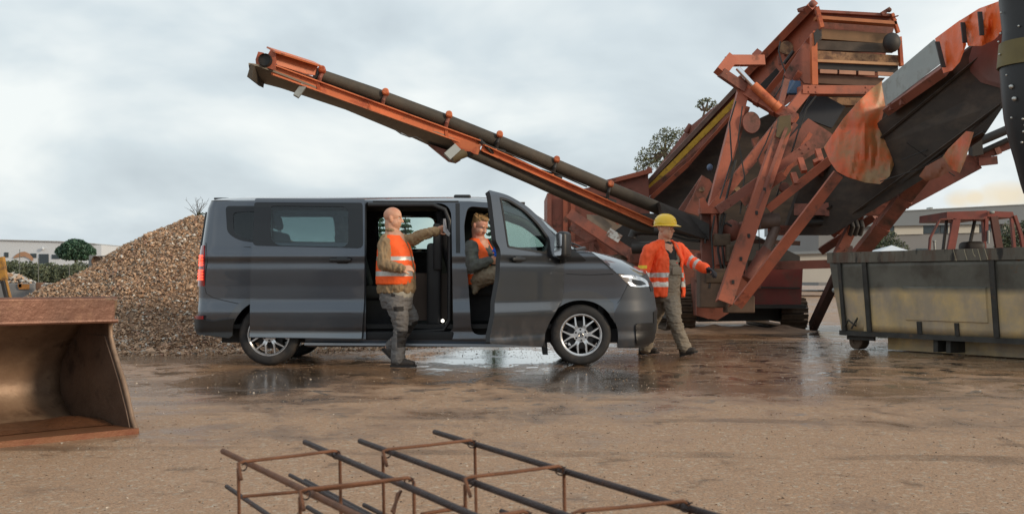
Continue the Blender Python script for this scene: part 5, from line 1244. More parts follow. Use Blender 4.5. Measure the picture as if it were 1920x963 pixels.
# supports below it
G('rear_beam', (1490, 393), (1690, 393), .20, 20.6, 20.0, OR2, .2, 'b'); G('rear_beam', (1440, 432), (1600, 430), .17, 21.4, 21.0, OR2, .2, 'b'); G('rear_beam', (1440, 498), (1580, 494), .15, 21.2, 20.6, OR2, .2, 'b')
G('rear_leg', (1608, 480), (1752, 300), .22, 19.8, 18.0, OR2, .2, 'b'); G('rear_leg', (1566, 490), (1614, 392), .17, 20.6, 20.4, OR2, .2, 'b'); G('rear_leg', (1524, 612), (1592, 468), .15, 23.2, 21.2, DKR, .2, 'b')
G('rear_leg', (1540, 470), (1640, 405), .14, 21.9, 20.9, OR2, .1, 'b')
bm = B(); 
for x in (1596, 1605, 1614): tube(bm, [P(x, 415, 20.2), P(x+3, 425, 20.1), P(x-2, 440, 20.2)], .045, 8)
tube(bm, [P(1500, 416, 20.6), P(1610, 414, 20.4)], .07, 10); mk('roller', bm, MBLACK, SM, smooth=60)
# second side conveyor behind, reaching right
YR = lin(1600, 23, 1896, 22)
sc2 = girder('rear_side_conveyor', (1640, 404), (1832, 300), .34, 23, 22.3, OR2, .2, 'c'); bm = B()
bar(bm, (1826, 296), (1897, 268), .18, .2, 22.3, 22); bar(bm, (1835, 304), (1870, 300), .15, .15, 22.2, 22.1); bar(bm, (1864, 276), (1870, 290), .1, .22, 22.1, 22.1); mk('rail', bm, OR2, sc2)
bm = B(); tube(bm, [P(1640, 380, 22.8), P(1720, 342, 22.6)], .09, 10); mk('black_pipe', bm, MBLACK, sc2, smooth=50); bm = B(); tube(bm, [P(1826, 270, 22), P(1896, 240, 21.8)], .085, 10); mk('black_pipe', bm, MBLACK, sc2, smooth=50); bm = B(); tube(bm, [P(1828, 290, 22.1), P(1890, 262, 21.9)], .05, 8); mk('black_pipe', bm, MBLACK, sc2, smooth=50)
bm = B(); bar(bm, (1826, 246), (1830, 290), .20, .2, 21.9, 22); mk('end_plate', bm, MBLACK, sc2)

# ---- small fittings, braces and hoses in the frame ----
G('brace', (1440, 300), (1492, 232), .09, 21.7, 21.7, OR2, .08, 'b')
G('brace', (1404, 392), (1450, 300), .10, 21.6, 21.5, OR2, .08, 'b'); G('brace', (1470, 330), (1520, 250), .08, 21.2, 21.2, OR, .06, 'b'); G('brace', (1560, 440), (1600, 400), .12, 20.9, 20.6, OR2, .1, 'b')
G('brace', (1345, 470), (1400, 478), .10, 21.2, 21.2, OR2, .08, 'b'); G('brace', (1410, 452), (1500, 456), .08, 21.9, 21.8, DKR, .08, 'b'); G('brace', (1420, 540), (1424, 470), .10, 21.4, 21.4, OR2, .1, 'b')
G('brace', (1180, 500), (1260, 505), .12, 23.9, 23.6, OR2, .1, 'b'); G('brace', (1100, 492), (1160, 480), .09, 24.2, 24.0, DKR, .1, 'b'); G('brace', (1110, 455), (1106, 500), .08, 24.2, 24.2, OR2, .08, 'b')
for pts, r_ in ((((1380, 190), (1368, 230), (1372, 300), (1350, 372)), .014), (((1392, 200), (1384, 260), (1396, 330), (1388, 400)), .012), (((1500, 236), (1480, 300), (1462, 350), (1440, 420)), .016), (((1448, 238), (1436, 268), (1420, 300)), .012), (((1400, 440), (1392, 470), (1396, 520)), .014), (((1340, 404), (1334, 440), (1338, 500), (1330, 540)), .018), (((1530, 180), (1512, 204), (1500, 240)), .016), (((1424, 376), (1422, 400), (1424, 468)), .008)):
    bm = B(); tube(bm, [P(x, y, 21.3-(.5 if x < 1430 and y > 370 else 0)) for x, y in pts], r_, 6); mk('hose', bm, MBLACK, SM, smooth=60)
for x, y, Yk, r_ in ((1378, 250, 22, .06), (1352, 330, 22, .05), (1440, 348, 21.2, .10), (1470, 352, 21.0, .09), (1366, 352, 21.6, .07), (1428, 330, 21.2, .05), (1382, 356, 21.4, .05), (1316, 356, 22.3, .05)):
    bm = B(); lathe(bm, [(.0,-.06),(r_*.7,-.06),(r_,-.03),(r_,.05),(.0,.05)], Matrix.Translation(P(x, y, Yk)) @ Matrix.Rotation(R(78), 4, 'X'), 16); mk('pivot', bm, OR2 if r_ > .055 else TANM, SM, smooth=40)
for (x, y, a, b_, Yk) in ((1352, 450, .3, .22, 21.0), (1378, 500, .28, .3, 21.1), (1410, 505, .2, .35, 21.6), (1340, 520, .35, .2, 20.9), (1368, 475, .12, .3, 20.8), (1202, 480, .5, .3, 23.6), (1156, 490, .4, .25, 23.9), (1240, 476, .3, .35, 23.2)):
    bm = B(); box(bm, P(x, y, Yk), (a, .25, b_), bev=.02); mk('valve_block', bm, random.choice((OR2, DKR, TRK)), SM, smooth=50)
# ---- tracked chassis ----
def track(x0, x1, ytop, Yn_, Yf_):
    bm = B(); hw = abs(P(x1, 0, Yn_).x-P(x0, 0, Yn_).x)/2; xc = (P(x0, 0, Yn_).x+P(x1, 0, Yn_).x)/2; r = (P(0, ytop, Yn_).z)/2
    L_ = Yf_-Yn_; per = 2*L_+2*math.pi*r; n = int(per/.13)
    bm0 = B(); box(bm0, (xc, (Yn_+Yf_)/2+r*.3, r), (hw*1.2, L_, r*1.1), bev=.05); lathe(bm0, [(.0,-hw*.7),(r*.85,-hw*.7),(r*.85,hw*.7),(.0,hw*.7)], Matrix.Translation((xc, Yn_+r, r)) @ Matrix.Rotation(R(90), 4, 'Y'), 24); c = mk('track', bm0, MBLACK, SM, smooth=40)
    for k in range(n):
        s = per*k/n
        if s < L_: y, z, a = Yn_+r+s, 2*r, 0
        elif s < L_+math.pi*r: t = (s-L_)/r; y, z, a = Yf_+r+r*math.sin(t), r+r*math.cos(t), -t
        elif s < 2*L_+math.pi*r: y, z, a = Yf_+r-(s-L_-math.pi*r), 0, math.pi
        else: t = (s-2*L_-math.pi*r)/r; y, z, a = Yn_+r-r*math.sin(t), r-r*math.cos(t), math.pi-t
        M = Matrix.Translation((xc, y, z)) @ Matrix.Rotation(a, 4, 'X'); b = bmesh.new(); box(b, (0, 0, -.02), (hw*2, .105, .03)); box(b, (0, .03, .008), (hw*2, .022, .03)); merge(bm, b, M)
    bmesh.ops.translate(bm, verts=bm.verts[:], vec=(0, 0, .02)); mk('track_pads', bm, TRK, c)
track(1252, 1306, 540, 22.4, 25.2); track(1466, 1516, 562, 22.9, 26.0)
cb = plate('engine_housing', [(1393, 490), (1506, 492), (1502, 572), (1398, 572)], 22.6, 1.2, mat('engine_red', (.20,.03,.022), .5, var=.3, vscale=2, dirt=(.07,.045,.03), dscale=2, dlo=.5, dhi=.75), SM)
bm = B(); bar(bm, (1398, 538), (1500, 540), .03, .05, 22.55, 22.55); bar(bm, (1394, 574), (1508, 574), .07, .3, 22.5, 22.5); mk('housing_seam', bm, MBLACK, cb)
plate('chassis_plate', [(1304, 520), (1400, 520), (1402, 565), (1345, 600), (1308, 592), (1306, 560)], 21.9, .6, OR2, SM)
plate('chassis_wedge', [(1306, 530), (1340, 535), (1350, 560), (1330, 598), (1306, 590)], 21.7, .1, OR2, SM)
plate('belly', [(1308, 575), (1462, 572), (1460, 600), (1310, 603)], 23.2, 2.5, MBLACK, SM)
plate('side_skirt', [(1335, 545), (1398, 545), (1398, 570), (1390, 580), (1345, 575)], 21.0, .3, OR2, SM)
bm = B(); c = P(1385, 570, 20.9); box(bm, c, (.5, .4, .3), bev=.02); box(bm, P(1340, 540, 21.0), (.6, .4, .7), bev=.03); mk('foot_block', bm, mat('dirty_brown_block', (.10,.065,.045), .8, var=.4), SM)
# mud spread and heaps at its feet
bm = B()
for (px, py, Yq, rx, rz) in ((1470, 0, 22.3, .7, .13), (1395, 0, 22.6, 1.6, .10), (1340, 0, 22.6, 1.0, .12), (1290, 0, 22.0, .8, .08)):
    c = P(px, HZ, Yq); n = 28
    for i in range(10):
        pass
    rings = []
    for i in range(9):
        t = i/8; rings.append([bm.verts.new((c.x+rx*t*math.cos(2*math.pi*k/n)*(1+.2*noise.noise(V((px, k*.6, 0)))), c.y+rx*.8*t*math.sin(2*math.pi*k/n), max(-.02, rz*(1-t)**1.2+.03*noise.noise(V((k*.7, i*.9, px)))*(1-t)-.01*t))) for k in range(n)])
    for i in range(8):
        for k in range(n): bm.faces.new((rings[i][k], rings[i][(k+1) % n], rings[i+1][(k+1) % n], rings[i+1][k]))
o = mk('mud_heaps', bm, SOILM, smooth=60); tag(o, 'low dark heaps of mud in front of the machine tracks', 'mud', kind='stuff')

# ---- torn orange tarpaulins ----
TARP = mat('orange_tarpaulin', (.62, .10, .02), .45, var=.25, vscale=2.5, bump=.5, bscale=6, second=(.30, .17, .07), sscale=1.6, slo=.40, shi=.60, dirt=(.20, .10, .04), dscale=5, dlo=.55, dhi=.75)
TARP2 = mat('bright_orange_tarpaulin', (.80, .13, .02), .4, var=.15, vscale=3, bump=.5, bscale=5, dirt=(.35, .12, .04), dscale=4, dlo=.55, dhi=.75)
def cloth(name, outline, Yf, bulge, m, label, t=.02, crease=.05, seed=0, sc=4.0, straps=()):
    xs_ = [p[0] for p in outline]; ys_ = [p[1] for p in outline]; x0, x1, y0, y1 = min(xs_), max(xs_), min(ys_), max(ys_)
    b = bmesh.new(); vs_ = [b.verts.new((x, y, 0)) for x, y in outline]
    for t_ in tessellate_polygon([[V((x, y, 0)) for x, y in outline]]): b.faces.new([vs_[i] for i in t_])
    st = 4.0
    for i in range(1, int((x1-x0)/st)+1): bmesh.ops.bisect_plane(b, geom=b.verts[:]+b.edges[:]+b.faces[:], dist=1e-4, plane_co=(x0+i*st, 0, 0), plane_no=(1, 0, 0))
    for i in range(1, int((y1-y0)/st)+1): bmesh.ops.bisect_plane(b, geom=b.verts[:]+b.edges[:]+b.faces[:], dist=1e-4, plane_co=(0, y0+i*st, 0), plane_no=(0, 1, 0))
    cx_ = (x0+x1)/2; cy_ = (y0+y1)/2
    for v in b.verts:
        x, y = v.co.x, v.co.y; u = (x-cx_)/(x1-x0)*2; w_ = (y-cy_)/(y1-y0)*2
        bl = bulge*max(0, 1-u*u)*max(0, 1-w_*w_*.7)
        fold = crease*(noise.noise(V((x/(x1-x0)*sc*1.6, y/(y1-y0)*sc*.5, seed)))+.6*abs(noise.noise(V((x/(x1-x0)*sc*3+y*.01, y/(y1-y0)*sc, seed+5)))))
        v.co = P(x, y, Yf(x, y)-bl-fold)
    bb = bmesh.new(); vm = {v: (bb.verts.new(v.co), bb.verts.new(v.co+V((0, t, 0)))) for v in b.verts}
    for f in b.faces: bb.faces.new([vm[v][0] for v in f.verts]); bb.faces.new([vm[v][1] for v in f.verts][::-1])
    for e in b.edges:
        if len(e.link_faces) == 1: a, c = e.verts; bb.faces.new((vm[a][0], vm[c][0], vm[c][1], vm[a][1]))
    b.free(); c0 = P(cx_, y1, Yf(cx_, y1))
    th = thing('tarpaulin', c0, label, 'tarpaulin', 'torn orange tarpaulins on the screening machine')
    mk('sheet', bb, m, th, smooth=35)
    for pts in straps:
        q = B()
        A_, B_ = pts; prism(q, [P(A_[0]-4, A_[1], Yf(*A_)-bulge-crease-.03), P(A_[0]+4, A_[1], Yf(*A_)-bulge-crease-.03), P(B_[0]+4, B_[1], Yf(*B_)-bulge-crease-.03), P(B_[0]-4, B_[1], Yf(*B_)-bulge-crease-.03)], (0, .03, 0)); mk('strap', q, MBLACK, th)
    return th
cloth('tarp', [(1654, 152), (1658, 180), (1666, 215), (1676, 250), (1680, 300), (1668, 330), (1650, 345), (1622, 342), (1590, 332), (1570, 322), (1556, 302), (1545, 276), (1556, 260), (1582, 222), (1610, 190), (1636, 165)], lambda x, y: 19.0+(1650-x)*.004-.5*max(0, (y-240)/100), .45, TARP, 'large sagging orange and brown tarpaulin hung like a bag below the grey side plate', crease=.14, seed=2, sc=3)
cloth('tarp', [(1754, 72), (1800, 38), (1812, 84), (1800, 116), (1786, 132), (1770, 137), (1764, 118)], lambda x, y: YT(x)-.75, .08, TARP2, 'bright orange tarpaulin square with black straps at the upper edge of the tail conveyor', crease=.10, seed=7, sc=2.5, straps=(((1758, 78), (1770, 126)), ((1806, 42), (1810, 80))))
cloth('tarp', [(1801, 38), (1836, 16), (1880, 0), (1886, 38), (1876, 62), (1866, 74), (1842, 86), (1816, 86)], lambda x, y: YT(x)-.78, .12, TARP2, 'crumpled orange tarpaulin wrapped round the head drum of the tail conveyor', crease=.16, seed=11, sc=2.5, straps=(((1838, 22), (1842, 66)),))
cloth('tarp', [(1826, 248), (1810, 300), (1800, 324), (1786, 318), (1768, 294), (1778, 280), (1796, 262), (1812, 246)], lambda x, y: YT(x)-.3, .10, TARP, 'small folded orange tarpaulin remnant hanging under the tail conveyor', crease=.10, seed=21, sc=2)
cloth('tarp', [(1768, 294), (1786, 318), (1762, 332), (1738, 340), (1724, 330), (1736, 312)], lambda x, y: YT(x)-.2, .10, mat('brown_tarpaulin', (.22,.07,.03), .6, var=.3), 'dull brown tarpaulin flap below the belt beside the small orange remnant', crease=.10, seed=31, sc=2)
# black riveted chute at the right edge
ch = thing('steel_chute', P(1930, 350, 12.2), 'black riveted steel chute with a dull yellow band hanging at the right edge', 'chute')
bm = B(); rows = []
for py, xl, xr_ in ((-60, 1876, 2080), (0, 1878, 2080), (60, 1884, 2075), (120, 1878, 2070), (180, 1882, 2060), (220, 1886, 2050), (260, 1894, 2040), (300, 1905, 2030), (345, 1916, 2010), (362, 1921, 2000)):
    c0 = P(xl, py, 12.6); c1 = P(xr_, py, 12.6); m_ = (c0+c1)/2; a_ = (c1-c0).x/2
    rows.append([bm.verts.new((m_.x+a_*math.cos(t), m_.y+a_*.8*math.sin(t), m_.z)) for t in [2*math.pi*k/36 for k in range(36)]])
for i in range(len(rows)-1):
    for k in range(36):
        f = bm.faces.new((rows[i][k], rows[i][(k+1) % 36], rows[i+1][(k+1) % 36], rows[i+1][k]))
bm.faces.new(rows[0][::-1]); bm.faces.new(rows[-1]); mk('shell', bm, mat('black_chute', (.010,.011,.013), .45, var=.3, vscale=3), ch, smooth=60)
bm = B(); rows = []
for py, xl in ((80, 1880), (126, 1876)):
    c0 = P(xl, py, 12.6); c1 = P(2072, py, 12.6); m_ = (c0+c1)/2; a_ = (c1-c0).x/2+.015
    for off in (0, -.02): rows.append([bm.verts.new((m_.x+(a_+off)*math.cos(t), m_.y+(a_+off)*.8*math.sin(t), m_.z)) for t in [2*math.pi*k/36 for k in range(36)]])
rows = [rows[0], rows[2], rows[3], rows[1]]
for i in range(4):
    for k in range(36): bm.faces.new((rows[i][k], rows[i][(k+1) % 36], rows[(i+1) % 4][(k+1) % 36], rows[(i+1) % 4][k]))
mk('yellow_band', bm, mat('dull_yellow', (.13,.10,.03), .6, var=.3), ch, smooth=60)
for px, py in ((1895, 12), (1912, 46), (1894, 52), (1890, 68), (1892, 92), (1898, 100), (1904, 158), (1907, 182), (1892, 217), (1905, 222), (1908, 234), (1906, 246), (1904, 266), (1900, 134)):
    bm = B(); c0 = P(1880, py, 12.6); c1 = P(2062, py, 12.6); a_ = (c1-c0).x/2; m_ = (c0+c1)/2; x = P(px+(16 if py > 200 else 4), py, 12.3).x; ct = (x-m_.x)/a_; st_ = math.sqrt(max(0, 1-ct*ct)); c = V((x, m_.y-a_*.8*st_-.004, P(px, py, 12.3).z)); ico(bm, c, .014 if py not in (158, 182) else .03, 1); mk('rivet', bm, mat('rivet_steel', (.5,.5,.48), .35, .8, var=0), ch, smooth=60)
# ======================= roll-off skip =======================
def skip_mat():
    m = mat('skip_paint_sunglow', (.15, .15, .128), .42, .25, var=.3, vscale=1.3, bump=.12, bscale=12, second=(.085, .078, .064), sscale=1.6, slo=.45, shi=.62, dirt=(.20, .085, .035), dscale=4.5, dlo=.62, dhi=.70)
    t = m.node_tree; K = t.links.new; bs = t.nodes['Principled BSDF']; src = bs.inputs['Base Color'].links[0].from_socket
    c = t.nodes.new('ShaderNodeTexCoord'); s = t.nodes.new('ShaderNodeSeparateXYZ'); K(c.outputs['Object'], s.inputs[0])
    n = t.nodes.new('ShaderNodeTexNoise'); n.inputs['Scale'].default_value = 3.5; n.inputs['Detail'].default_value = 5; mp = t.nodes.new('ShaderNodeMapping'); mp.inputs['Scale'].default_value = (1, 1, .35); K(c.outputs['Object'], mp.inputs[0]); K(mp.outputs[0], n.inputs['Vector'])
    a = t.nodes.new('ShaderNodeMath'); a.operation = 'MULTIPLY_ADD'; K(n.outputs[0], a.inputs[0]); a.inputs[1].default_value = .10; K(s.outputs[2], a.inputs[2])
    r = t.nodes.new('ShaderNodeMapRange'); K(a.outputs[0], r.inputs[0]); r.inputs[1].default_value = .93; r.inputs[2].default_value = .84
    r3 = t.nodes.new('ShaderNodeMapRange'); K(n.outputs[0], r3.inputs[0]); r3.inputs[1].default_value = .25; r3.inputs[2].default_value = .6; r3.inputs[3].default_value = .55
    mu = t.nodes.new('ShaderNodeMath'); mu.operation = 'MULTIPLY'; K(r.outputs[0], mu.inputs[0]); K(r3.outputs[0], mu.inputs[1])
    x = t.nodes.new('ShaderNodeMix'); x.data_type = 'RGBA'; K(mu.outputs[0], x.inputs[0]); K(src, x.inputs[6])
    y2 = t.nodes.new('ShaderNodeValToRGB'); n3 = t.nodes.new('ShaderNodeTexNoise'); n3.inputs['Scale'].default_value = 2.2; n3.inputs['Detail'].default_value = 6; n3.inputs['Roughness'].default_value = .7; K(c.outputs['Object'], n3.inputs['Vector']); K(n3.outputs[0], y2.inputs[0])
    e = y2.color_ramp.elements; e[0].position = .38; e[0].color = (.50, .41, .30, 1); e[1].position = .66; e[1].color = (.76, .56, .26, 1); k = e.new(.74); k.color = (.30, .10, .02, 1)  # stops colour golden sunlight into the lower half, with rust specks
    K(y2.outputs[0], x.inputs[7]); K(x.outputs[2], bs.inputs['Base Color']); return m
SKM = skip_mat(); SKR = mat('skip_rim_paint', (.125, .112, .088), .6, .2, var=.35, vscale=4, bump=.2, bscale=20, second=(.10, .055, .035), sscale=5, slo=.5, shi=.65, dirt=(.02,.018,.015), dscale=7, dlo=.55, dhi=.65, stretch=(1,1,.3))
SKD = mat('skip_dark_rib', (.045, .044, .040), .6, .2, var=.4, vscale=5, dirt=(.12, .07, .035), dscale=7, dlo=.58, dhi=.7)
SO = V((4.67, 16.5, 0)); su = V((.507, -.862, 0)); sn = V((.862, .507, 0))
sk = thing('skip', SO, 'long dented open skip, grey above, golden sunlight painted on below, on small wheels', 'skip')
def K_(l, d, z): return SO+su*l-sn*d+V((0, 0, z))
SL_ = 6.0; SW = 2.2
def sbox(bm, l0, l1, d0, d1, z0, z1, lean=0):
    """box in skip coordinates; lean shifts the top outward in d"""
    vs_ = [bm.verts.new(K_(l, d+(lean*(z-.27)/1.0 if True else 0), z)) for l in (l0, l1) for d in (d0, d1) for z in (z0, z1)]
    for f in ((0,1,3,2), (4,6,7,5), (0,4,5,1), (2,3,7,6), (0,2,6,4), (1,5,7,3)): bm.faces.new([vs_[i] for i in f])
LE = .11
bm = B(); n = 40; rows = []
for i in range(n+1):
    l = SL_*i/n
    rows.append([bm.verts.new(K_(l-(.12*(z-.27) if i == 0 else 0), LE*(z-.27)+.018*noise.noise(V((l*1.1, z*1.6, 2))), z)) for z in [.27+.98*k/10 for k in range(11)]])
for i in range(n):
    for k in range(10): bm.faces.new((rows[i][k], rows[i+1][k], rows[i+1][k+1], rows[i][k+1]))
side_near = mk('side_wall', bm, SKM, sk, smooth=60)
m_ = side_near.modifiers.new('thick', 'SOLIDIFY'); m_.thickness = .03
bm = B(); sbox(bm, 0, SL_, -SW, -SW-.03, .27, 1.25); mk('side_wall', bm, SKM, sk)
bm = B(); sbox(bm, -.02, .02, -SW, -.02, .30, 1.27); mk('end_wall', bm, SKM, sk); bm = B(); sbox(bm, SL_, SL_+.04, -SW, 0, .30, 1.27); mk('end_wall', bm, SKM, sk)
bm = B(); sbox(bm, .04, SL_, -SW, -.04, .27, .31); mk('floor_plate', bm, SKD, sk)
bm = B(); sbox(bm, -.13, SL_+.05, .06, .17, 1.215, 1.36); sbox(bm, -.13, SL_+.05, -SW-.12, -SW, 1.235, 1.36); sbox(bm, -.13, -.02, -SW-.001, .059, 1.236, 1.358); mk('top_rim', bm, SKR, sk)
bm = B()
def rib(l0, w_, z0, z1, m=SKD, dep=.06):
    bm = B(); sbox(bm, l0, l0+w_, .004, dep, z0, z1, LE); mk('rib', bm, m, sk)
bm.free()
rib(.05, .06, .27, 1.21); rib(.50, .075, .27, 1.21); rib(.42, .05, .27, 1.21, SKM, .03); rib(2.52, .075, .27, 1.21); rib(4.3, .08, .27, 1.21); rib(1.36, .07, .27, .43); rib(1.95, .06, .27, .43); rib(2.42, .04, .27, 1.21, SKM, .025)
bm = B()
vs_ = [bm.verts.new(K_(l, LE*(z-.27)+o, z)) for (l, z, o) in ((1.15,.43,.01),(2.46,.43,.01),(2.46,.90,.01),(1.15,.90,.01),(1.18,.45,.055),(2.44,.45,.055),(2.44,.87,.055),(1.18,.87,.055))]
for f in ((4,5,6,7), (0,1,5,4), (1,2,6,5), (2,3,7,6), (3,0,4,7)): bm.faces.new([vs_[i] for i in f])
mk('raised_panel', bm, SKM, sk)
bm = B(); sbox(bm, -.02, SL_, -.06, .045, .20, .268); mk('bottom_rail', bm, SKD, sk)
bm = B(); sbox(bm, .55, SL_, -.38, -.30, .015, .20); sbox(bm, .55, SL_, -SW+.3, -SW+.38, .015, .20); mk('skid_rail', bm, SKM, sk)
for l in (1.55, 1.75, 3.0):
    bm = B(); sbox(bm, l, l+.07, -.30, -.02, .04, .20); mk('skid_bracket', bm, SKD, sk)
for d in (-.16, -SW+.16):
    M = Matrix.Translation(K_(.16, d, .125)) @ Matrix(((su.x, 0, -sn.x, 0), (su.y, 0, -sn.y, 0), (0, 1, 0, 0), (0, 0, 0, 1)))
    bm = B(); lathe(bm, [(.0,-.08),(.11,-.08),(.122,-.07),(.122,.07),(.11,.08),(.05,.08),(.045,.07),(0,.07)], M, 24); mk('roller_wheel', bm, TRK, sk, smooth=40)
bm = B(); sbox(bm, .05, .55, -.06, -.03, .14, .20); tube(bm, [K_(.10, .06, .32), K_(.20, .10, .42), K_(.30, .06, .34), K_(.36, .09, .45), K_(.24, .08, .30)], .014, 6); mk('latch_hook', bm, SKD, sk)
bm = B(); ico(bm, K_(-.10, .05, .83), .04, 2); mk('hinge_pin', bm, STEEL, sk, smooth=60)
bm = B(); bl = mat('orange_stencil', (.45, .09, .03), .6, var=.2); sbox(bm, .14, .17, .0045, .007, 1.09, 1.145, LE); sbox(bm, .17, .22, .0045, .007, 1.09, 1.115, LE); sbox(bm, .25, .30, .0045, .007, 1.095, 1.115, LE); sbox(bm, .32, .38, .0045, .007, 1.095, 1.11, LE); mk('faded_marking', bm, bl, sk)
random.seed(3)
bm = B()
for l, dz in ((2.02, .15), (2.18, .14), (2.30, .10), (2.38, .15), (2.48, .14)):
    tube(bm, [K_(l, .174, 1.355), K_(l+.02, .174, 1.29), K_(l+.045, .172, 1.36-dz)], .004, 5)
mk('drip_streaks', bm, mat('pale_drip', (.42,.36,.24), .5, var=.2), sk)['kind'] = 'stuff'

# ======================= loader bucket =======================
BO = V((-2.38, 7.33, 0)); bw = V((-.7, -.714, 0)); bb_ = V((-.714, .7, 0))
BR = mat('bucket_bronze', (.21, .135, .088), .5, .25, var=.3, vscale=3, bump=.25, bscale=14, second=(.31, .215, .145), sscale=4, slo=.45, shi=.68, dirt=(.08, .045, .028), dscale=5, dlo=.56, dhi=.70, drough=.7)
BRD = mat('bucket_dark_rust', (.13, .085, .062), .5, .25, var=.3, vscale=4, bump=.3, bscale=16, second=(.13, .078, .052), sscale=3, slo=.5, shi=.66, dirt=(.05,.035,.028), dscale=6, dlo=.54, dhi=.68)
BRO = mat('bucket_orange_rust', (.20, .085, .038), .5, .25, var=.3, vscale=3, bump=.3, bscale=16, second=(.16, .05, .022), sscale=3, slo=.45, shi=.62)
bk = thing('loader_bucket', BO, 'big rusty brown wheel loader bucket lying open on the wet ground at the left', 'loader bucket')
def KB(w_, b, z): return BO+bw*w_+bb_*b+V((0, 0, z))
prof = [(0, .012), (.25, .014), (.50, .018), (.70, .028), (.86, .06), (.97, .12), (1.03, .20), (1.04, .29), (1.0, .39), (.92, .49), (.81, .585), (.68, .67), (.54, .74), (.40, .79), (.262, .828)]
BW = 2.7; bm = B(); ns = 36
def sm(prof):
    out = []
    for i in range(len(prof)-1):
        for t in (0, .5): out.append((prof[i][0]*(1-t)+prof[i+1][0]*t, prof[i][1]*(1-t)+prof[i+1][1]*t))
    return out+[prof[-1]]
pf = sm(prof); rows = []
for i in range(ns+1):
    w_ = BW*i/ns
    rows.append([bm.verts.new(KB(w_, b+.006*noise.noise(V((w_*2, b*4, z*4))), z+.004*noise.noise(V((w_*3, b*4, z*4+9))))) for b, z in pf])
for i in range(ns):
    for k in range(len(pf)-1): bm.faces.new((rows[i][k], rows[i][k+1], rows[i+1][k+1], rows[i+1][k]))
back = mk('bowl', bm, BR, bk, smooth=60); m_ = back.modifiers.new('thick', 'SOLIDIFY'); m_.thickness = .02; m_.offset = 1
fe = [(-.02, .005), (.04, .09), (.10, .22), (.155, .32), (.225, .42), (.285, .51), (.325, .59), (.335, .66), (.305, .74), (.265, .838)]
for w0, off in ((-.001, -.028), (BW+.001, .028)):
    bm = B(); pts = [KB(w0, b, z) for b, z in fe]+[KB(w0, b+(.04 if z < .6 else .02), z+.012 if z > .4 else max(z-.03, .0)) for b, z in prof[::-1]][1:]
    prism(bm, pts, bw*off); sp_ = mk('side_plate', bm, BRD, bk)
    bm = B(); prism(bm, [KB(w0-off*.02, b, z) for b, z in ((.02, .03), (.07, .14), (.17, .32), (.25, .44), (.36, .60), (.62, .60), (.60, .42), (.64, .25), (.68, .10), (.60, .04))], bw*(-off*.4)); mk('wear_plate', bm, BRD, sp_)
    bm = B(); L_ = [KB(w0+off*.5, b-.004, z) for b, z in fe]; tube(bm, L_, .017, 8); mk('edge_bead', bm, BR, sp_, smooth=60)
bm = B(); c0, c1 = KB(-.005, .262, .765), KB(BW+.03, .262, .765); beam(bm, c0, c1, .025, .135); tube(bm, [KB(-.03, .285, .835), KB(BW+.03, .285, .835)], .022, 10); tube(bm, [KB(-.03, .262, .70), KB(BW+.03, .262, .70)], .016, 8); mk('top_lip', bm, mat('lip_rust', (.135,.062,.040), .45, .35, var=.35, vscale=3, bump=.3, bscale=18, dirt=(.22,.12,.075), dscale=5, dlo=.55, dhi=.7), bk, smooth=40)
bm = B(); beam(bm, KB(-.015, .10, .018), KB(BW+.05, .10, .018), .30, .036, V((0, 0, 1))); mk('cutting_edge', bm, BRO, bk)
bm = B(); rows = []     # wet rusty soil left on the bucket floor
for i in range(30):
    w_ = .03+(BW-.06)*i/29; rows.append([bm.verts.new(KB(w_, .20+.5*k/6+.03*noise.noise(V((w_*2, 0, 0))), .04+.05*max(0, noise.noise(V((w_*2.5, k*.3, 4)))+.25)*math.sin(math.pi*k/6)+.010*(k/6)**2)) for k in range(7)])
for i in range(29):
    for k in range(6): bm.faces.new((rows[i][k], rows[i][k+1], rows[i+1][k+1], rows[i+1][k]))
o = mk('residue_mud', bm, mat('rusty_mud', (.11, .045, .02), .45, var=.4, vscale=6, bump=.5, bscale=30), smooth=60, origin=BO); tag(o, 'dark rusty mud lying on the floor of the loader bucket', 'mud', kind='stuff')

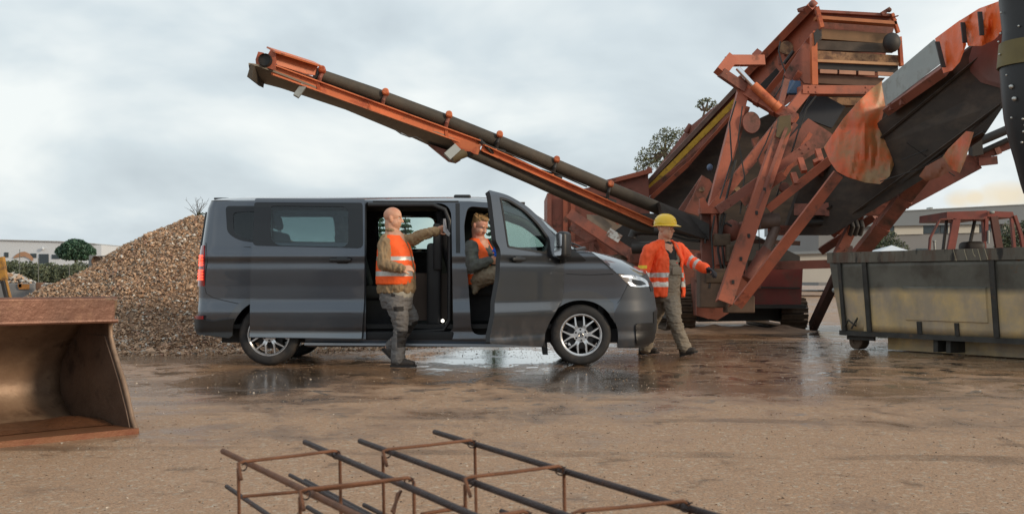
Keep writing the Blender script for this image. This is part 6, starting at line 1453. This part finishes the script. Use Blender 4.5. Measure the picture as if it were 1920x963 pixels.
# ======================= reinforcing cages =======================
RB = mat('rebar_dark', (.05, .034, .032), .55, .5, var=.35, vscale=14, bump=.5, bscale=160, dirt=(.16,.06,.03), dscale=9, dlo=.56, dhi=.72)
RBR = mat('rebar_rust', (.16, .068, .034), .7, .2, var=.35, vscale=18, bump=.4, bscale=160)
def at(px, py, z): Y = (CZ-z)*F/(py-HZ); return V(((px-960)*Y/F, Y, z))
def extend(a, b, ymin): d = (b-a); t = (ymin-a.y)/d.y; return a+d*t
ZT = .5; ZL = .3
def cage(label, tops, lows, stir):
    a0, a1 = tops[0]; c = thing('rebar_cage', at(*a1, ZT)*.5+at(*tops[1][1], ZT)*.5-V((0, 0, .21)), label, 'rebar cage', 'reinforcing cages in the foreground')
    ends = []
    for k, (p0, p1) in enumerate(tops):
        a, b = at(*p0, ZT), at(*p1, ZT); b = extend(a, b, 1.25); ends.append((a, b)); bm = B(); tube(bm, [a, (a+b)/2+V((0, 0, -.004)), b], .0078, 10); mk('bar', bm, RBR if (k == 1 and len(lows) > 2) else RB, c, smooth=60)
    dr = (ends[0][1]-ends[0][0]).normalized()
    for p0 in lows:
        a = at(*p0, ZL); b = a+dr*((1.25-a.y)/dr.y); bm = B(); tube(bm, [a, b], .0070, 10); mk('bar', bm, RB, c, smooth=60)
    for (pa, pb) in stir:
        A_, B_ = at(*pa, ZT+.010), at(*pb, ZT+.010); e = (B_-A_).normalized()*.012; dn = V((0, 0, -.23)); j = V((.004, 0, 0))
        bm = B(); tube(bm, [A_-e+V((0, 0, -.035))+dr*.03, A_-e, A_+e*.3+V((0, 0, .003)), (A_+B_)/2+V((0, 0, .002)), B_-e*.3+V((0, 0, .003)), B_+e+V((0, 0, -.008)), B_+e+dn+j, B_-e*.3+dn+V((0, 0, -.008)), A_+e*.3+dn+V((0, 0, -.008)), A_-e+dn+j, A_-e+V((0, 0, -.012))], .0042, 8); s = mk('stirrup', bm, RBR, c, smooth=60)
        bm = B(); 
        for q in (A_, B_):
            ring = [q+V((.011*math.cos(t), .006*math.sin(2*t), -.008+.011*math.sin(t))) for t in [2*math.pi*k/10 for k in range(11)]]; tube(bm, ring, .0018, 5, caps=False)
            tube(bm, [q+V((.0, -.008, -.004)), q+V((.012, -.02, .004))], .0018, 5)
            mk('tie_wire', bm, RB, s, smooth=60); bm = B()
        bm.free()
    return c
def more(pa, pb, n, st):      # further stirrups nearer than the frame, same spacing
    out = list(pa); return out
cage('rusty rebar cage ending nearest the middle of the photo, right of its twin', [((815, 809), (1340, 963)), ((675, 826), (1062, 963))], [(940, 957), (683, 946)], [((725, 844), (884, 826)), ((880, 896), (1050, 875)), ((1085, 960), (1284, 941)), ((1320, 1050), (1540, 1022))])
cage('rusty rebar cage to the left of its twin, with doubled lower bars', [((572, 828), (890, 963)), ((418, 845), (670, 963))], [(425, 911), (544, 890), (572, 900), (577, 950)], [((455, 867), (630, 846)), ((572, 919), (767, 897)), ((780, 992), (985, 960)), ((930, 1080), (1200, 1050))])
bm = B(); tube(bm, [at(455, 930, .40), at(560, 921, .40), at(640, 913, .40), at(748, 899, .40)], .0045, 8); tube(bm, [at(735, 958, .40), at(752, 918, .44), at(745, 925, .44), at(738, 963, .40)], .004, 6); tube(bm, [at(790, 963, .42), at(868, 950, .42)], .0045, 8); tube(bm, [at(695, 880, .45), at(800, 925, .45), at(900, 970, .45)], .007, 8)
lr = mk('loose_rebar', bm, RBR, smooth=60, origin=(-.4, 2.9, .3)); tag(lr, 'bent rusty offcuts of rebar lying loosely inside the two cages', 'rebar', kind='stuff')
for y, lab in ((2.75, 'timber bearer under the far ends of the rebar cages'), (1.7, 'timber bearer under the near ends of the rebar cages')):
    bm = B(); box(bm, (-.1, y, .136), (1.9, .12, .27), bev=.006); o = mk('timber_bearer', bm, mat('timber', (.22,.15,.09), .8, var=.3, vscale=8), origin=(-.1, y, 0)); tag(o, lab, 'timber')
# ======================= far surroundings =======================
LEAF = mat('leaf_dark', (.075, .095, .055), .6, var=0, island=.55); LEAF2 = mat('leaf_olive', (.12, .135, .07), .6, var=0, island=.5); PINE = mat('pine_needles', (.05, .11, .068), .6, var=0, island=.55); BARK = mat('bark', (.10, .075, .055), .9, var=.3, vscale=6)
HEDGE = mat('hedge_leaf', (.10, .12, .07), .7, var=0, island=.5)
def leaves(bm, c, r, n, s, mi=0, flat=1.0, hollow=.35):
    for _ in range(n):
        while True:
            d = V((random.uniform(-1, 1), random.uniform(-1, 1), random.uniform(-1, 1)))
            if hollow < d.length < 1: break
        p = V(c)+V((d.x*r[0], d.y*r[1], d.z*r[2]))
        if noise.noise(p*(1.6/max(r[0], .3))*1.2+V((7, 3, 1))) < -.22: continue
        a = V((random.gauss(0, 1), random.gauss(0, 1), random.gauss(0, 1)*flat)).normalized(); b = a.orthogonal().normalized(); b.rotate(Matrix.Rotation(random.uniform(0, 6.28), 3, a)); k = s*random.uniform(.6, 1.3)
        q = [bm.verts.new(p+a*k), bm.verts.new(p+b*k*.5), bm.verts.new(p-a*k), bm.verts.new(p-b*k*.5)]; bm.faces.new(q).material_index = mi
def tree(name, base, trunk, clumps, m, label, cat='tree', leafn=500, leafs=.12, group=None, tr=.25):
    t = thing(name, base, label, cat, group)
    bm = B(); 
    for pts, r0 in trunk: tube(bm, pts, [r0*(1-.75*i/(len(pts)-1)) for i in range(len(pts))], 8)
    for c, r in clumps:
        near = min((p for pts, _ in trunk for p in pts), key=lambda p: (V(p)-V(c)).length); tube(bm, [near, (V(near)+V(c))/2+V((0, 0, -.1)), c], [tr*.35, tr*.22, tr*.08], 6)
    mk('trunk', bm, BARK, t, smooth=60)
    bm = B()
    for c, r in clumps: leaves(bm, c, r, int(leafn*(r[0]*r[2])**.8), leafs)
    mk('crown', bm, m, t, recalc=False); return t
random.seed(12)
# gum tree behind the machine
Yt = 52.0; sc_ = Yt/F
def cl(px, py, r, rz=None, Y=None): Y = Y or Yt; return (P(px, py, Y), (r*Y/F, r*Y/F, (rz or r)*Y/F))
tree('gum_tree', P(1262, 0, Yt)*1 if False else V((P(1262, 528, Yt).x, Yt, 0)), [([V((P(1262, 528, Yt).x, Yt, 0)), P(1266, 420, Yt), P(1258, 340, Yt), P(1245, 285, Yt)], .3), ([P(1262, 400, Yt), P(1300, 290, Yt), P(1322, 205, Yt)], .16)],
     [cl(1238, 268, 22, 20), cl(1250, 250, 16, 12), cl(1262, 262, 14), cl(1276, 252, 20, 14), cl(1262, 290, 20, 16), cl(1216, 288, 20, 14), cl(1204, 300, 15, 12), cl(1225, 306, 18, 12), cl(1200, 316, 12, 8), cl(1250, 312, 22, 14), cl(1316, 192, 9, 6), cl(1328, 187, 8, 5), cl(1338, 194, 7, 6), cl(1331, 203, 9, 5), cl(1309, 199, 6, 4), cl(1290, 300, 24)],
     LEAF2, 'airy gum tree rising behind the inclined conveyor of the screening machine', leafn=1700, leafs=.055)
# conifers seen through the cabin windows
for i, (px, top, lab) in enumerate(((712, 402, 'dark conifer seen through the rear of the side doorway, left of the bald head'), (760, 404, 'dark conifer seen through the side doorway, right of the bald head'), (926, 384, 'tall dark conifer seen through the front doorway of the van'))):
    Y = 48.0; x = P(px, 0, Y).x; zt = P(0, top, Y).z; t = thing('conifer', (x, Y, 0), lab, 'tree', 'conifers beyond the van')
    bm = B(); tube(bm, [(x, Y, 0), (x, Y, zt)], [.12, .02], 6); mk('trunk', bm, BARK, t)
    bm = B(); n = 15
    for k in range(n):
        z = zt*(.15+.85*k/n); rr = (1.05 if i < 2 else .75)*(1-k/n)+.05
        for b in range(11):
            a = random.uniform(0, 6.28); e = V((x+rr*math.cos(a), Y+rr*math.sin(a), z-.15*rr))
            for j in range(9):
                p = V((x, Y, z)).lerp(e, .2+.8*j/9); leaves(bm, p, (.10, .10, .05), 4, .075)
    mk('crown', bm, PINE, t, recalc=False)
# umbrella pine
Y = 170.0
def cl2(px, py, r, rz): return (P(px, py, Y), (r*Y/F, r*Y/F, rz*Y/F))
x = P(142, 0, Y).x
tree('umbrella_pine', (x, Y, 0), [([V((x, Y, 0)), P(142, 500, Y), P(143, 478, Y)], .45)], [cl2(142, 465, 26, 16), cl2(122, 472, 18, 12), cl2(163, 472, 17, 12), cl2(142, 458, 20, 10), cl2(132, 479, 22, 9), cl2(156, 480, 18, 8), cl2(128, 463, 14, 9), cl2(158, 464, 14, 9)], PINE, 'dark round umbrella pine in front of the long white building', leafn=1500, leafs=.22, tr=.5)
# hedge and scrub line
bm = B(); random.seed(31)
Y = 105.0
for k in range(75):
    px = -60+k*4.0+random.uniform(-2, 2); top = 497+8*noise.noise(V((px*.03, 0, 0)))+ (-9 if px < 30 else 0); c = P(px, (top+528)/2, Y+random.uniform(-3, 3)); leaves(bm, (c.x, c.y, c.z-.3), (.75, .8, (528-top)/2*Y/F+.5), 420, .15, hollow=0)
o = mk('scrub', bm, HEDGE, recalc=False, origin=(P(80, 0, Y).x, Y, 0)); tag(o, 'dense olive green scrub along the yard boundary below the white building', 'scrub', kind='stuff')
# white industrial building
Y = 200.0; wb = thing('industrial_building', (P(40, 0, Y).x, Y, 0), 'long white industrial building far away on the left behind the scrub', 'building')
WHB = mat('white_render', (.56, .60, .64), .8, var=.06, vscale=.05); DKW = mat('dark_window', (.035, .05, .06), .2, var=.1)
def bpan(name, pts, Y, t, m, parent): bm = B(); prism(bm, [P(x, y, Y) for x, y in pts], (0, t, 0)); return mk(name, bm, m, parent)
bpan('wall', [(-160, 446), (110, 453), (172, 457), (176, 459), (190, 459), (190, 532), (-160, 532)], Y, 30, WHB, wb)
bpan('roof_edge', [(-160, 444.5), (110, 451.5), (178, 456), (178, 457.5), (110, 453), (-160, 446)], Y-.3, 30.6, mat('roof_grey', (.4,.42,.43), .7, var=.05), wb)
for a in ((-14, 472, -2, 482), (8, 473, 15.5, 482), (57, 475, 68, 483), (97, 477, 112, 485), (-50, 473, -40, 482)): bpan('window', [(a[0], a[1]), (a[2], a[1]), (a[2], a[3]), (a[0], a[3])], Y-.12, .1, DKW, wb)
bpan('gate', [(73, 476), (91, 476), (91, 497), (73, 497)], Y-.14, .1, DKW, wb)
bm = B(); ico(bm, P(80, 466, Y-.4), (.3, .2, .3), 2); mk('wall_lamp', bm, WHB, wb, smooth=60)
arc_ = [(24, 483), (30, 477), (38, 472.5), (46, 471.5), (54, 475), (60, 481), (62, 486)]; inn_ = [(59, 489), (54, 484), (46, 480.5), (38, 481), (26, 483.5)]
bpan('painted_arch', arc_+inn_, Y-.2, .15, mat('faded_brick_mural', (.36,.21,.13), .8, var=.2, vscale=.5), wb)
Yf_ = 60.0
for px, t0, b0, w_ in ((37, 467, 526, 1.3), (72, 484, 526, 1.6), (130, 497, 526, 1.6), (-6, 480, 526, 1.4)):
    bm = B(); tube(bm, [V((P(px, 0, Yf_).x, Yf_, 0)), P(px, t0, Yf_)], w_*.5*Yf_/F, 8); o = mk('fence_post', bm, mat('post_grey', (.13,.14,.13), .7, var=.1), origin=(P(px, 0, Yf_).x, Yf_, 0)); tag(o, {37: 'tallest dark post standing before the brown arch of the white building', 72: 'pale grey post standing left of the dark gate of the white building', 130: 'short dark post below the umbrella pine', -6: 'thin post at the left edge of the photo'}[px], 'post', 'fence posts along the scrub')
# concrete barriers, rubble load and scrap in the middle distance
Y = 31.0; CON = mat('grey_concrete', (.17,.175,.18), .85, var=.2, vscale=1.5, bump=.2, bscale=12, dirt=(.11,.085,.06), dscale=1.5, dlo=.55, dhi=.75)
def barrier(x0, x1, top, lab, Yb=Y, m=CON, dep=.8, name='concrete_barrier', cat='barrier', grp='grey barriers behind the bucket'):
    a, b = P(x0, top, Yb), P(x1, top, Yb); bm = B(); box(bm, ((a.x+b.x)/2, Yb+dep/2, a.z/2), (b.x-a.x, dep, a.z), bev=.03); o = mk(name, bm, m, smooth=40, origin=((a.x+b.x)/2, Yb+dep/2, 0)); tag(o, lab, cat, grp); return o
barrier(-120, 64, 531, 'long grey concrete barrier with rust stains below the pale rubble'); barrier(104, 152, 531, 'shorter grey concrete barrier left of the big gravel heap')
barrier(66, 77, 529, 'narrow rusty brown steel block between the two concrete barriers', 30.4, mat('rusty_block', (.14,.075,.045), .8, var=.4, vscale=5), .4, 'steel_block', 'block', None)
o = thing('hollow_block', (P(91, 0, 29.8).x, 29.8, 0), 'low grey hollow block with two dark square openings behind the bucket rim', 'block')
bm = B(); a, b = P(77, 541, 29.8), P(105, 541, 29.8); box(bm, ((a.x+b.x)/2, 30.1, a.z/2), (b.x-a.x, .5, a.z), bev=.02); mk('shell', bm, CON, o, smooth=40)
for px in (82, 97):
    bm = B(); c = P(px, 552, 29.8); box(bm, c+V((0, .02, 0)), (.10, .06, .17)); mk('opening', bm, MBLACK, o)
bm = B(); c = P(35, 540, 30.9); box(bm, P(45, 537, 30.97), (.28, .02, .14)); box(bm, P(37, 535, 30.97), (.1, .02, .1)); o = mk('rust_plate', bm, mat('yellow_rust', (.30,.13,.03), .7, var=.4, vscale=10), origin=P(45, 537, 30.97)); tag(o, 'yellowish rusty plate fixed to the long concrete barrier', 'plate')
random.seed(9); bm = B(); 
for k in range(700):
    px = random.uniform(-70, 66); h = max(0, 1-((px-5)/62)**2)*.22; p = P(px, 531, random.uniform(32.2, 33.5)); chip(bm, V((p.x, p.y, .88+random.random()*h*1.4)), random.uniform(.05, .13), 0 if random.random() < .6 else 1)
bm2 = bm; box(bm2, (P(0, 0, 33).x, 33.2, .44), (3.6, 1.8, .86))
for k in range(120):
    px = random.uniform(84, 104); p = P(px, 538, 30.1); chip(bm, V((p.x, 30.1+random.uniform(-.2, .2), .80+random.random()*.10)), random.uniform(.03, .07), 0)
o = mk('rubble_load', bm, [mat('pale_rubble', (.42,.40,.37), .8, var=0, island=.5), C1], recalc=False, origin=(P(0, 0, 33).x, 33, 0)); tag(o, 'pale broken rubble piled behind the grey barriers at the far left', 'rubble', kind='stuff')
# yellow rusty post
yp = thing('excavator_boom', P(12, 565, 24), 'rusty yellow steel boom leaning up at the left edge of the photo', 'boom')
bm = B(); beam(bm, P(1, 482, 24), P(7, 524, 24), .14, .12, V((0, 1, 0))); beam(bm, P(7, 522, 24), P(22, 580, 24), .09, .1, V((0, 1, 0))); mk('beam', bm, mat('rusty_yellow', (.40,.20,.035), .7, var=.3, vscale=4, dirt=(.12,.06,.035), dscale=5, dlo=.5, dhi=.65), yp)
bm = B(); beam(bm, P(5, 526, 23.9), P(15, 570, 23.9), .06, .1, V((0, 1, 0))); mk('hose', bm, MBLACK, yp)
# upturned digger bucket behind the heap
db = thing('digger_bucket', (P(182, 0, 34).x, 34, 0), 'small dark digger bucket standing upright beside the gravel heap', 'digger bucket')
bm = B(); prism(bm, [P(x, y, 34) for x, y in ((167, 478), (174, 478), (170, 526), (159, 526), (165, 505))], (0, .25, 0)); mk('side_plate', bm, mat('worn_plate', (.20,.21,.21), .5, .3, var=.2), db)
bm = B(); prism(bm, [P(x, y, 34) for x, y in ((174, 480), (199, 479), (200, 530), (171, 530))], (0, .6, 0)); mk('shell', bm, mat('dark_bucket', (.07,.055,.045), .6, .2, var=.3), db)
bm = B(); c = P(183, 490, 33.95); lathe(bm, [(.0,0),(.13,0),(.15,.02),(.15,.1)], Matrix.Translation(c) @ Matrix.Rotation(R(90), 4, 'X'), 20); mk('ear', bm, mat('rusty_ear', (.13,.08,.05), .7, var=.3), db, smooth=40)
bm = B(); tube(bm, [P(196, 480, 33.9), P(198, 505, 33.9)], .06, 8); mk('pin', bm, STEEL, db)
# bare twigs on top of the heap
tw = thing('shrub', (P(368, 0, 20).x, 20, 1.9), 'small half bare shrub poking up behind the top of the gravel heap', 'shrub')
bm = B(); random.seed(2); b0 = V((P(370, 0, 20).x, 20, pile_h(P(370, 0, 20).x, 20)-.02))
for k in range(16):
    a = random.uniform(-.9, .7); l = random.uniform(.15, .36); e = b0+V((math.sin(a)*l, random.uniform(-.08, .08), math.cos(a)*l)); m_ = b0.lerp(e, .5)+V((random.uniform(-.02, .02), 0, .02)); tube(bm, [b0, m_, e], [.006, .004, .002], 5)
    for j in range(2): f = m_.lerp(e, random.random())+V((0, 0, 0)); tube(bm, [f, f+V((random.uniform(-.07, .07), 0, random.uniform(.02, .08)))], .0018, 4)
mk('twigs', bm, BARK, tw); bm = B(); leaves(bm, P(377, 403, 20), (.08, .06, .05), 70, .02, hollow=0); leaves(bm, P(369, 409, 20), (.05, .05, .03), 25, .02, hollow=0); mk('foliage', bm, LEAF, tw, recalc=False)
# warehouse on the right
Y = 112.0; wh = thing('warehouse', (P(1800, 0, Y).x, Y, 0), 'long low grey warehouse with a cream and dark window band on the right', 'building')
W1 = mat('warehouse_cladding', (.17,.19,.205), .6, var=.06, vscale=.3); W2 = mat('warehouse_lower', (.20,.20,.20), .8, var=.06, vscale=.3); W3 = mat('cream_panel', (.48,.46,.40), .8, var=.04, vscale=.3)
def slope(x, y0, y1): return y0+(y1-y0)*(x-1640)/(1920-1640)
def band(name, x0, x1, t0, t1, b0, b1, m, dy, t=.3): return bpan(name, [(x0, slope(x0, t0, t1)), (x1, slope(x1, t0, t1)), (x1, slope(x1, b0, b1)), (x0, slope(x0, b0, b1))], Y+dy, t, m, wh)
band('upper_cladding', 1535, 2250, 398.5, 384, 424, 419, W1, -.5, 24); band('lower_wall', 1535, 2250, 424, 419, 535, 535, W2, 0, 23)
band('roof_trim', 1535, 2250, 397, 382.4, 398.6, 384, mat('roof_trim', (.3,.32,.33), .5, var=.05), -.6, .5)
band('cream_panel', 1677, 1731, 424.5, 420, 441, 434, W3, -.15, .1); band('cream_panel', 1778, 1836, 424.5, 420, 441, 434, W3, -.15, .1); band('cream_panel', 1880, 1990, 424.5, 420, 441, 434, W3, -.15, .1)
for x0, x1 in ((1731.5, 1760), (1764, 1777.5), (1650, 1676), (1836.5, 1858)): band('window', x0, x1, 424.5, 420, 440, 433, DKW, -.12, .1)
bpan('roof_vent', [(1744, 388.5), (1749, 388.5), (1749, 392.5), (1744, 392.5)], Y, 1, STEEL, wh)
bpan('door', [(1718, 466), (1745, 466), (1745, 535), (1718, 535)], Y-.2, .1, DKW, wh)
# low pale hall glimpsed below the machine
Y = 75.0; ph = thing('storage_hall', (P(1560, 0, Y).x, Y, 0), 'pale storage hall glimpsed between the legs of the screening machine', 'building')
bpan('wall', [(1480, 476), (1600, 470), (1632, 472), (1632, 529), (1480, 529)], Y, 10, mat('pale_wall', (.42,.40,.36), .8, var=.1, vscale=.4), ph); bpan('roof', [(1476, 472), (1636, 467), (1636, 472), (1476, 477)], Y-.3, 10.6, W1, ph)
# shrubs
random.seed(77); Y = 58.0
for (x, gy, lab, cc) in ((1656, 528, 'grey green bush in front of the warehouse, left of the white tent', [cl(1640, 462, 26, 20, Y), cl(1660, 450, 26, 20, Y), cl(1680, 466, 24, 16, Y), cl(1655, 480, 34, 26, Y), cl(1648, 505, 34, 24, Y), cl(1690, 500, 26, 24, Y)]), (1890, 528, 'dark bush seen through the rear opening of the red cab', [cl(1892, 440, 18, 26, Y), cl(1880, 455, 16, 22, Y), cl(1905, 450, 18, 22, Y), cl(1890, 490, 30, 34, Y)]), (1925, 528, 'dark tree cut off by the right edge behind the red cab', [cl(1924, 425, 14, 14, Y), cl(1928, 450, 20, 26, Y), cl(1930, 490, 26, 34, Y)])):
    b = V((P(x, 0, Y).x, Y, 0)); tree('bush', b, [([b, P(x, 500, Y), P(x, 470, Y)], .14)], cc, LEAF, lab, 'bush', leafn=2200, leafs=.07, group='bushes before the warehouse', tr=.2)
# white tent
Y = 46.0; tn = thing('market_tent', (P(1680, 0, Y).x, Y, 0), 'white pointed tent roof just above the rim of the skip', 'tent')
bm = B(); a, b = P(1642, 474, Y), P(1719, 474, Y); ap = P(1672, 459.5, Y+1.2); zz = a.z; q = [bm.verts.new((a.x, Y, zz)), bm.verts.new((b.x, Y, zz)), bm.verts.new((b.x, Y+2.4, zz)), bm.verts.new((a.x, Y+2.4, zz)), bm.verts.new(ap)]
for i in range(4): bm.faces.new((q[i], q[(i+1) % 4], q[4]))
bm.faces.new(q[:4]); mk('canopy', bm, mat('white_canvas', (.60,.63,.66), .7, var=.05), tn)
for px in (1644, 1717):
    for dy in (.04, 2.36): bm = B(); x = P(px, 0, Y).x; tube(bm, [(x, Y+dy, 0), (x, Y+dy, zz)], .03, 6); mk('leg', bm, STEEL, tn)
# old red cab behind the skip
Y = 20.5; CR = mat('faded_cab_red', (.20,.045,.032), .55, var=.3, vscale=3, dirt=(.09,.05,.04), dscale=4, dlo=.52, dhi=.7)
cb_ = thing('dumper_cab', (P(1825, 0, Y).x, Y+.7, 0), 'old faded red machine with an open cab frame standing behind the skip', 'old machine')
D = 1.35
def cabbar(pts, w_, dep=.08, Yk=Y, m=CR, name='pillar'):
    bm = B()
    for a, b in zip(pts, pts[1:]): beam(bm, P(*a, Yk), P(*b, Yk), w_, dep, V((0, 1, 0)))
    return mk(name, bm, m, cb_)
bm = B(); prism(bm, [P(x, y, Y-.02) for x, y in ((1776, 397), (1851, 394.5), (1851, 411), (1775, 411))], (0, D+.04, 0)); rf = mk('roof', bm, CR, cb_)
bm = B(); prism(bm, [P(x, y, Y) for x, y in ((1851.5, 395.5), (1899, 397), (1903, 408), (1851.5, 406))], (0, D, 0)); mk('roof_visor', bm, CR, rf)
cabbar([(1793, 411), (1782, 470)], .13); cabbar([(1849, 410), (1848, 452)], .055); cabbar([(1863, 406), (1874, 470)], .12, m=mat('dark_cab_red', (.10,.035,.025), .6, var=.3)); cabbar([(1902, 404), (1914, 440), (1919, 470)], .05)
cabbar([(1793, 410), (1762, 411), (1744, 446), (1742, 470)], .025); cabbar([(1775, 412), (1768, 470)], .03, Yk=Y+.3, m=MBLACK); cabbar([(1787, 411), (1785, 470)], .09, Yk=Y+D); cabbar([(1843, 411), (1846, 470)], .05, Yk=Y+D); cabbar([(1828, 412), (1819, 455)], .035, Yk=Y+.6, m=MBLACK, name='steering_column'); cabbar([(1896, 405), (1902, 470)], .05, Yk=Y+D)
bm = B(); c = P(1822, 464, Y+.7); box(bm, c, (.36, .45, .22), bev=.08); mk('seat', bm, MBLACK, cb_, smooth=50)
bm = B(); box(bm, P(1860, 398, Y-.08), (.07, .08, .05), bev=.015); mk('work_lamp', bm, STEEL, cb_, smooth=50); bm = B(); tube(bm, [P(1853, 432, Y-.05), P(1853, 456, Y-.05)], .025, 8); mk('warning_tube', bm, STEEL, cb_, smooth=50)
bm = B(); ico(bm, P(1752, 452, Y-.02), (.035, .03, .02), 2); tube(bm, [P(1752, 453, Y-.02), P(1753, 470, Y-.02)], .022, 8); mk('side_lamp', bm, STEEL, cb_, smooth=50)
bm = B(); zf = P(0, 469, Y).z; x0, x1 = P(1738, 0, Y).x, P(1925, 0, Y).x; box(bm, ((x0+x1)/2, Y+D/2, (zf+.45)/2), (x1-x0, D, zf-.45), bev=.03); mk('body', bm, CR, cb_, smooth=40)
for xx in (x0+.25, x1-.25):
    for yy in (Y-.12, Y+D+.12):
        bm = B(); lathe(bm, [(.0,-.12),(.25,-.12),(.40,-.11),(.45,-.07),(.45,.07),(.40,.11),(.25,.12),(.0,.12)], Matrix.Translation((xx, yy, .45)) @ Matrix.Rotation(R(90), 4, 'X'), 28); mk('wheel', bm, RUBBER, cb_, smooth=40)
